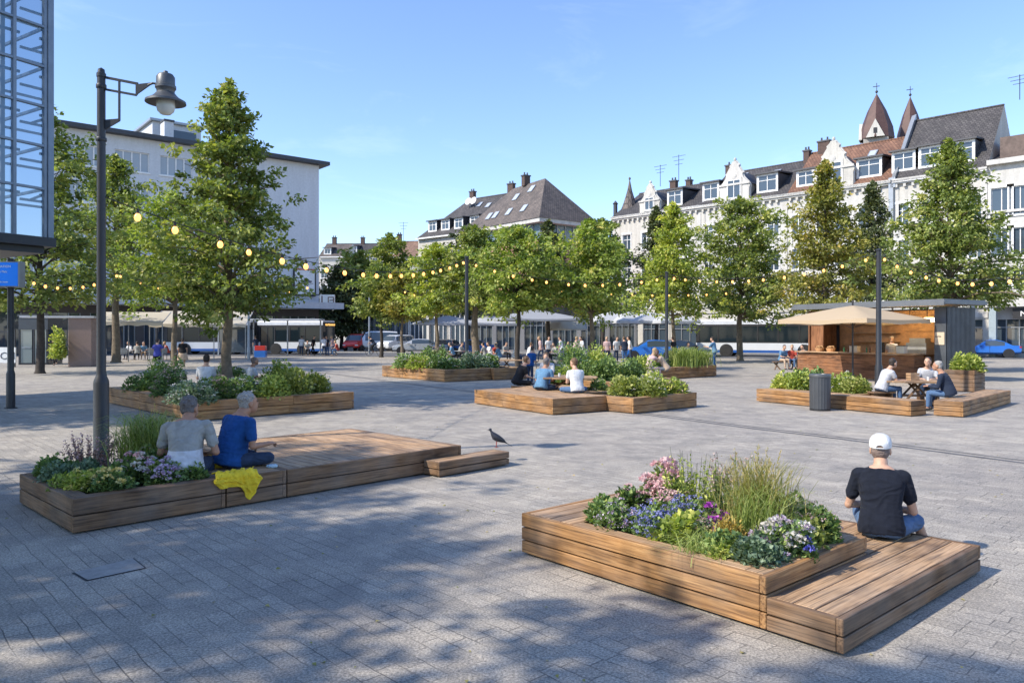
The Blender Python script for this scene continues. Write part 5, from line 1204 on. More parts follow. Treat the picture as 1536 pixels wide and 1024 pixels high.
# ---------------------------------------------------------------- lamps, light poles and strings of bulbs
M_BULB = simple("warm_bulb_glass", (.35, .17, .04), .3, emit=(1, .43, .12), es=1.7)
M_FROST = simple("frosted_glass", (.55, .58, .56), .25, var=.05)
LX, LY = -5.95, 11.0; s = LY / F
lp = thing("street_lamp", "tall dark street lamp with bell-shaped lantern on a bracket arm, left foreground", "street lamp", (LX, LY, 0), 0)
m = MB(); m.lathe([(.13, 0), (.13, .06), (.105, .1), (.105, 1.22), (.10, 1.27), (.075, 1.33), (.063, 1.4), (.060, 3.4), (.056, 5.65)], 20)
m.build("pole", M_POLE, lp, 40)
zt = ZD(105, LY)
m = MB(); m.lathe([(.056, 0), (.064, .01), (.064, .06), (.05, .075), (.045, .12), (.0, .15)], 16, (0, 0, 5.65)); m.lathe([(.066, 0), (.07, .01), (.07, .05), (.066, .06)], 16, (0, 0, ZD(133, LY))); m.lathe([(.07, 0), (.074, .01), (.074, .04), (.07, .05)], 16, (0, 0, ZD(212, LY))); m.build("pole_cap", M_POLE, lp, 30)
zz = lambda y: ZD(y, LY); xx = lambda x: XD(x, LY) - LX
m = MB(); b_ = .022
m.bar((.04, 0, zz(116)), (xx(207), 0, zz(126)), b_, .035); m.bar((.04, 0, zz(134)), (xx(205), 0, zz(143)), b_, .03)
m.bar((xx(205), 0, zz(124)), (xx(205), 0, zz(143)), b_, .025); m.bar((xx(179), 0, zz(121)), (xx(179), 0, zz(181)), b_, .03)
m.prism([(.04, zz(196)), (xx(180), zz(182)), (xx(180), zz(178)), (.04, zz(180))], -.008, .008)
m.prism([(xx(204), zz(143)), (xx(225), zz(128)), (xx(230), zz(126)), (xx(230), zz(124)), (xx(204), zz(127))], -.012, .012)
m.tube([(xx(222), 0, zz(128)), (xx(229), 0, zz(125)), (xx(238), 0, zz(126.5))], .016, 8)
m.build("bracket_arm", M_POLE, lp)
cxl = xx(248.5)
def zl(y): return ZD(y, LY)
ZN = simple("lantern_grey_metal", (.10, .105, .11), .45, .5, .2, 6)
m = MB(); m.lathe([(.0, zl(106)), (.03, zl(107)), (.035, zl(110)), (.10, zl(112)), (.125, zl(116)), (.128, zl(128)), (.142, zl(129)), (.142, zl(133)), (.125, zl(135)), (.12, zl(139)), (.15, zl(143)), (.19, zl(147)), (.275, zl(152)), (.278, zl(155)), (.26, zl(155)), (.16, zl(149)), (.10, zl(146))][::-1], 28, (cxl, 0, 0)); m.build("lantern_hood", ZN, lp, 40)
m = MB(); m.lathe([(.118, zl(147)), (.124, zl(154)), (.128, zl(161)), (.112, zl(167)), (.07, zl(171.5)), (.0, zl(173))][::-1], 24, (cxl, 0, 0)); m.build("lamp_globe", M_FROST, lp, True)
def light_pole(px, top, d, r, label, group="dark light poles of the square", cat="light pole", mat=None):
    x = XD(px, d); rt = thing("light_pole", label, cat, (x, d, 0), 0, group); z = ZD(top, d)
    m = MB(); m.lathe([(r * 2.0, 0), (r * 2.0, .03), (r * 1.35, .05), (r * 1.35, .9), (r, 1.0), (r * .85, z - .05), (r * 1.15, z - .04), (r * 1.15, z), (0, z + .03)], 12); m.build("pole", mat or M_POLE, rt, 40)
    m = MB(); m.bar((-.12, 0, z - .22), (.12, 0, z - .22), .04); m.build("hook_bar", M_POLE, rt); return Vector((x, d, z))
Pc = light_pole(700, 385, 33, .085, "dark pole in the centre carrying the strings of bulbs")
Pr = light_pole(1000, 408, 33, .075, "dark pole right of centre in front of the blue car")
Pk = light_pole(1318, 374, 24, .085, "dark pole in front of the kiosk")
Pa = light_pole(373, 428, 55, .09, "thin grey pole by the white bus, right of the tall tree", mat=M_GREYM)
Pb = light_pole(235, 432, 60, .09, "thin dark pole in front of the cream awnings")
sl_p = thing("street_lamp", "thin street lamp with short double arm by the cyclist", "street lamp", (XD(554, 72), 72, 0))
zt = ZD(437, 72); m = MB(); m.lathe([(.12, 0), (.1, .1), (.07, zt)], 8); m.build("pole", M_GREYM, sl_p, 40); m = MB(); m.bar((-.7, 0, zt - .1), (.7, 0, zt - .1), .08); m.bb(-.8, -.4, -.12, .12, zt - .18, zt - .105); m.bb(.4, .8, -.12, .12, zt - .18, zt - .105); m.build("lamp_head", M_POLE, sl_p)
bm = MB(); bm.lathe([(0, -.075), (.022, -.068), (.036, -.04), (.033, -.015), (.02, .005), (.014, .012)], 10); BULB = bm.mesh("bulb", M_BULB, True)
bm = MB(); bm.lathe([(.016, .01), (.017, .05), (.006, .06), (.005, .075)], 8); SOCK = bm.mesh("socket", M_BLACK)
def string(a, b, sag, n, label, sc_=1.0, skip=0, bs=1.0):
    a = Vector(a); b = Vector(b); rt = thing("light_string", label, "string lights", tuple(a), 0, "strings of warm bulbs over the square")
    def P(t): p = a.lerp(b, t); p.z -= 4 * sag * t * (1 - t); return p - a
    m = MB(); m.tube([P(i / 48) for i in range(49)], .009 * sc_, 5); m.build("cable", M_CABLE, rt)
    for i in range(n):
        t = (i + .5) / n; t = min(.995, max(.005, t + random.uniform(-.12, .12) / n)); p = P(t)
        o = link("bulb", BULB, rt, (p.x, p.y, p.z - .08 * sc_)); o.scale = (sc_ * bs * random.uniform(1.05, 1.25),) * 3; o.rotation_euler = (random.uniform(-.1, .1), random.uniform(-.1, .1), 0)
        k = link("socket", SOCK, o)
A0 = Vector((LX + .06, LY, ZD(296, LY)))
string(A0, Pc + Vector((0, 0, -.08)), .82, 19, "string of bulbs from the tall street lamp to the central dark pole", 1.0, bs=1.3)
string(Pc + Vector((0, 0, -.1)), Pr + Vector((0, 0, -.12)), .62, 11, "string of bulbs between the central pole and the pole by the blue car", 1.25)
string(Pr + Vector((0, 0, -.1)), Pk + Vector((0, 0, -.1)), .45, 12, "string of bulbs from the blue car's pole to the kiosk pole", 1.15)
string(Pk + Vector((0, 0, -.1)), (XD(1600, 17), 17, ZD(392, 17)), .62, 11, "string of bulbs from the kiosk pole out of the right edge", 1.0)
string((XD(22, 22), 22, ZD(408, 22)), (XD(182, 24), 24, ZD(405, 24)), .42, 9, "short string of bulbs beside the blue sign, in front of the dark tree", .95)
string((XD(168, 30), 30, ZD(405, 30)), (XD(470, 33), 33, ZD(425, 33)), .75, 12, "string of bulbs hanging behind the tall planter tree", 1.1)
string((XD(600, 46), 46, ZD(432, 46)), (XD(850, 46), 46, ZD(430, 46)), .95, 17, "low string of bulbs behind the central pole", 1.35)
string((XD(848, 46), 46, ZD(431, 46)), (XD(1100, 48), 48, ZD(436, 48)), .25, 9, "far string of bulbs in front of the white parasols' trees", 1.3)

# ---------------------------------------------------------------- sign post at the left edge
sx, sy = XD(16, 19.8), 19.8
sp = thing("information_sign", "blue information screen on a grey post at the left edge", "sign", (sx, sy, 0))
m = MB(); m.lathe([(.15, 0), (.15, .02), (.105, .03), (.105, .9), (.09, .95), (.078, 1.0), (.075, 3.9)], 16); m.build("post", M_POLE, sp, 40)
z0, z1 = ZD(430, sy), ZD(394, sy); w = .34
m = MB(); m.bb(-1.1, .32, -.16, .10, z0 - .02, z1 + .02, ch=.01); fr_ = m.build("case", M_GREYM, sp)
m = MB(); m.bb(-1.06, .29, -.172, -.161, z0 + .01, z1 - .01); m.build("screen", simple("blue_screen", (.01, .10, .45), .3, emit=(.01, .12, .55), es=.45), fr_)
text("lettering", "INFORMATION", .085, M_WHL, fr_, (-.46, -.176, z1 - .14), (R(90), 0, 0)); text("lettering", "Haltestelle Platz", .075, M_WHL, fr_, (-.46, -.176, z1 - .27), (R(90), 0, 0))
text("lettering", "Stadtmitte", .07, M_WHL, fr_, (-.46, -.176, z1 - .39), (R(90), 0, 0)); text("lettering", "Wochenmarkt heute", .06, M_WHL, fr_, (-.46, -.176, z1 - .53), (R(90), 0, 0))

# ---------------------------------------------------------------- granite pillar, booth
gp = thing("stone_pillar", "square reddish granite pillar beside the glass entrance", "pillar", (XD(102, 44.5), 44.5, 0), R(14))
m = MB(); m.bb(0, 1.25, 0, 1.1, 0, ZD(477, 45), ch=.02); m.build("shaft", simple("red_granite", (.27, .19, .165), .6, 0, .5, 22, .2, 60), gp)
m = MB(); m.bb(-2.5, 1.4, -.1, 1.3, ZD(477, 45) + .002, ZD(474, 45)); m.build("cap", simple("pale_concrete", (.50, .51, .53)), gp)
bush("leafy climbing shrub on the sunny side of the granite pillar", XD(90, 44), 44, .5, .55, 2.2, 'lg', 1100, .15, None, 0, cat="shrub", name="climbing_shrub")
eb = thing("glass_entrance", "glass entrance booth with double doors and dark frame", "kiosk", (XD(24, 47), 47, 0), R(8))
m = MB(); m.bb(0, 1.7, .3, 2.4, 2.2, 3.0); m.bb(-.05, 1.75, .25, 2.45, 3.002, 3.15); m.build("roof", simple("booth_dark", (.06, .07, .08), .5), eb)
m = MB()
for x in (0, .82, 1.6): m.bb(x, x + .09, .3, .42, 0, 2.2)
m.bb(0, 1.7, .31, .41, 0.01, .1); m.build("frame", M_POLE, eb)
for x in (.1, .92):
    m = MB(); m.bb(x, x + .66, .34, .36, .11, 2.19); d_ = m.build("door", glass("booth_glass", (.20, .25, .25), .05), eb); m = MB(); m.bb(x + .08, x + .6, .31, .335, 1.05, 1.1); m.build("handle", M_GREYM, d_)
m = MB(); m.bb(1.6, 1.68, .42, 2.4, 0, 2.19); m.bb(0, .08, .42, 2.4, 0, 2.19); m.bb(0.09, 1.59, 2.3, 2.38, 0, 2.19); m.build("side_panel", M_GLASS, eb)
ns = thing("notice_board", "low white notice board at the left edge behind the sign post", "board", (XD(-8, 44), 44, 0))
m = MB(); m.bb(0, 1.2, 0, .08, .25, 1.15); m.build("board", M_WHITE, ns); m = MB(); m.bb(.02, .1, .01, .07, 0, 2.2); m.bb(1.1, 1.18, .01, .07, 0, 2.2); m.bb(.102, 1.098, .01, .07, 2.0, 2.1); m.build("frame", M_POLE, ns)
text("lettering", "CM", .6, simple("dark_letters", (.05, .06, .08)), ns, (.3, -.01, .45), (R(90), 0, 0))

# ---------------------------------------------------------------- litter bin
bn = thing("litter_bin", "round ribbed dark grey litter bin in front of the long low planter", "litter bin", (XD(1230, 19.3), 19.3, 0))
m = MB(); n = 44; prof_ = [(.235, .03), (.245, .05), (.25, .5), (.25, .84), (.255, .86)]; vs = []
for r, z in prof_:
    for k in range(n): a = 2 * math.pi * k / n; q = r * (1 + (.018 if k % 2 else -.012)); vs.append((q * math.cos(a), q * math.sin(a), z))
m.add(vs, [(i * n + k, i * n + (k + 1) % n, (i + 1) * n + (k + 1) % n, (i + 1) * n + k) for i in range(len(prof_) - 1) for k in range(n)])
m.build("body", simple("bin_grey", (.075, .08, .088), .45, .3), bn)
m = MB(); m.lathe([(.265, .85), (.268, .89), (.26, .92), (.20, .925), (.19, .90), (.19, .7), (0, .7)], 32); m.build("lid_ring", simple("bin_top", (.12, .125, .13), .4, .4), bn, 30)
m = MB(); m.lathe([(.25, 0), (.25, .032), (.2, .035)], 32); m.build("base", M_BLACK, bn)

# ---------------------------------------------------------------- tables
def round_table(label, x, y, z, rad, h, rz=0, ry=None, cat="table"):
    rt = thing("round_table", label, cat, (x, y, z), rz, "wooden tables on the decks"); ry = ry or rad
    m = MB(); n = 7
    for k in range(n):
        y0 = -ry + 2 * ry * k / n + .004; y1 = -ry + 2 * ry * (k + 1) / n - .004; c = max(abs(y0), abs(y1)) * .97; c2 = min(abs(y0), abs(y1))
        hx = rad * math.sqrt(max(.05, 1 - (((y0 + y1) / 2) / ry) ** 2)); m.bb(-hx, hx, y0, y1, h - .045, h, ch=.004, grain=True)
    m.build("tabletop", WOOD_DECK, rt)
    for sx_ in (-1, 1):
        for sy_ in (-1, 1):
            m = MB(); m.bar((sx_ * rad * .62, sy_ * ry * .5, 0), (-sx_ * rad * .12, sy_ * ry * .42, h - .05), .06, .045, ch=.004, grain=True); m.build("leg", WOOD_DARK, rt)
    m = MB(); m.bar((-rad * .5, 0, h * .45), (rad * .5, 0, h * .45), .05); m.bar((0, -ry * .5, h * .8), (0, ry * .5, h * .8), .05); m.build("stretcher", WOOD_DARK, rt)
    return rt
tcx, tcy = XD(852, 21.2), 21.2
round_table("round wooden table on the centre deck with people around it", tcx, tcy, .39, .82, .36, R(-5), .75)
round_table("wooden table with people behind the rear centre planter", XD(760, 35), 35, 0, .8, .74, 0, .45)
pt = (XD(1372, 19.9), 19.9)
round_table("oval wooden picnic table between the man in grey and the man in navy", pt[0], pt[1], 0, .78, .72, R(-8), .5)
for lab, px_, d_ in (("small backless bench under the man in pale grey", 1322, 20.0), ("small backless bench under the man in the striped shirt", 1392, 20.9)):
    t = thing("wooden_stool", lab, "stool", (XD(px_, d_), d_, 0), .1, "stools round the picnic table")
    m = MB(); m.bb(-.3, .3, -.16, .16, .38, .42, ch=.004, grain=True); m.build("seat", WOOD_DARK, t)
    for sx_ in (-1, 1): m = MB(); m.bb(sx_ * .22 - .02, sx_ * .22 + .02, -.14, .14, 0, .378, grain=True); m.build("leg", WOOD_DARK, t)
def crate(lab, x, y, z, w=.24, h=.2, rz=.2):
    t = thing("wooden_crate", lab, "crate", (x, y, z), rz)
    m = MB()
    for k in range(3):
        zz0 = .005 + k * h / 3; m.bb(-w / 2, w / 2, -w * .35, -w * .35 + .012, zz0, zz0 + h / 3 - .012, grain=True); m.bb(-w / 2, w / 2, w * .35 - .012, w * .35, zz0, zz0 + h / 3 - .012, grain=True)
        m.bb(-w / 2, -w / 2 + .012, -w * .35 + .013, w * .35 - .013, zz0, zz0 + h / 3 - .012, grain=True); m.bb(w / 2 - .012, w / 2, -w * .35 + .013, w * .35 - .013, zz0, zz0 + h / 3 - .012, grain=True)
    m.build("slats", WOOD_DECK, t); m = MB(); m.bb(-w / 2 + .014, w / 2 - .014, -w * .35 + .014, w * .35 - .014, .002, .012); m.build("bottom", WOOD_DECK, t); return t
crate("small slatted crate on the picnic table", pt[0] - .05, pt[1], .72, .26, .2)
def cup(lab, x, y, z, mat, r=.035, h=.1, cat="cup"):
    t = thing("drinking_cup", lab, cat, (x, y, z)); m = MB(); m.lathe([(r * .8, 0), (r, h), (r * .9, h), (r * .72, .006), (0, .006)], 14); m.build("body", mat, t, 40); m = MB(); m.lathe([(r * .88, h * .8), (0, h * .8)], 12); m.build("drink", simple("coffee", (.06, .03, .015), .2), t)
cup("white cup on the picnic table near the man in navy", pt[0] + .3, pt[1] - .1, .72, M_WHITE); cup("second pale cup beside the slatted crate", pt[0] + .16, pt[1] + .12, .72, simple("cream_china", (.6, .5, .36)))
pl_ = thing("food_plate", "orange plate of food on the round table in the centre", "plate", (tcx + .1, tcy + .1, .75)); m = MB(); m.lathe([(0, .002), (.09, .004), (.14, .02), (.145, .024), (.10, .012), (0, .01)], 20); m.build("plate", simple("terracotta_glaze", (.55, .20, .07), .3), pl_, 40); m = MB()
for k in range(14): a = k * 2.4; m.ell((.05 * math.cos(a) * (k % 3) * .6, .05 * math.sin(a) * (k % 3) * .6, .03), (.03, .022, .018), 8, 5)
m.build("food", simple("bread_and_salad", (.50, .22, .08), .7, 0, .5, 30), pl_, True)
cup("clear cup on the round table in the centre", tcx - .25, tcy - .15, .75, M_WHITE); cup("amber glass on the round table in the centre", tcx + .3, tcy - .2, .75, simple("amber_drink", (.5, .22, .03), .1))

# ---------------------------------------------------------------- kiosk with counter
kA = Vector((14.0, 35.8)); kang = math.atan2(-5.8, 3.4)
kk = thing("snack_kiosk", "dark timber snack kiosk with open serving counter and flat roof", "kiosk", (kA.x, kA.y, 0), kang)
KL = 6.5; KD = 2.0; KH = 3.1
CORR = simple("corrugated_dark_steel", (.085, .095, .11), .45, .4, .25, 1.2)
INW = simple("kiosk_inner_wood", (.55, .30, .14), .6, 0, .3, 3)
m = MB()
nr = 44
for i in range(nr):  # corrugated right end wall and the closed panel
    y0 = KD * i / nr; y1 = KD * (i + 1) / nr; o = .02 if i % 2 else 0
    m.add([(KL - .001 + o, y0, .05), (KL - .001 + o, y1, .05), (KL - .001 + o, y1, KH - .1), (KL - .001 + o, y0, KH - .1)], [(0, 1, 2, 3)]); m.add([(KL - .001, y1, .05), (KL + .019, y1, .05), (KL + .019, y1, KH - .1), (KL - .001, y1, KH - .1)], [(0, 1, 2, 3), (3, 2, 1, 0)][:1])
m.bb(6.0, KL - .03, 0.0, .06, 0, KH - .1); m.bb(0, KL - .03, KD - .05, KD, 0, KH - .1); m.build("dark_wall", CORR, kk)
m = MB(); m.bb(0, .06, .1, KD - .06, 0, KH - .1, grain=True); m.bb(.07, .75, .05, .12, 1.12, KH - .15, grain=True); m.bb(0, .069, -.05, .099, 0, KH - .1, grain=True); m.build("timber_frame", WOOD_RED, kk)
m = MB(); m.bb(.3, 5.85, KD - .16, KD - .08, .0, KH - .15, 0); m.bb(.062, KL - .04, .07, KD - .17, .001, .06, 1); m.build("inner_wall", [INW, M_BLACK], kk)
m = MB(); m.bb(-.35, KL + .35, -.75, KD + .3, KH, KH + .13, ch=.01); m.bb(-.3, KL + .3, -.7, KD + .25, KH + .132, KH + .2); m.bb(-.34, KL + .34, -.8, -.751, KH - .05, KH + .1); m.build("roof", simple("kiosk_roof_grey", (.15, .16, .17), .5, .3), kk)
m = MB()
for k in range(9): z0 = .03 + k * .115; m.bb(-.12, 5.55, -.65, -.60, z0, z0 + .105, grain=True); m.bb(-.12, -.07, -.595, -.05, z0, z0 + .105, grain=True); m.bb(5.5, 5.55, -.595, -.002, z0, z0 + .105, grain=True)
m.build("counter_front", WOOD_RED, kk); m = MB(); m.bb(-.2, 5.65, -.78, -.05, 1.08, 1.13, ch=.006, grain=True); m.build("counter_top", WOOD_DECK, kk)
m = MB()
for z in (1.55, 1.95, 2.35): m.bb(1.2, 3.4, KD - .5, KD - .17, z, z + .03, grain=True)
m.build("shelf", WOOD_DECK, kk)
m = MB(); m.bb(3.5, 5.1, KD - .22, KD - .165, 2.05, 2.75, grain=True); m.build("menu_board", INW, kk)
m = MB(); m.bb(4.1, 5.0, KD - .9, KD - .3, 1.05, 1.55); m.bb(4.2, 4.9, KD - .8, KD - .4, 1.552, 1.75); m.build("coffee_machine", M_GREYM, kk)
m = MB(); m.bb(.3, 5.2, .5, 1.0, .06, .95, grain=True); m.build("back_counter", WOOD_RED, kk)
lightm = simple("lit_lamp_panel", (1, .85, .5), .4, emit=(1, .68, .30), es=9)
for x in (3.7, 4.45, 5.2):
    m = MB(); m.bb(x, x + .42, .35, .7, 2.42, 2.6); l_ = m.build("lit_lamp_shade", lightm, kk); m = MB(); m.bar((x + .2, .5, 2.6), (x + .2, .5, KH - .01), .02); m.build("cord", M_BLACK, l_)
m = MB(); m.bb(6.04, 6.42, -.03, -.002, 1.5, 2.0); m.build("price_board", simple("beige_card", (.55, .45, .33)), kk)
text("lettering", "KAFFEE", .075, M_BLACK, kk, (6.05, -.035, 1.8), (R(90), 0, 0)); 
m = MB(); m.bb(4.9, 5.45, -.72, -.62 - .05, 1.35, 1.75); 
def kitem(lab, cat, x, y, builder, name):
    c, s_ = math.cos(kang), math.sin(kang); t = thing(name, lab, cat, (kA.x + x * c - y * s_, kA.y + x * s_ + y * c, 1.13), kang); builder(t); return t
def basket(t):
    m = MB(); m.lathe([(.16, 0), (.20, .12), (.21, .16), (.19, .15), (.15, .02), (0, .02)], 14); m.build("basket", INW, t); m = MB()
    for k in range(12): a = k * 2.4; r = .04 * (k % 4); m.ell((r * math.cos(a), r * math.sin(a), .17 + .03 * (k % 3)), (.06, .045, .04), 8, 6)
    m.build("bread", simple("bread_crust", (.42, .24, .11), .7), t, True)
kitem("bread basket at the left end of the kiosk counter", "basket", .9, -.4, basket, "bread_basket"); kitem("second bread basket beside the parasol pole", "basket", 1.5, -.42, basket, "bread_basket")
def boxy(w, h, mt):
    def f(t): m = MB(); m.bb(-w / 2, w / 2, -.12, .12, .002, h, ch=.01); m.build("body", mt, t); m = MB(); m.bb(-w / 2 - .01, w / 2 + .01, -.13, .13, h + .002, h + .02); m.build("lid", M_POLE, t)
    return f
kitem("beige menu stand on the counter between the poles", "menu stand", 2.7, -.4, boxy(.4, .28, simple("beige_card", (.55, .45, .33))), "menu_stand")
kitem("dark coffee grinder on the kiosk counter", "coffee grinder", 3.9, -.35, boxy(.22, .42, M_POLE), "coffee_grinder"); kitem("pale card holder near the right end of the counter", "card holder", 4.9, -.45, boxy(.35, .3, simple("pale_card", (.6, .58, .5))), "card_holder")
for i, x in enumerate((2.1, 2.3, 3.2, 3.35)):
    kitem(["tall green bottle left on the counter", "brown bottle next to the green bottle on the counter", "amber bottle right of the menu stand", "clear bottle beside the grinder"][i], "bottle", x, -.3, lambda t: MB().lathe([(.035, 0), (.037, .15), (.012, .22), (.012, .28), (0, .28)], 10).build("body", [simple("bottle_green", (.03, .12, .04), .1), simple("bottle_brown", (.12, .05, .02), .1)][i % 2], t, 40), "glass_bottle")
def parasol(label, x, y, z_edge, z_top, half, mat, pole=.03, rz=0, sides=8, group=None, square=True, drop=.18, name="parasol"):
    rt = thing(name, label, "parasol", (x, y, 0), rz, group); m = MB(); n = 4 if square else sides; seg = 8; vs = [(0, 0, z_top)]; rings = 5
    for r in range(1, rings + 1):
        t = r / rings
        for k in range(n * seg):
            a = k / seg; i = int(a) % n; f = a - int(a)
            A_ = Vector((math.cos(2 * math.pi * (i + .5) / n), math.sin(2 * math.pi * (i + .5) / n))); B2 = Vector((math.cos(2 * math.pi * (i + 1.5) / n), math.sin(2 * math.pi * (i + 1.5) / n)))
            R_ = half / math.cos(math.pi / n); p = A_.lerp(B2, f) * R_ * t; sag = .10 * math.sin(math.pi * f) * t * (half / 2.2)
            vs.append((p.x, p.y, z_top + (z_edge - z_top) * (t ** 1.12) - sag * .6))
    N_ = n * seg; fs = [(0, 1 + k, 1 + (k + 1) % N_) for k in range(N_)]
    for r in range(1, rings):
        for k in range(N_): a = 1 + (r - 1) * N_ + k; b = 1 + (r - 1) * N_ + (k + 1) % N_; fs.append((a, a + N_, b + N_, b))
    base = 1 + (rings - 1) * N_; nv = len(vs)
    for k in range(N_): v = vs[base + k]; vs.append((v[0] * 1.003, v[1] * 1.003, v[2] - drop * (1 - .25 * abs(math.sin(k * math.pi / seg * 2)))))
    for k in range(N_): fs.append((base + k, nv + k, nv + (k + 1) % N_, base + (k + 1) % N_))
    m.add(vs, fs); m.build("canopy", mat, rt, 35)
    m = MB(); m.tube([(0, 0, .05), (0, 0, z_top + .12)], pole, 8); m.ell((0, 0, z_top + .15), (.05, .05, .06), 8, 6); m.build("pole", M_POLE, rt)
    for k in range(n):
        a = 2 * math.pi * (k + .5) / n; m = MB(); R_ = half / math.cos(math.pi / n); m.bar((0, 0, z_top - .06), (math.cos(a) * R_ * .98, math.sin(a) * R_ * .98, z_edge - .05), .03); m.bar((0, 0, z_edge - .35 * half / 2), (math.cos(a) * R_ * .5, math.sin(a) * R_ * .5, (z_edge + z_top) / 2 - .04), .025); m.build("rib", M_POLE, rt)
    m = MB(); m.lathe([(.35, 0), (.35, .06), (.06, .1), (.06, .3)], 16); m.build("base", M_POLE, rt); return rt
def canvas(name, col):
    m, t, b = newmat(name); b.inputs["Base Color"].default_value = (*col, 1); b.inputs["Roughness"].default_value = .85
    tl = N(t, "BsdfTranslucent"); tl.inputs[0].default_value = (*col, 1); ms = N(t, "MixShader"); ms.inputs[0].default_value = .35
    t.links.new(b.outputs[0], ms.inputs[1]); t.links.new(tl.outputs[0], ms.inputs[2]); t.links.new(ms.outputs[0], t.nodes["Material Output"].inputs[0]); return m
CV_T = canvas("tan_canvas", (.62, .49, .33)); CV_W = canvas("white_canvas", (.66, .67, .68)); CV_C = canvas("cream_canvas", (.66, .60, .48)); CV_G = canvas("grey_canvas", (.42, .44, .47))
parasol("large tan parasol in front of the kiosk counter", 14.0, 31.2, ZD(479, 31.2), ZD(458, 31.2), 2.05, CV_T, .035, kang)
g8 = "white cafe parasols"
for px_, d_, lab in ((915, 66, "leftmost of the four white cafe parasols right of the bright tree"), (945, 65, "second of the four white cafe parasols"), (972, 64, "third of the four white cafe parasols, above the blue car"), (1005, 63, "rightmost of the four white cafe parasols beside the dark pole")):
    parasol(lab, XD(px_, d_), d_, ZD(481, d_), ZD(467, d_), 1.8, CV_W, .03, .3, group=g8, drop=.25)
parasol("wide pale parasol left of the central dark pole", XD(672, 62), 62, ZD(484, 62), ZD(473, 62), 2.3, CV_G, .03, .1, group=g8, drop=.2)
parasol("wide white parasol behind the central table", XD(800, 58), 58, ZD(478, 58), ZD(464, 58), 3.0, CV_G, .03, .2, group=g8, drop=.15)
parasol("white parasol between the central pole and the thick trunk", XD(735, 64), 64, ZD(484, 64), ZD(473, 64), 2.2, CV_W, .03, .3, group=g8, drop=.2)
parasol("small grey parasol next to the silver car", XD(645, 66), 66, ZD(484, 66), ZD(478, 66), 1.3, CV_G, .03, .3, group=g8, drop=.15)
def awning(label, x, y, rz, L, z0, z1, proj, mat, scal=.25, legs=0):
    rt = thing("awning", label, "awning", (x, y, 0), rz, "awnings over the cafe terraces"); m = MB(); n = max(6, int(L / .5)); vs = []
    for i in range(n + 1):
        X = L * i / n; vs += [(X, 0, z1), (X, -proj * .5, (z0 + z1) / 2 - .04 - .03 * (i % 2)), (X, -proj, z0), (X, -proj - .01, z0 - scal * (1 if i % 2 else .7))]
    m.add(vs, [(i * 4 + k, i * 4 + k + 1, (i + 1) * 4 + k + 1, (i + 1) * 4 + k) for i in range(n) for k in range(3)]); m.build("canopy", mat, rt, 30)
    m = MB(); m.bar((0, 0, z1), (0, -proj, z0 - .02), .05); m.bar((L, 0, z1), (L, -proj, z0 - .02), .05); m.bar((0, -proj + .03, z0 - .03), (L, -proj + .03, z0 - .03), .05); m.build("frame", M_GREYM, rt)
    for k in range(legs):
        X = .05 + (L - .1) * k / max(1, legs - 1); m = MB(); m.bar((X, -proj + .05, 0), (X, -proj + .05, z0 - .05), .06); m.build("post", M_GREYM, rt)
    return rt
p0 = W(128, 500, 52); awning("cream scalloped awning right of the granite pillar", p0.x, 54.5, .25, 4.4, 2.75, 3.5, 3.0, CV_C, .3, 3)
p0 = W(205, 500, 55); awning("long cream awning over the busy cafe terrace", p0.x, 59, .18, 6.8, 2.65, 3.7, 3.6, CV_C, .28, 4)
p0 = W(818, 500, 60); awning("striped cream awning tilted over the cafe behind the central table", p0.x, 62, .0, 3.3, 2.3, 3.1, 1.8, CV_C, .12, 2)

# ---------------------------------------------------------------- bus shelter
bsx, bsy = XD(318, 66), 66.0
sh = thing("bus_shelter", "long bus shelter with thin pale roof in front of the white buses", "bus shelter", (bsx, bsy, 0), R(-1))
m = MB(); m.bb(0, 9.6, -.8, 1.0, 3.05, 3.2, ch=.02); m.build("roof", simple("pale_metal", (.5, .52, .54), .4, .4), sh)
for x in (.3, 3.4, 6.4, 9.3): m = MB(); m.bb(x - .05, x + .05, .6, .7, 0, 3.05); m.build("post", M_GREYM, sh)
m = MB(); m.bb(.4, 3.3, .63, .66, .3, 2.3); m.build("glass_panel", M_GLASS, sh); m = MB(); m.bb(3.9, 6.0, .2, .55, .42, .47); m.build("bench", M_POLE, sh)

# ---------------------------------------------------------------- buses
BW = simple("bus_white_paint", (.60, .62, .64), .3, 0, .05, 1, spec=.5); BB = simple("bus_blue_paint", (.02, .09, .32), .3, 0, .1, 1); TYRE = simple("tyre", (.02, .02, .02), .8); RIM = simple("wheel_rim", (.35, .36, .38), .35, .7)
BGL = glass("bus_glass", (.012, .02, .025), .06, spec=.25); SEATB = simple("bus_seat", (.05, .10, .22), .8); LEDM = simple("led_display", (.1, .06, .0), .4, emit=(1, .55, .15), es=1.2)
def wheel(parent, x, y, r, w=.28, side=-1):
    m = MB(); m.T = Matrix.Translation((x, y, r)) @ Matrix.Rotation(R(90), 4, 'X'); m.lathe([(r * .62, -w / 2), (r * .92, -w / 2), (r, -w * .35), (r, w * .35), (r * .92, w / 2), (r * .62, w / 2)], 22); o = m.build("wheel", TYRE, parent, 40)
    m = MB(); m.T = Matrix.Translation((x, y, r)) @ Matrix.Rotation(R(90), 4, 'X'); m.lathe([(0, -w * .36), (r * .2, -w * .44), (r * .3, -w * .30), (r * .63, -w * .42), (r * .63, w * .42), (r * .3, w * .30), (r * .2, w * .44), (0, w * .36)], 16); m.build("rim", RIM, o, 40)
def arch(rt, X):
    m = MB(); m.T = Matrix.Translation((X, -.008, .48)) @ Matrix.Rotation(R(90), 4, 'X'); m.lathe([(.58, -.004), (.58, .004), (0, .004)], 24); m.build('wheel_arch', M_BLACK, rt)
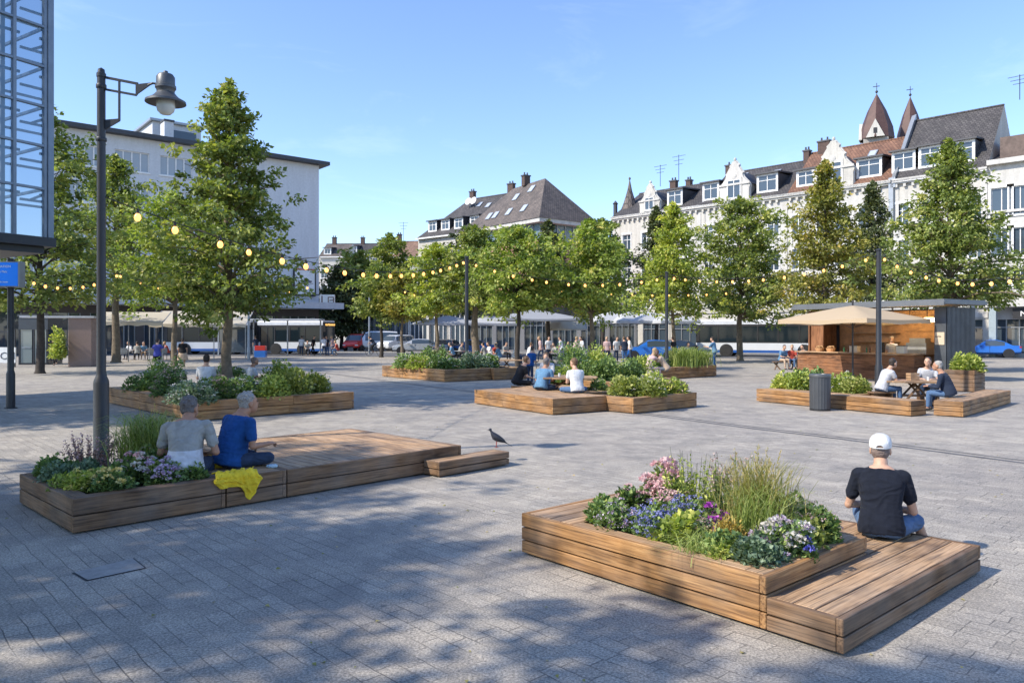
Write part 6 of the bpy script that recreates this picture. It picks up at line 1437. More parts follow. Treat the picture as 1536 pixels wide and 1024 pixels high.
def bus(label, x, y, rz, L=12.0, doors=(1.2, 6.0, 10.2), front='x0', strip_=True, text_=None):
    """side along local +x facing local -y; front at x=0 or x=L"""
    rt = thing("city_bus", label, "bus", (x, y, 0), rz, "white city buses at the stops"); Hh = 3.15; Wd = 2.5; zw0, zw1 = 1.25, 2.55; T = .06
    wins = []; nb = int(L / 1.55); bw = (L - .5) / nb
    for i in range(nb): wins.append((.25 + i * bw + .05, zw0, bw - .1, zw1 - zw0))
    ops = []; drs = []
    for w in wins:
        if any(abs(w[0] + w[2] / 2 - d) < bw * .55 for d in doors): drs.append((w[0], .35, w[2], 2.2)); ops.append((w[0], .35, w[2], 2.2))
        else: ops.append(w)
    m = MB(); wall_open(m, L, .55, 1.1501, [(a, b, c, d) for a, b, c, d in drs], .05, 0, 0); wall_open(m, L, .33, .55, [(a, b, c, d) for a, b, c, d in drs], .05, 1, 0)
    wall_open(m, L, 1.15, 2.72, ops, .05, 2, 0); wall_open(m, L, 2.72, Hh - .15, [], .05, 3, 0)
    # far side, ends, rounded roof
    m.add([(L, Wd, .33), (0, Wd, .33), (0, Wd, Hh - .15), (L, Wd, Hh - .15)], [(0, 1, 2, 3)], 0)
    for X, sgn in ((0, 1), (L, -1)):
        m.add([(X, 0, .33), (X, 0, 1.15), (X, Wd, 1.15), (X, Wd, .33)], [(0, 1, 2, 3) if sgn > 0 else (3, 2, 1, 0)], 0); m.add([(X, 0, 1.15), (X, 0, Hh - .15), (X, Wd, Hh - .15), (X, Wd, 1.15)], [(0, 1, 2, 3) if sgn > 0 else (3, 2, 1, 0)], 2)
    pr = [(0, Hh - .15), (.06, Hh - .05), (.2, Hh), (Wd - .2, Hh), (Wd - .06, Hh - .05), (Wd, Hh - .15)]
    vs = [(0, a, b) for a, b in pr] + [(L, a, b) for a, b in pr]; k = len(pr); m.add(vs, [(i, i + k, i + k + 1, i + 1) for i in range(k - 1)] + [tuple(range(k)), tuple(range(k, 2 * k))[::-1]], 3)
    m.add([(0, 0, .33), (0, Wd, .33), (L, Wd, .33), (L, 0, .33)], [(0, 1, 2, 3)], 2)
    m.build("body", [BW, BB if strip_ else BW, M_BLACK, simple("bus_roof", (.58, .60, .62), .4)], rt)
    for o in ops:
        if o in drs: continue
        m = MB(); m.quad((o[0], .03, o[1]), (o[0] + o[2], .03, o[1]), (o[0] + o[2], .03, o[1] + o[3]), (o[0], .03, o[1] + o[3])); m.build("window", BGL, rt)
    for d in drs:
        m = MB(); m.quad((d[0], .035, d[1]), (d[0] + d[2], .035, d[1]), (d[0] + d[2], .035, d[1] + d[3]), (d[0], .035, d[1] + d[3])); o = m.build("door", BGL, rt); m = MB(); c = d[0] + d[2] / 2; m.bb(c - .04, c + .04, .0, .03, d[1], d[1] + d[3]); m.bb(d[0], d[0] + d[2], .0, .03, d[1] + .0, d[1] + .06); m.build("frame", M_BLACK, o)
    for X in ((2.6, 8.9) if L > 10 else (1.9, L - 2.0)): wheel(rt, X, .10, .48); wheel(rt, X, Wd - .10, .48); arch(rt, X)
    m = MB()
    for i in range(nb): X = .5 + i * bw; m.bb(X, X + .45, .4, 1.2, .9, 1.7)
    m.build("seats", SEATB, rt)
    X = -.01 if front == 'x0' else L + .01; sg = -1 if front == 'x0' else 1
    m = MB(); m.bb(min(X, X + sg * .015), max(X, X + sg * .015), .15, Wd - .15, 1.2, 2.55); m.build("windscreen", BGL, rt)
    m = MB(); m.bb(min(X, X + sg * .02), max(X, X + sg * .02), .4, Wd - .4, 2.62, 2.92); d_ = m.build("destination_display", M_BLACK, rt)
    if text_: o = text("lettering", text_, .26, LEDM, rt, (X + sg * .03, .45 if sg > 0 else Wd - .45, 2.67), (R(90), 0, R(90) * sg), sx=1.0)
    for yy in (.25, Wd - .6): m = MB(); m.bb(min(X, X + sg * .03), max(X, X + sg * .03), yy, yy + .35, .6, .8); m.build("headlight", simple("headlight_glass", (.7, .7, .7), .1), rt)
    m = MB(); m.bar((X, -.02, 2.7), (X + sg * .3, -.25, 2.6), .05); m.bb(X + sg * .3 - .05, X + sg * .3 + .05, -.38, -.14, 2.1, 2.6); m.build("mirror", M_BLACK, rt); return rt
a = Vector((XD(1044, 66), 66)); b = Vector((XD(1240, 61), 61)); bus("white and blue city bus behind the broad tree on the right", a.x, a.y, math.atan2(b.y - a.y, b.x - a.x), 12.0, (), 'x0')
a = Vector((XD(1218, 60), 60)); 
a = Vector((XD(246, 70), 70)); bus("left white city bus, partly under the cream awning", a.x, a.y, R(1), 7.9, (), 'x0')
a = Vector((XD(386, 71), 71)); bus("white city bus with dark front at the shelter's right end", a.x, a.y, R(-12), 6.6, (.9,), 'x1', text_="HAUPTBAHNHOF")

# ---------------------------------------------------------------- cars
def car(label, x, y, rz, paint, L=4.3, Wd=1.78, Hh=1.45, kind='hatch', cat="car", name="parked_car"):
    rt = thing(name, label, cat, (x, y, 0), rz, "cars parked round the square"); hw = Wd / 2
    if kind == 'van': sec = [(-L / 2, .45, .75, .80), (-L / 2 + .1, .40, .95, 1.02), (-L * .32, .40, 1.1, 1.2), (-L * .22, .40, 1.15, Hh * .93), (-L * .1, .4, 1.15, Hh), (L * .3, .4, 1.15, Hh), (L / 2 - .08, .42, 1.15, Hh * .97), (L / 2, .5, 1.1, Hh * .9)]
    elif kind == 'sedan': sec = [(-L / 2, .42, .62, .64), (-L / 2 + .12, .32, .76, .78), (-L * .22, .30, .90, .93), (-L * .07, .30, .93, Hh * .97), (L * .1, .30, .94, Hh), (L * .24, .30, .96, Hh * .9), (L * .36, .32, .97, 1.0), (L / 2 - .06, .35, .93, .96), (L / 2, .45, .85, .87)]
    else: sec = [(-L / 2, .42, .64, .66), (-L / 2 + .12, .32, .80, .82), (-L * .24, .30, .95, .99), (-L * .07, .30, .98, Hh * .96), (L * .08, .30, .99, Hh), (L * .3, .30, 1.0, Hh * .96), (L * .43, .32, 1.0, 1.12), (L / 2 - .03, .36, .95, 1.0), (L / 2, .45, .85, .88)]
    vs = []; fs = []; mi = []; K = 10
    for (X, zb, zb2, zr) in sec:
        cab = (zr - zb2) / max(.01, Hh - 1.0); e = 1 if abs(X) < L / 2 - .15 else .88
        half = [(hw * .86 * e, zb), (hw * e, zb + .12), (hw * e, (zb + zb2) / 2 + .05), (hw * .95 * e, zb2), (hw * (.95 - .17 * min(1, max(0, cab))) * e, zb2 + (zr - zb2) * .88), (hw * .60 * e, zr)]
        ring = half + [(-a, b) for a, b in half[::-1]]
        vs += [(X, a, b) for a, b in ring]
    n = 12
    for i in range(len(sec) - 1):
        for k in range(n):
            a = i * n + k; b = i * n + (k + 1) % n; fs.append((a, a + n, b + n, b))
            zdiff = max(sec[i][3] - sec[i][2], sec[i + 1][3] - sec[i + 1][2]); both = min(sec[i][3] - sec[i][2], sec[i + 1][3] - sec[i + 1][2])
            glassy = (k in (3, 7) and both > .1) or (k in (4, 5, 6) and zdiff > .25 and both < .25)
            mi.append(1 if glassy else 0)
    fs.append(tuple(range(n))); mi.append(0); fs.append(tuple((len(sec) - 1) * n + k for k in range(n))[::-1]); mi.append(0)
    m = MB(); m.v = vs; m.w = list(vs); m.f = fs; m.m = [0] * len(fs)
    body = [f for f, g_ in zip(fs, mi) if not g_]; gl = [f for f, g_ in zip(fs, mi) if g_]
    m = MB(); m.add(vs, body); m.build("body", paint, rt, 28); m = MB(); m.add(vs, gl); o = m.build("window", M_GLASS, rt, 28)
    for X in (-L * .31, L * .30):
        for sy_ in (-1, 1):
            wheel(rt, X, sy_ * (hw - .10), .32, .22)
            m = MB(); m.T = Matrix.Translation((X, sy_ * (hw + .004), .34)) @ Matrix.Rotation(R(90), 4, 'X'); m.lathe([(.40, -.01), (.40, .01), (0, .01), (0, -.01)][:3], 18); m.build("wheel_arch", M_BLACK, rt)
    for sy_ in (-1, 1):
        m = MB(); m.bb(-L / 2 - .005, -L / 2 + .2, sy_ * hw * .72 - .16, sy_ * hw * .72 + .16, .62, .75, ch=.02); m.build("headlight", simple("headlight_glass", (.7, .7, .7), .1), rt)
        m = MB(); m.bb(L / 2 - .14, L / 2 + .004, sy_ * hw * .74 - .13, sy_ * hw * .74 + .13, .78, .92, ch=.02); m.build("tail_light", simple("tail_red", (.4, .01, .01), .2), rt)
        m = MB(); m.bb(-L * .17, -L * .12, sy_ * (hw + .11) - .08, sy_ * (hw + .11) + .08, .95, 1.08, ch=.02); m.build("mirror", paint, rt)
    m = MB(); m.bb(-.02, .0, -hw - .002, -hw + .02, .4, .98); m.bb(-L / 2 - .003, -L / 2 + .1, -.4, .4, .42, .56); m.build("trim", M_BLACK, rt); return rt
def paint(nm, c): return simple(nm, c, .25, .2, .04, 1, spec=.7)
SIL = paint("silver_paint", (.42, .44, .46)); BLU = paint("blue_paint", (.02, .14, .50)); RED = paint("red_paint", (.55, .03, .02)); WHP = paint("white_car_paint", (.62, .63, .64)); BLK = paint("black_paint", (.02, .02, .025)); GRY = paint("grey_paint", (.15, .17, .19))
car("silver hatchback parked in the gap beside the white shop", XD(623, 72), 72, R(6), SIL)
car("red delivery van behind the cyclist", XD(537, 84), 84, R(80), RED, 4.6, 1.9, 1.9, 'van', name="delivery_van", cat="van")
car("white van behind the street light", XD(563, 84), 84, R(10), WHP, 4.9, 1.95, 2.2, 'van', name="delivery_van", cat="van")
car("white car with dark windscreen behind the small dark-trunked tree", XD(594, 80), 80, R(60), WHP, 4.4, 1.8, 1.8, 'van', name="parked_car")
car("grey car half hidden left of the thick trunk", XD(668, 66), 66, R(80), GRY)
car("dark blue car behind the people left of the central table", XD(706, 66), 66, R(4), BLU, kind='sedan')
car("bright blue hatchback behind the pole right of centre", XD(975, 55), 55, R(-4), BLU, 4.0, 1.8, 1.5)
car("dark car behind the bright blue hatchback", XD(1006, 60), 60, R(30), BLK)
car("blue car parked right of the kiosk", XD(1484, 62), 62, R(-30), BLU, kind='sedan')
car("black car parked right of the kiosk, behind the blue one", XD(1514, 66), 66, R(-30), BLK)
car("silver car behind the two cars right of the kiosk", XD(1496, 72), 72, R(-35), SIL)
# ---------------------------------------------------------------- people
SKIN = simple("skin", (.52, .31, .21), .55, 0, .10, 9, .15, 90); SKIND = simple("tanned_skin", (.40, .21, .13), .55, 0, .10, 9, .15, 90)
def remesh(mb, vox, smooth_it=4, name="m", mats=None, disp=None, dec=None):
    me = mb.mesh(name, mats or M_WHITE); o = bpy.data.objects.new("tmp", me); COL.objects.link(o)
    r = o.modifiers.new("r", 'REMESH'); r.mode = 'VOXEL'; r.voxel_size = vox; r.use_smooth_shade = True
    s_ = o.modifiers.new("s", 'SMOOTH'); s_.factor = .5; s_.iterations = smooth_it
    dg = bpy.context.evaluated_depsgraph_get(); dg.update(); me2 = bpy.data.meshes.new_from_object(o.evaluated_get(dg))
    bpy.data.objects.remove(o); bpy.data.meshes.remove(me); me2.name = name
    me2.materials.clear()
    for m in (mats if isinstance(mats, (list, tuple)) else [mats]): me2.materials.append(m)
    if disp:
        amp, sc1, seed = disp; n = len(me2.vertices); co = np.empty(n * 3, np.float32); no = np.empty(n * 3, np.float32)
        me2.vertices.foreach_get("co", co); me2.vertices.foreach_get("normal", no); co = co.reshape(-1, 3); no = no.reshape(-1, 3)
        for i in range(n):
            p = Vector(co[i]); q = Vector((p.x * sc1 + seed, p.y * sc1, p.z * sc1 * 1.6))
            w = noise.noise(q + Vector((noise.noise(q * .7), 0, noise.noise(q * .8 + Vector((9, 0, 0))))) * 1.3)
            co[i] += no[i] * amp * (1 - 2.2 * abs(w))
        me2.vertices.foreach_set("co", co.ravel())
    me2.polygons.foreach_set("use_smooth", [True] * len(me2.polygons)); me2.update(); return me2
def loft(m, rings, n=18):
    """rings: (centre, X dir, Y dir, rx, ry); closed ends"""
    vs = []; fs = []
    for c, X, Y, rx_, ry_ in rings:
        for k in range(n):
            a = 2 * math.pi * k / n; ca, sa = math.cos(a), math.sin(a); e = .85
            p = Vector(c) + X * rx_ * math.copysign(abs(ca) ** e, ca) + Y * ry_ * math.copysign(abs(sa) ** e, sa); vs.append(tuple(p))
    for i in range(len(rings) - 1):
        for k in range(n): fs.append((i * n + k, i * n + (k + 1) % n, (i + 1) * n + (k + 1) % n, (i + 1) * n + k))
    fs.append(tuple(range(n))[::-1]); fs.append(tuple((len(rings) - 1) * n + k for k in range(n))); m.add(vs, fs)
def limb(m, pts, rad, n=12):
    P_ = [Vector(p) for p in pts]; out = []; rr = []
    for i in range(len(P_) - 1):
        for k in range(4): t = k / 4; out.append(P_[i].lerp(P_[i + 1], t)); rr.append(rad[i] * (1 - t) + rad[i + 1] * t)
    out.append(P_[-1]); rr.append(rad[-1]); m.tube(out, rr, n)
    for p, r in zip(P_, rad): m.ell(p, (r * .99,) * 3, 12, 8)
def hand(m, wrist, d, up, side, s=1.0, curl=.6, detail=True):
    """d: direction of the hand, up: back of hand, side: +1 thumb towards cross(d,up)"""
    d = Vector(d).normalized(); up = Vector(up); up = (up - d * up.dot(d)).normalized(); sd = d.cross(up) * side; w = Vector(wrist)
    pc = w + d * .045 * s; rot = Matrix((sd, d, up)).transposed().to_3x3(); m.ell(pc, (.040 * s, .050 * s, .016 * s), 12, 8, rot=rot); m.ell(w + d * .01, (.027 * s, .03 * s, .02 * s), 10, 6, rot=rot)
    if not detail: m.ell(pc + d * .06 * s - up * .02 * s, (.034 * s, .045 * s, .016 * s), 10, 6, rot=rot); return
    for i, (o, l) in enumerate(((.028, .072), (.010, .080), (-.009, .075), (-.027, .060))):
        a = w + d * .085 * s + sd * o * s; cd = curl * (1 + .12 * i); l *= s
        d1 = (d * math.cos(cd * .6) - up * math.sin(cd * .6)); d2 = (d * math.cos(cd * 1.5) - up * math.sin(cd * 1.5)); d3 = (d * math.cos(cd * 2.2) - up * math.sin(cd * 2.2))
        p1 = a + d1 * l * .45; p2 = p1 + d2 * l * .32; p3 = p2 + d3 * l * .23; limb(m, [a - d * .02, a, p1, p2, p3], [.009 * s, .0092 * s, .0085 * s, .0078 * s, .0065 * s], 8)
    t0 = w + d * .03 * s + sd * .032 * s; t1 = t0 + (sd * .75 + d * .6 - up * .25).normalized() * .038 * s; t2 = t1 + (d * .8 + sd * .1 - up * .5).normalized() * .032 * s; limb(m, [w + d * .02, t0, t1, t2], [.013 * s, .013 * s, .0105 * s, .0085 * s], 8)
def person(label, loc, heading, pose, shirt, trousers, skin=None, hair=None, vox=.014, sleeve=.5, cap=None, hairst='short', lean=12, side=0, head=(0, 0), arms=None, legs=None, shoe=None, group=None, scale=1.0, shorts=False, belly=0.0, seat_drop=.42, detail=False, skirt=None, shoulder=0.0, slump=0.0, apron=None, twotone=None, longs=False, bag=None):
    """local frame: +y is where the person faces, origin at the seat point or between the feet"""
    skin = skin or SKIN; shoe = shoe or M_BLACK; rt = thing("person", label, "person", loc, heading, group); rt.scale = (scale,) * 3
    sit = pose != 'stand' and pose != 'walk'; hipz = .09 if sit else .93
    ln = R(lean); sn = R(side); up = Vector((math.sin(sn), math.sin(ln), math.cos(ln) * math.cos(sn))).normalized(); X = Vector((1, 0, 0)); X = (X - up * X.dot(up)).normalized(); Y = up.cross(X) * 1
    hip = Vector((0, 0, hipz))
    def sp(z, curve=1.0):  # spine point: bends a bit more towards the top
        t = z / .55; return hip + up * z + Vector((0, 1, 0)) * (.03 * t * t * curve if sit else 0)
    body = MB(); top = MB(); leg = MB()
    b_ = belly
    # torso rings: z above hip, half width, half depth
    T_ = [(-.08, .150, .105), (.0, .168, .120 + b_ * .5), (.10, .158, .112 + b_), (.20, .150, .108 + b_), (.32, .168, .115 + b_ * .4), (.41, .188, .112), (.465, .172, .098), (.51, .125, .082), (.545, .082, .066)]
    def rings(extra, z0=-9, z1=9): return [(sp(z), X, Y, rx_ + extra + (shoulder if z > .4 else 0) * .5, ry_ + extra) for z, rx_, ry_ in T_ if z0 <= z <= z1]
    loft(body, rings(0)); nk = sp(.55); hy, ht = R(head[0]), R(head[1]); hb = sp(.615 - slump) + Vector((0, .012 + slump * .8, 0))
    limb(body, [sp(.50), nk + up * .01, hb + Vector((0, .01, .0))], [.070, .062, .060])
    hc = sp(.702 - slump) + Vector((0, slump * .8 + .03 + .02 * math.sin(ht), -.012 * abs(math.sin(ht)))); HR = (Matrix.Rotation(hy, 3, 'Z') @ Matrix.Rotation(-ht, 3, 'X') @ Matrix.Scale(1.10, 3))
    def hp(x, y, z): return hc + HR @ Vector((x, y, z))
    body.ell(hp(0, -.005, .02), (.074, .094, .098), 20, 14, rot=HR); body.ell(hp(0, .025, -.045), (.055, .062, .070), 16, 10, rot=HR); body.ell(hp(0, .05, -.085), (.030, .028, .024), 10, 8, rot=HR)
    body.ell(hp(0, .088, -.018), (.013, .020, .024), 8, 6, rot=HR); body.ell(hp(0, .077, .008), (.010, .012, .028), 8, 6, rot=HR)
    for s_ in (-1, 1): body.ell(hp(s_ * .076, -.004, -.012), (.010, .020, .033), 10, 8, rot=HR); body.ell(hp(s_ * .03, .077, .022), (.022, .012, .008), 8, 6, rot=HR)
    body.ell(hp(0, .083, -.055), (.022, .010, .006), 8, 6, rot=HR)
    # arms
    shw = .178 + shoulder; arms = arms or {}
    for s_, nm in ((-1, 'L'), (1, 'R')):
        S_ = sp(.452) + X * s_ * shw
        ar = arms.get(nm) or arms.get('B')
        if ar: e, w = ar; E = Vector((s_ * e[0], e[1], e[2])) + Vector((0, 0, hipz - .09 if not sit else 0)); Wp = Vector((s_ * w[0], w[1], w[2])) + Vector((0, 0, hipz - .09 if not sit else 0))
        else:
            if sit: E = S_ + Vector((s_ * .05, .10, -.26)); Wp = E + Vector((-s_ * .09, .23, -.03))
            else: E = S_ + Vector((s_ * .05, -.02, -.27)); Wp = E + Vector((s_ * .01, .07, -.23))
        limb(body, [S_, E, Wp], [.050, .040, .026]); d = (Wp - E).normalized()
        hand(body, Wp, d, Vector((s_ * .3, 0, 1)) if sit else Vector((s_, 0, 0)), -s_ if sit else 1, 1.0, .75, detail or vox < .01)
        cuts = S_.lerp(E, sleeve * 1.0) if sleeve <= 1 else E.lerp(Wp, (sleeve - 1)); r2 = .062 if sleeve <= 1 else .038
        limb(top, ([S_ - X * s_ * .03, S_, cuts] if sleeve <= 1 else [S_ - X * s_ * .03, S_, E, cuts]), ([.066, .066, .064 - .012 * sleeve + .004] if sleeve <= 1 else [.066, .066, .052, .038]))
    # legs
    L_ = []
    for s_ in (-1, 1):
        h_ = hip + Vector((s_ * .088, .0, -.01))
        if legs: K_, A_ = legs['L' if s_ < 0 else 'R']; K_ = Vector(K_); A_ = Vector(A_)
        elif pose == 'sit': K_ = Vector((s_ * .13, .43, .085)); A_ = Vector((s_ * .12, .45, -seat_drop + .09))
        elif pose == 'cross': K_ = Vector((s_ * .33, .26, .08)); A_ = Vector((-s_ * .06, .30, .05))
        elif pose == 'walk': K_ = Vector((s_ * .09, .16 * s_ + .04, .50)); A_ = Vector((s_ * .08, .28 * s_ - .08, .10 + (.08 if s_ < 0 else 0)))
        else: K_ = Vector((s_ * .10, .02, .50)); A_ = Vector((s_ * .11, -.01, .09))
        limb(body, [h_, K_, A_], [.078, .054, .036]); ft = (Vector((s_ * .15, 1, 0)).normalized()) if pose != 'cross' else Vector((-s_, .35, 0)).normalized()
        limb(body, [A_ - Vector((0, 0, .03)), A_ + ft * .12 - Vector((0, 0, .05))], [.034, .028])
        if shorts: limb(leg, [h_, K_ - (K_ - h_) * .02], [.094, .074])
        else: limb(leg, [h_, K_, A_ + (K_ - A_) * .1], [.092, .068, .052])
        L_.append((A_, ft))
    loft(leg, [(sp(z), X, Y, rx_ + .008, ry_ + .008) for z, rx_, ry_ in T_[:2]] + [(sp(.05), X, Y, .160, .114 + b_ * .5)])
    if sit: leg.ell(hip + Vector((0, .04, -.012)), (.165, .13, .078), 16, 10)
    # shirt
    R_ = rings(.016, -.09, .54); R_[0] = (sp(-.06 if sit else -.10), X, Y, .190, .152 + b_ * .5); R_[1] = (sp(.0), X, Y, .196, .158 + b_ * .6); R_[2] = (sp(.10), X, Y, .178, .136 + b_); top_m = top; loft(top_m, R_)
    limb(top_m, [sp(.445) - X * .13, sp(.475), sp(.445) + X * .13], [.070, .080, .070])
    dsp = (.007, 6.5, random.uniform(0, 50)) if vox < .01 else None
    link("body", remesh(body, vox, 3 if vox > .01 else 5, "body", skin), None).parent = rt
    if dsp is None: tv = vox * 1.05
    else: tv = vox
    if twotone: # second colour for the lower shirt
        up_me = remesh(top_m, tv, 4, "shirt", [shirt, twotone[0]], dsp); zc = hip.z + twotone[1]
        for p in up_me.polygons: p.material_index = 1 if p.center.z < zc and abs(p.center.x) < .225 else 0
        link("shirt", up_me, rt)
    else: link("shirt", remesh(top_m, tv, 4, "shirt", shirt, dsp), rt)
    if skirt:
        sk = MB(); loft(sk, [(hip + Vector((0, 0, .05)), Vector((1, 0, 0)), Vector((0, 1, 0)), .16, .12), (hip + Vector((0, .05, -.15)), Vector((1, 0, 0)), Vector((0, 1, 0)), .26, .22), (hip + Vector((0, .08, -.5)), Vector((1, 0, 0)), Vector((0, 1, 0)), .33, .27)]); link("skirt", remesh(sk, vox, 4, "skirt", skirt), rt)
    link("trousers", remesh(leg, vox, 4, "trousers", trousers, (.006, 9.0, 3) if vox < .01 else None), rt)
    sm = MB()
    for A_, ft in L_: limb(sm, [A_ - Vector((0, 0, .045)) - ft * .03, A_ + ft * .05 - Vector((0, 0, .05)), A_ + ft * .15 - Vector((0, 0, .062))], [.040, .042, .034])
    link("shoes", remesh(sm, vox, 3, "shoes", shoe), rt)
    if detail or vox < .02:
        for s_ in (-1, 1): e_ = MB(); e_.ell(hp(s_ * .03, .083, .006), (.011, .006, .007), 8, 6); e_.build("eye", M_BLACK, rt, True)
    if hair and hairst != 'bald':
        hm = MB(); rnd = random.Random(len(label))
        if not cap: hm.ell(hp(0, -.018, .042), (.078, .092, .090), 18, 12, rot=HR)
        hm.ell(hp(0, -.045, .0), (.072, .062, .078), 16, 10, rot=HR)
        if hairst == 'long': hm.ell(hp(0, -.06, -.08), (.075, .05, .12), 14, 10, rot=HR)
        if hairst == 'bun': hm.ell(hp(0, -.11, .05), (.035, .035, .035), 10, 8, rot=HR)
        if not cap:
            for k in range(34 if vox < .01 else 12):
                a = rnd.uniform(0, 6.28); z = rnd.uniform(0, 1); rr = math.sqrt(1 - z * z); q = hp(.074 * rr * math.cos(a), -.02 + .088 * rr * math.sin(a), .045 + .085 * z)
                if (HR.inverted() @ (q - hc)).y < .05: hm.ell(q, (.02, .02, .016), 8, 6)
        hme = remesh(hm, max(.0055, vox * .8), 3, "hair", hair, (.0035, 42, 1) if vox < .01 else None); link("hair", hme, rt)
    if cap:
        cm_ = MB(); nn = 24; prof_ = [(.100, -.002), (.101, .03), (.094, .06), (.072, .086), (.04, .100), (0, .104)]; vs = []
        for r, z in prof_:
            for k in range(nn):
                a = 2 * math.pi * k / nn; p = hp(r * .86 * math.cos(a), -.006 + r * 1.08 * math.sin(a), .032 + z * 1.02); vs.append(tuple(p))
        cm_.add(vs, [(i * nn + k, i * nn + (k + 1) % nn, (i + 1) * nn + (k + 1) % nn, (i + 1) * nn + k) for i in range(len(prof_) - 1) for k in range(nn)]); cm_.ell(hp(0, -.006, .137), (.008, .008, .004), 8, 4)
        for k in range(6):  # panel seams
            a = math.pi * k / 3 + .26; cm_.tube([hp(r * .865 * math.cos(a), -.006 + r * 1.086 * math.sin(a), .0335 + z * 1.02) for r, z in prof_[:-1]], .0014, 4)
        co = cm_.build("cap", cap, rt, 50)
        bm_ = MB(); vs = []
        for k in range(13):
            a = math.pi * (k / 12); c_, s2 = math.cos(a), math.sin(a); vs += [tuple(hp(.080 * c_, .085 * s2 * .9 + .01, .034)), tuple(hp(.078 * c_, .03 + .150 * s2, .024 - .012 * s2)), tuple(hp(.080 * c_, .085 * s2 * .9 + .01, .028)), tuple(hp(.078 * c_, .03 + .150 * s2, .018 - .012 * s2))]
        bm_.add(vs, [(4 * i, 4 * i + 1, 4 * i + 5, 4 * i + 4) for i in range(12)] + [(4 * i + 2, 4 * i + 6, 4 * i + 7, 4 * i + 3) for i in range(12)] + [(4 * i + 1, 4 * i + 3, 4 * i + 7, 4 * i + 5) for i in range(12)]); bm_.build("peak", cap, co, 30)
        # adjuster strap opening at the back
        om = MB(); ov = [tuple(hp(.033 * math.cos(math.pi * k / 12), -.1185 + .004 * abs(math.cos(math.pi * k / 12)) , .036 + .030 * math.sin(math.pi * k / 12))) for k in range(13)]; om.add(ov, [tuple(range(13)), tuple(range(13))[::-1]][:1]); om.build("strap_opening", hair or SKIND, co)
        st_ = MB(); st_.tube([hp(x, -.1205 + .4 * x * x * 8, .040) for x in (-.034, -.02, 0, .02, .034)], .004, 6); st_.tube([hp(.031 * math.cos(math.pi * k / 12), -.120 + .004 * abs(math.cos(math.pi * k / 12)), .036 + .031 * math.sin(math.pi * k / 12)) for k in range(13)], .0022, 5); st_.build("strap", cap, co)
    return rt
C_NAVY = cloth("black_navy_cotton", (.013, .016, .026)); C_JEAN = cloth("blue_denim", (.085, .15, .27)); C_JEAND = cloth("dark_denim", (.035, .055, .10)); C_BLUE = cloth("royal_blue_cotton", (.015, .075, .25)); C_GREY = cloth("grey_cotton", (.33, .33, .31)); C_LGREY = cloth("white_grey_cotton", (.56, .58, .63))
C_WHT = cloth("white_cotton", (.66, .67, .68)); C_BLK = cloth("black_cotton", (.02, .02, .022)); C_MID = cloth("washed_blue_cotton", (.12, .24, .38)); C_NVJ = cloth("navy_jacket", (.025, .035, .06)); C_STR = cloth("pale_striped_cotton", (.46, .47, .50)); C_TAN = cloth("beige_cotton", (.48, .36, .26)); C_PNK = cloth("pink_print", (.50, .36, .36)); C_PUR = cloth("purple_blue_cotton", (.07, .08, .32)); C_RED = cloth("red_cotton", (.42, .07, .05)); C_OLV = cloth("olive_cotton", (.16, .15, .09))
HG = simple("grey_hair", (.15, .135, .13), .8, 0, .5, 60, .8, 150); HW = simple("white_hair", (.36, .34, .31), .8, 0, .35, 60, .8, 150); HDk = simple("dark_hair", (.035, .025, .02), .7, 0, .4, 60, .6, 150); HBr = simple("brown_hair", (.13, .075, .04), .7, 0, .4, 60, .6, 150); HBl = simple("blond_hair", (.38, .26, .13), .7, 0, .3, 60, .6, 150); HStub = simple("shaved_grey_hair", (.20, .15, .13), .8, 0, .4, 120, .5, 200)
H_ = R  # headings: 0 faces away from the camera (+y)
# man in the white cap on the right deck
x, y = G(1322, 806, .228)
person("man in black T-shirt, jeans shorts and white cap sitting on the low foreground deck", (x, y, .235), R(-24), 'sit', C_NAVY, C_JEAN, SKIN, HStub, .0068, .62, C_WHT, lean=11, head=(-4, -6), shoulder=.004, slump=.018, belly=.012,
       arms={'R': ((.27, .17, .22), (.10, .36, .20)), 'L': ((.27, .16, .24), (.06, .37, .22))}, legs={'L': ((-.17, .38, .15), (-.12, .52, -.14)), 'R': ((.30, .31, .10), (.40, .44, -.14))}, shorts=True, seat_drop=.23, detail=True, scale=.93)
# two older men on the left
x, y = G(284, 714, .345)
gx = person("older man in grey T-shirt with pale shirt round his hips, by the left planter", (x - .05, y, .35), R(6), 'sit', C_GREY, C_JEAND, SKIND, HG, .0068, .66, lean=17, side=-3, head=(-22, -8), belly=.06, shoulder=.035, slump=.045, detail=True, scale=1.02, seat_drop=.34,
       arms={'B': ((.30, .12, .24), (.16, .34, .20))}, twotone=(C_LGREY, .20))
x, y = G(352, 701, .34)
person("older grey-haired man in blue T-shirt sitting beside the yellow jacket", (x - .07, y, .345), R(-34), 'sit', C_BLUE, C_JEAND, SKIND, HW, .0068, .62, lean=14, side=2, head=(-18, -8), belly=.045, shoulder=.025, slump=.035, detail=True, scale=1.02, seat_drop=.0,
       arms={'R': ((.27, .13, .25), (.22, .40, .25)), 'L': ((.27, .10, .24), (.12, .33, .20))}, legs={'L': ((-.20, .40, .08), (.02, .46, .05)), 'R': ((.26, .36, .09), (.06, .34, .05))})
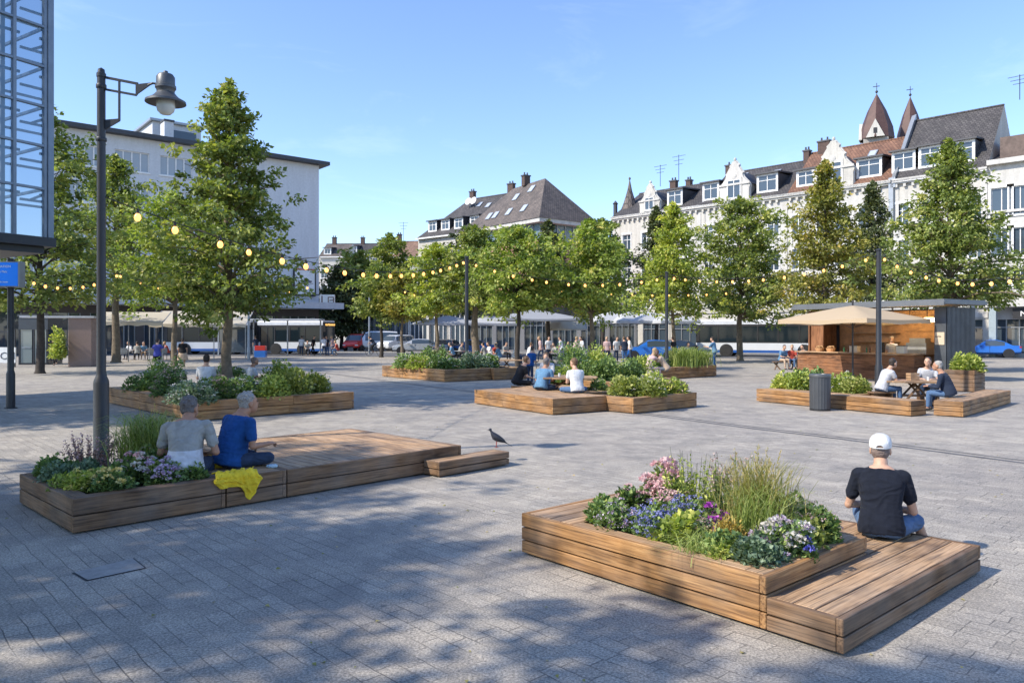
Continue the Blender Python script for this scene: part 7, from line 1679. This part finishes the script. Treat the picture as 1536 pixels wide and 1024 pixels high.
# yellow jacket lying on the block and draped over the edge
def jacket():
    x0, y0 = LP(1.62, .02); rt = thing("yellow_jacket", "crumpled yellow jacket draped over the timber edge under the man in blue", "jacket", (x0, y0, .34), R(LA))
    vs = []; nx_, ny_ = 60, 46
    for j in range(ny_ + 1):
        for i in range(nx_ + 1):
            u = i / nx_; v = j / ny_; w = .02 + .05 * math.sin(u * 9) * v
            X = -.20 + u * .50 + .03 * math.sin(v * 7 + u * 3); s_ = .22 * v - .10 + (.17 * v * math.exp(-((u - .72) / .16) ** 2))
            wr = .030 * (1 - 2 * abs(noise.noise(Vector((u * 7, v * 3, 1))))) + .014 * noise.noise(Vector((u * 22, v * 15, 4)))
            if s_ < 0: p = (X, -s_, .018 + wr + .02 * abs(math.sin(u * 11 + v * 5)) )
            else: p = (X + .02 * math.sin(v * 9), -.014 - abs(wr) * 1.2 - .008 * (1 + math.sin(u * 17)), .016 - s_)
            vs.append(p)
    fs = [(j * (nx_ + 1) + i, j * (nx_ + 1) + i + 1, (j + 1) * (nx_ + 1) + i + 1, (j + 1) * (nx_ + 1) + i) for j in range(ny_) for i in range(nx_)]
    m = MB(); m.add(vs, fs); o = m.build("cloth", YEL, rt, True)
    s2 = o.modifiers.new("t", 'SOLIDIFY'); s2.thickness = .006
YEL = cloth("yellow_nylon", (.84, .60, .04), wr=.5); jacket()
x0, y0 = LP(1.86, .50); m_ = MB(); yt = thing("yellow_bag", "bright yellow bag standing between the two older men", "bag", (x0 - .22, y0 + .10, .34), .3)
m_.ell((0, 0, .13), (.10, .08, .14), 16, 12); m_.ell((.01, 0, .26), (.06, .05, .07), 12, 8); me = remesh(m_, .011, 3, "bag_body", YEL, (.014, 9, 5)); link("bag_body", me, yt)
m_ = MB(); m_.tube([(-.05, 0, .30), (-.03, 0, .37), (.04, 0, .38), (.07, 0, .31)], .008, 6); m_.build("strap", YEL, yt)
# crumpled pale wrapper beside the blue man's knee
x0, y0 = G(407, 701, .34); wt = MB(); wt.ell((0, 0, .018), (.06, .03, .018), 14, 10); wt.ell((.03, .01, .02), (.035, .035, .02), 10, 8); me = remesh(wt, .005, 2, "crumpled_wrapper", simple("pale_blue_wrapper", (.45, .60, .68), .3), (.01, 30, 3)); tag(link("crumpled_wrapper", me, None, (x0, y0, .338)), "crumpled pale blue wrapper on the timber by the man in blue", "wrapper")

def P2(px, py, h, *a, **k): pass
gc = "people at the round table in the centre"; dk = .395
def seat(px, py, h): x, y = G(px, py, h); return (x, y, h)
person("man in black T-shirt at the left side of the round table", seat(775, 577, dk), R(-62), 'cross', C_BLK, C_BLK, SKIN, HBr, .013, .6, lean=24, head=(0, -12), group=gc, arms={'B': ((.22, .24, .26), (.12, .44, .22))})
person("grey-haired man in washed blue T-shirt with his back to the camera", seat(812, 585, dk), R(-28), 'cross', C_MID, C_JEAND, SKIND, HG, .013, .7, lean=22, head=(-8, -10), group=gc, belly=.03, shoulder=.02, arms={'B': ((.25, .20, .26), (.12, .42, .24))})
person("young man in white T-shirt cross-legged at the right of the round table", seat(866, 589, dk), R(18), 'cross', C_WHT, C_JEAN, SKIN, HBr, .013, .45, lean=14, head=(28, -5), group=gc, arms={'B': ((.22, .18, .26), (.10, .40, .26))})
person("person in bright blue shirt standing behind the round table", (XD(795, 29), 29, 0), R(-40), 'stand', C_BLUE, C_JEAND, SKIN, HDk, .02, .9, lean=14, group=gc, scale=.84)
person("person in pale blue top sitting behind the round table", (XD(823, 24.5), 24.5, .42), R(160), 'sit', C_STR, C_JEAN, SKIN, HBr, .02, .8, lean=16, group=gc)
person("brown-haired person with head bent behind the grey-haired man", (XD(832, 26.5), 26.5, .45), R(110), 'sit', C_OLV, C_JEAND, SKIN, HBr, .02, .8, lean=22, group=gc)
gd = "people at the picnic table by the kiosk"
person("man in pale grey T-shirt leaning on the picnic table from the left", (XD(1322, 20.0), 20.0, .42), R(-82), 'sit', C_STR, C_JEAN, SKIN, HDk, .012, .55, lean=22, head=(10, -6), group=gd, arms={'B': ((.20, .30, .30), (.16, .56, .30))}, scale=1.0)
person("man in striped pale shirt and sunglasses behind the picnic table", (XD(1392, 20.9), 20.9, .42), R(150), 'sit', C_STR, C_JEAND, SKIN, HDk, .012, .6, lean=18, head=(-12, -10), group=gd, arms={'B': ((.24, .24, .28), (.12, .46, .30))})
person("white-haired man in dark navy jacket on the end of the wide bench", (XD(1424, 18.9), 18.9, .37), R(52), 'sit', C_NVJ, C_JEAN, SKIND, HW, .012, 1.9, lean=16, head=(8, -8), group=gd, belly=.03, shoulder=.02, arms={'B': ((.24, .22, .24), (.14, .44, .26))}, seat_drop=.36)
ge = "couple hugging on the rear planter"
person("woman in pink print dress holding the man, rear planter", (XD(972, 29.5), 29.5, .5), R(-70), 'sit', C_PNK, C_PNK, SKIN, HBl, .02, .4, lean=20, group=ge, skirt=C_PNK, hairst='long', arms={'B': ((.20, .32, .46), (.14, .52, .50))})
person("man in beige shirt and grey trousers embracing the woman", (XD(1000, 29.6), 29.6, .5), R(78), 'sit', C_TAN, cloth("grey_trousers", (.16, .18, .20)), SKIND, HBr, .02, .9, lean=30, head=(0, -20), group=ge, arms={'B': ((.22, .34, .36), (.14, .54, .40))})
gf = "people behind the tree planter"
person("dark-haired man in white T-shirt sitting behind the tree planter's flowers", (XD(308, 20.3), 20.3, .46), R(10), 'sit', C_WHT, C_JEAND, SKIN, HDk, .014, .6, lean=6, group=gf)
person("bald tanned man in pale shirt behind the tree planter", (XD(372, 21.6), 21.6, .44), R(-50), 'sit', C_LGREY, C_JEAND, SKIND, HStub, .014, .6, lean=12, head=(0, -10), group=gf, scale=.92)
person("person in purple-blue T-shirt standing with hands raised behind the tree planter", (XD(236, 38), 38, 0), R(-8), 'stand', C_PUR, C_BLK, SKIN, HDk, .02, .6, lean=0, group=gf, scale=.97, arms={'B': ((.32, .06, .34), (.30, .22, .44))})
person("person in dark top and patterned skirt walking away left of the bus", (XD(274, 44), 44, 0), R(20), 'walk', C_BLK, C_TAN, SKIN, HDk, .022, .6, lean=6, group=gf, skirt=C_TAN, scale=.95)
person("vendor in pale shirt and hat inside the kiosk", (XD(1338, 33.2), 33.2, .06), R(150), 'stand', C_STR, C_BLK, SKIN, HW, .02, .6, lean=4)
person("person in blue overall standing at the back of the right bus", (XD(1072, 44), 44, 0), R(60), 'stand', C_MID, C_BLUE, SKIN, HDk, .022, .8, lean=10, arms={'B': ((.20, .30, .30), (.16, .52, .34))}, scale=1.0)
# distant people share a few bodies
random.seed(77)
def variant(i, pose, sh, tr, hr, **k):
    p = person("distant person", (0, 0, -50), 0, pose, sh, tr, SKIN, hr, .03, .7, **k); return p
def place(src, label, px, d, z, hd, group, first, sc_=1.0):
    o = src if first else copy_tree(src); o["label"] = label; o["group"] = group; o.location = (XD(px, d), d, z); o.rotation_euler = (0, 0, R(hd)); o.scale = (sc_,) * 3
protoS = [variant(0, 'stand', C_WHT, C_JEAND, HDk), variant(1, 'stand', C_NVJ, C_JEAN, HBr), variant(2, 'walk', C_BLK, C_BLK, HBr), variant(3, 'walk', C_PNK, C_JEAND, HBl)]
protoT = [variant(4, 'sit', C_WHT, C_JEAND, HBr, lean=12), variant(5, 'sit', C_RED, C_JEAN, HBl, lean=14), variant(6, 'sit', C_GREY, C_BLK, HDk, lean=10), variant(7, 'sit', C_MID, C_TAN, HG, lean=15)]
used = set()
def put(kind, i, label, px, d, hd, group, z=None, sc_=1.0):
    src = (protoS if kind == 's' else protoT)[i]; first = (kind, i) not in used; used.add((kind, i)); place(src, label, px, d, (0 if kind == 's' else .45) if z is None else z, hd, group, first, sc_)
gs = "people waiting at the bus stop"; gt_ = "people on the cafe terraces"; gw = "people walking on the far side"
put('s', 0, "person in white top and dark jeans waiting at the bus front", 486, 66, 20, gs); put('s', 1, "person in navy jacket waiting beside the bus front", 491.5, 66.5, 150, gs); put('s', 3, "person in pink top stepping past the bus front", 500, 66, 80, gs); put('s', 2, "person in black stepping out by the dark bus", 469, 66.5, 250, gs)
put('t', 2, "seated person in grey at the far end of the bus stop", 461, 66, 200, gs); put('t', 1, "seated person in red at the far end of the bus stop", 507, 65, 100, gs); put('s', 0, "person in white top standing by the shelter's middle post", 452, 67, 0, gs); put('s', 1, "person in navy near the red and blue crate", 384, 66, 40, gs)
put('t', 0, "seated person in white under the cream awning, left", 196, 56.5, 160, gt_); put('t', 3, "seated person in washed blue under the cream awning", 216, 57, 200, gt_); put('t', 2, "seated person in grey under the cream awning", 206, 55.5, 30, gt_); put('t', 1, "seated person in red under the long awning", 252, 56.5, 120, gt_); put('t', 0, "seated person in white at the right end of the awning", 262, 57.5, 200, gt_)
put('s', 1, "person in navy jacket standing under the scalloped awning", 137, 52, 90, gt_); put('t', 2, "seated grey-shirted person in front of the granite pillar's right side", 148, 53, 140, gt_); put('s', 2, "person in black behind the climbing shrub", 82, 46, 60, gt_)
for i, (px, d, k, n, hd, w) in enumerate(((736, 52, 't', 0, 120, "in white left of the thin dark trunk"), (743, 50, 't', 1, 200, "in red left of the round table group"), (750, 46, 't', 3, 80, "in washed blue at the rear wooden table"), (757, 54, 't', 2, 220, "in grey behind the rear wooden table"), (771, 46, 't', 0, 260, "in white at the right of the rear wooden table"), (812, 52, 's', 3, 100, "in pink behind the bright blue shirt"), (822, 54, 's', 0, 200, "in white below the striped awning"), (834, 50, 't', 2, 120, "in grey below the striped awning"), (843, 52, 's', 0, 60, "in white beside the bright tree's trunk"), (852, 54, 't', 1, 180, "in red behind the tall shrubs"), (862, 50, 's', 3, 300, "in pink behind the tall shrubs"), (874, 52, 's', 0, 120, "in white just left of the bright tree's trunk"), (793, 50, 't', 0, 300, "in white behind the standing blue shirt"), (680, 52, 't', 3, 100, "in washed blue left of the central pole"), (690, 53, 't', 2, 240, "in grey left of the central pole"), (728, 50, 't', 2, 60, "in grey right of the central pole"))):
    put(k, n, ("seated person " if k == 't' else "standing person ") + w, px, d, hd, gt_)
put('s', 3, "woman in pink top left of the navy-jacketed man near the blue car", 911, 50, 160, gw); put('s', 0, "person in white left of the navy-jacketed man near the blue car", 924, 51, 200, gw); put('s', 1, "man in navy jacket just left of the blue hatchback", 937, 49, 10, gw); put('s', 0, "person in white between the navy man and the blue hatchback", 946, 53, 90, gw); put('s', 2, "person in black right of the blue hatchback", 1012, 49, 40, gw); put('t', 2, "seated grey person left of the thin pale trunk", 1030, 50, 200, gw)
put('t', 3, "seated person in washed blue at the bench left of the kiosk", 1172, 41, 200, gw); put('t', 1, "seated person in red at the bench left of the kiosk", 1188, 41, 160, gw); put('t', 2, "seated person in grey nearest the kiosk's left side", 1207, 40.5, 120, gw)
bt = thing("picnic_bench", "low wooden bench with people left of the kiosk", "bench", (XD(1190, 41), 41, 0)); m = MB(); m.bb(-1.1, 1.1, -.2, .2, .40, .445, ch=.005, grain=True); m.build("seat", WOOD_DARK, bt)
for x in (-.9, 0, .9): m = MB(); m.bar((x - .15, -.15, 0), (x + .1, .15, .4), .06); m.bar((x + .15, -.15, 0), (x - .1, .15, .4), .06); m.build("leg", WOOD_DARK, bt)
# cyclist
cy = thing("bicycle", "dark bicycle ridden past the thin street lamp", "bicycle", (XD(562, 66), 66, 0), R(80))
for yy in (-.52, .52): m = MB(); m.T = Matrix.Translation((0, yy, .34)) @ Matrix.Rotation(R(90), 4, 'Y'); m.tube([(0.33 * math.cos(a * math.pi / 12), .33 * math.sin(a * math.pi / 12), 0) for a in range(25)], .018, 6); [m.tube([(0, 0, 0), (.33 * math.cos(a * math.pi / 6), .33 * math.sin(a * math.pi / 6), 0)], .003, 3) for a in range(12)]; m.build("wheel", M_BLACK, cy)
m = MB()
for a, b in (((0, -.52, .34), (0, -.12, .34)), ((0, -.12, .34), (0, .38, .82)), ((0, -.2, .85), (0, -.12, .34)), ((0, -.2, .82), (0, .38, .84)), ((0, -.52, .34), (0, -.18, .78)), ((0, .52, .34), (0, .38, .95))): m.tube([a, b], .018, 6)
m.build("frame", M_BLACK, cy); m = MB(); m.tube([(-.28, .30, .98), (0, .40, .98), (.28, .30, .98)], .015, 6); m.build("handlebar", M_BLACK, cy); m = MB(); m.ell((0, -.2, .9), (.08, .14, .04), 10, 6); m.build("saddle", M_BLACK, cy)
person("cyclist in dark blue leaning over the handlebar", (XD(562, 66) + .0, 66, .93), R(80), 'sit', C_NVJ, C_BLK, SKIN, HDk, .025, .9, lean=35, legs={'L': ((-.1, .25, -.22), (-.1, .05, -.55)), 'R': ((.1, .33, -.05), (.1, .20, -.42))}, arms={'B': ((.24, .34, .30), (.26, .52, .10))})
# cafe tables and chairs
def cafe_table(label, px, d, first=[None]):
    if first[0] is None:
        t = thing("cafe_table", label, "table", (0, 0, 0), 0, "small cafe tables"); m = MB(); m.lathe([(0, .72), (.36, .72), (.36, .745), (0, .745)], 20); m.build("tabletop", M_WHITE, t); m = MB(); m.lathe([(.22, 0), (.22, .02), (.03, .04), (.03, .72)], 12); m.build("pedestal", M_BLACK, t); first[0] = t
    else: t = copy_tree(first[0])
    t["label"] = label; t.location = (XD(px, d), d, 0)
def cafe_chair(label, px, d, hd, first=[None]):
    if first[0] is None:
        t = thing("cafe_chair", label, "chair", (0, 0, 0), 0, "cafe terrace chairs"); m = MB(); m.bb(-.22, .22, -.2, .22, .43, .46, ch=.01); m.build("seat", M_GREYM, t); m = MB(); m.bb(-.22, .22, -.24, -.21, .5, .88, ch=.01); m.build("backrest", M_GREYM, t)
        for a in (-1, 1):
            for b in (-1, 1): m = MB(); m.bar((a * .2, b * .2, 0), (a * .2, b * .2 - .0, .43), .03); m.build("leg", M_BLACK, t)
        first[0] = t
    else: t = copy_tree(first[0])
    t["label"] = label; t.location = (XD(px, d), d, 0); t.rotation_euler = (0, 0, R(hd))
for i, (px, d, lab) in enumerate(((201, 56.2, "cafe table under the cream awning by the seated man in white"), (256, 57, "cafe table under the long awning's right end"), (142, 52.6, "cafe table under the scalloped awning"), (230, 57, "cafe table in the middle of the long awning"), (739, 51, "cafe table left of the thin dark trunk"), (839, 51.5, "cafe table below the striped awning"), (858, 52.5, "cafe table behind the tall shrubs"), (686, 52.6, "cafe table left of the central pole"))): cafe_table(lab, px, d)
for i, (px, d, h_, lab) in enumerate(((186, 56, 30, "empty chair at the left side of the long awning"), (226, 56, 200, "empty chair beside the middle table of the long awning"), (236, 56.2, 100, "empty chair right of the middle table under the awning"), (244, 55.8, 60, "empty chair nearest the walking person in the skirt"), (154, 52.4, 120, "empty chair under the scalloped awning"), (134, 52.2, 20, "empty chair against the granite pillar's shadow side"), (846, 50.5, 200, "empty chair below the striped awning"), (733, 50.5, 100, "empty chair left of the dark-trunked tree"))): cafe_chair(lab, px, d, h_)
pc = thing("storage_crate", "red and blue plastic crate at the bus shelter", "crate", (XD(391, 62), 62, 0), .1); m = MB(); m.bb(-.45, .45, -.3, .3, 0, .55, ch=.02); m.build("lower_crate", BLU, pc); m = MB(); m.bb(-.42, .42, -.28, .28, .552, .95, ch=.02); m.build("upper_crate", RED, pc)
# ---------------------------------------------------------------- pigeon
x0, y0 = G(745, 671, .205); pg = thing("pigeon", "dark grey pigeon standing on the low timber step", "pigeon", (x0, y0, .207), R(100))
m = MB(); loft(m, [(Vector((0, a, b)), Vector((1, 0, 0)), Vector((0, -.45, 1)).normalized(), r1, r2) for a, b, r1, r2 in ((-.17, .055, .012, .006), (-.12, .085, .026, .018), (-.07, .115, .045, .042), (-.01, .145, .055, .055), (.04, .175, .048, .055), (.07, .21, .032, .036), (.085, .24, .022, .024), (.092, .265, .018, .02))], 14)
m.ell((0, .100, .275), (.020, .027, .022), 12, 8)
link("body", remesh(m, .005, 3, "body", simple("pigeon_feathers", (.03, .033, .045), .5, .1, .5, 30)), pg)
m = MB(); m.lathe([(.006, 0), (.001, .024)], 8); bk = m.build("beak", simple("beak_horn", (.12, .11, .10)), pg, loc=(0, .123, .272)); bk.rotation_euler = (R(-100), 0, 0)
for s_ in (-1, 1):
    m = MB(); m.ell((s_ * .042, -.04, .135), (.014, .095, .038), 12, 8, rot=Matrix.Rotation(R(28), 3, 'X')); m.build("wing", simple("pigeon_wing", (.025, .027, .035), .5, 0, .5, 40), pg, True)
    m = MB(); m.tube([(s_ * .018, .0, .10), (s_ * .02, .005, .03), (s_ * .02, .0, .006)], [.008, .004, .004], 6)
    for a in (-.5, 0, .5, 3.14): m.tube([(s_ * .02, 0, .005), (s_ * .02 + .03 * math.sin(a), .03 * math.cos(a), .003)], [.004, .002], 5)
    m.build("leg", simple("pigeon_leg", (.35, .10, .09)), pg)
m = MB(); m.add([(-.02, -.14, .075), (.02, -.14, .075), (.028, -.24, .015), (-.028, -.24, .015), (-.02, -.14, .066), (.02, -.14, .066), (.028, -.24, .008), (-.028, -.24, .008)], [(0, 1, 2, 3), (7, 6, 5, 4), (0, 4, 5, 1), (1, 5, 6, 2), (2, 6, 7, 3), (3, 7, 4, 0)]); m.build("tail", simple("pigeon_wing", (.025, .027, .035)), pg)
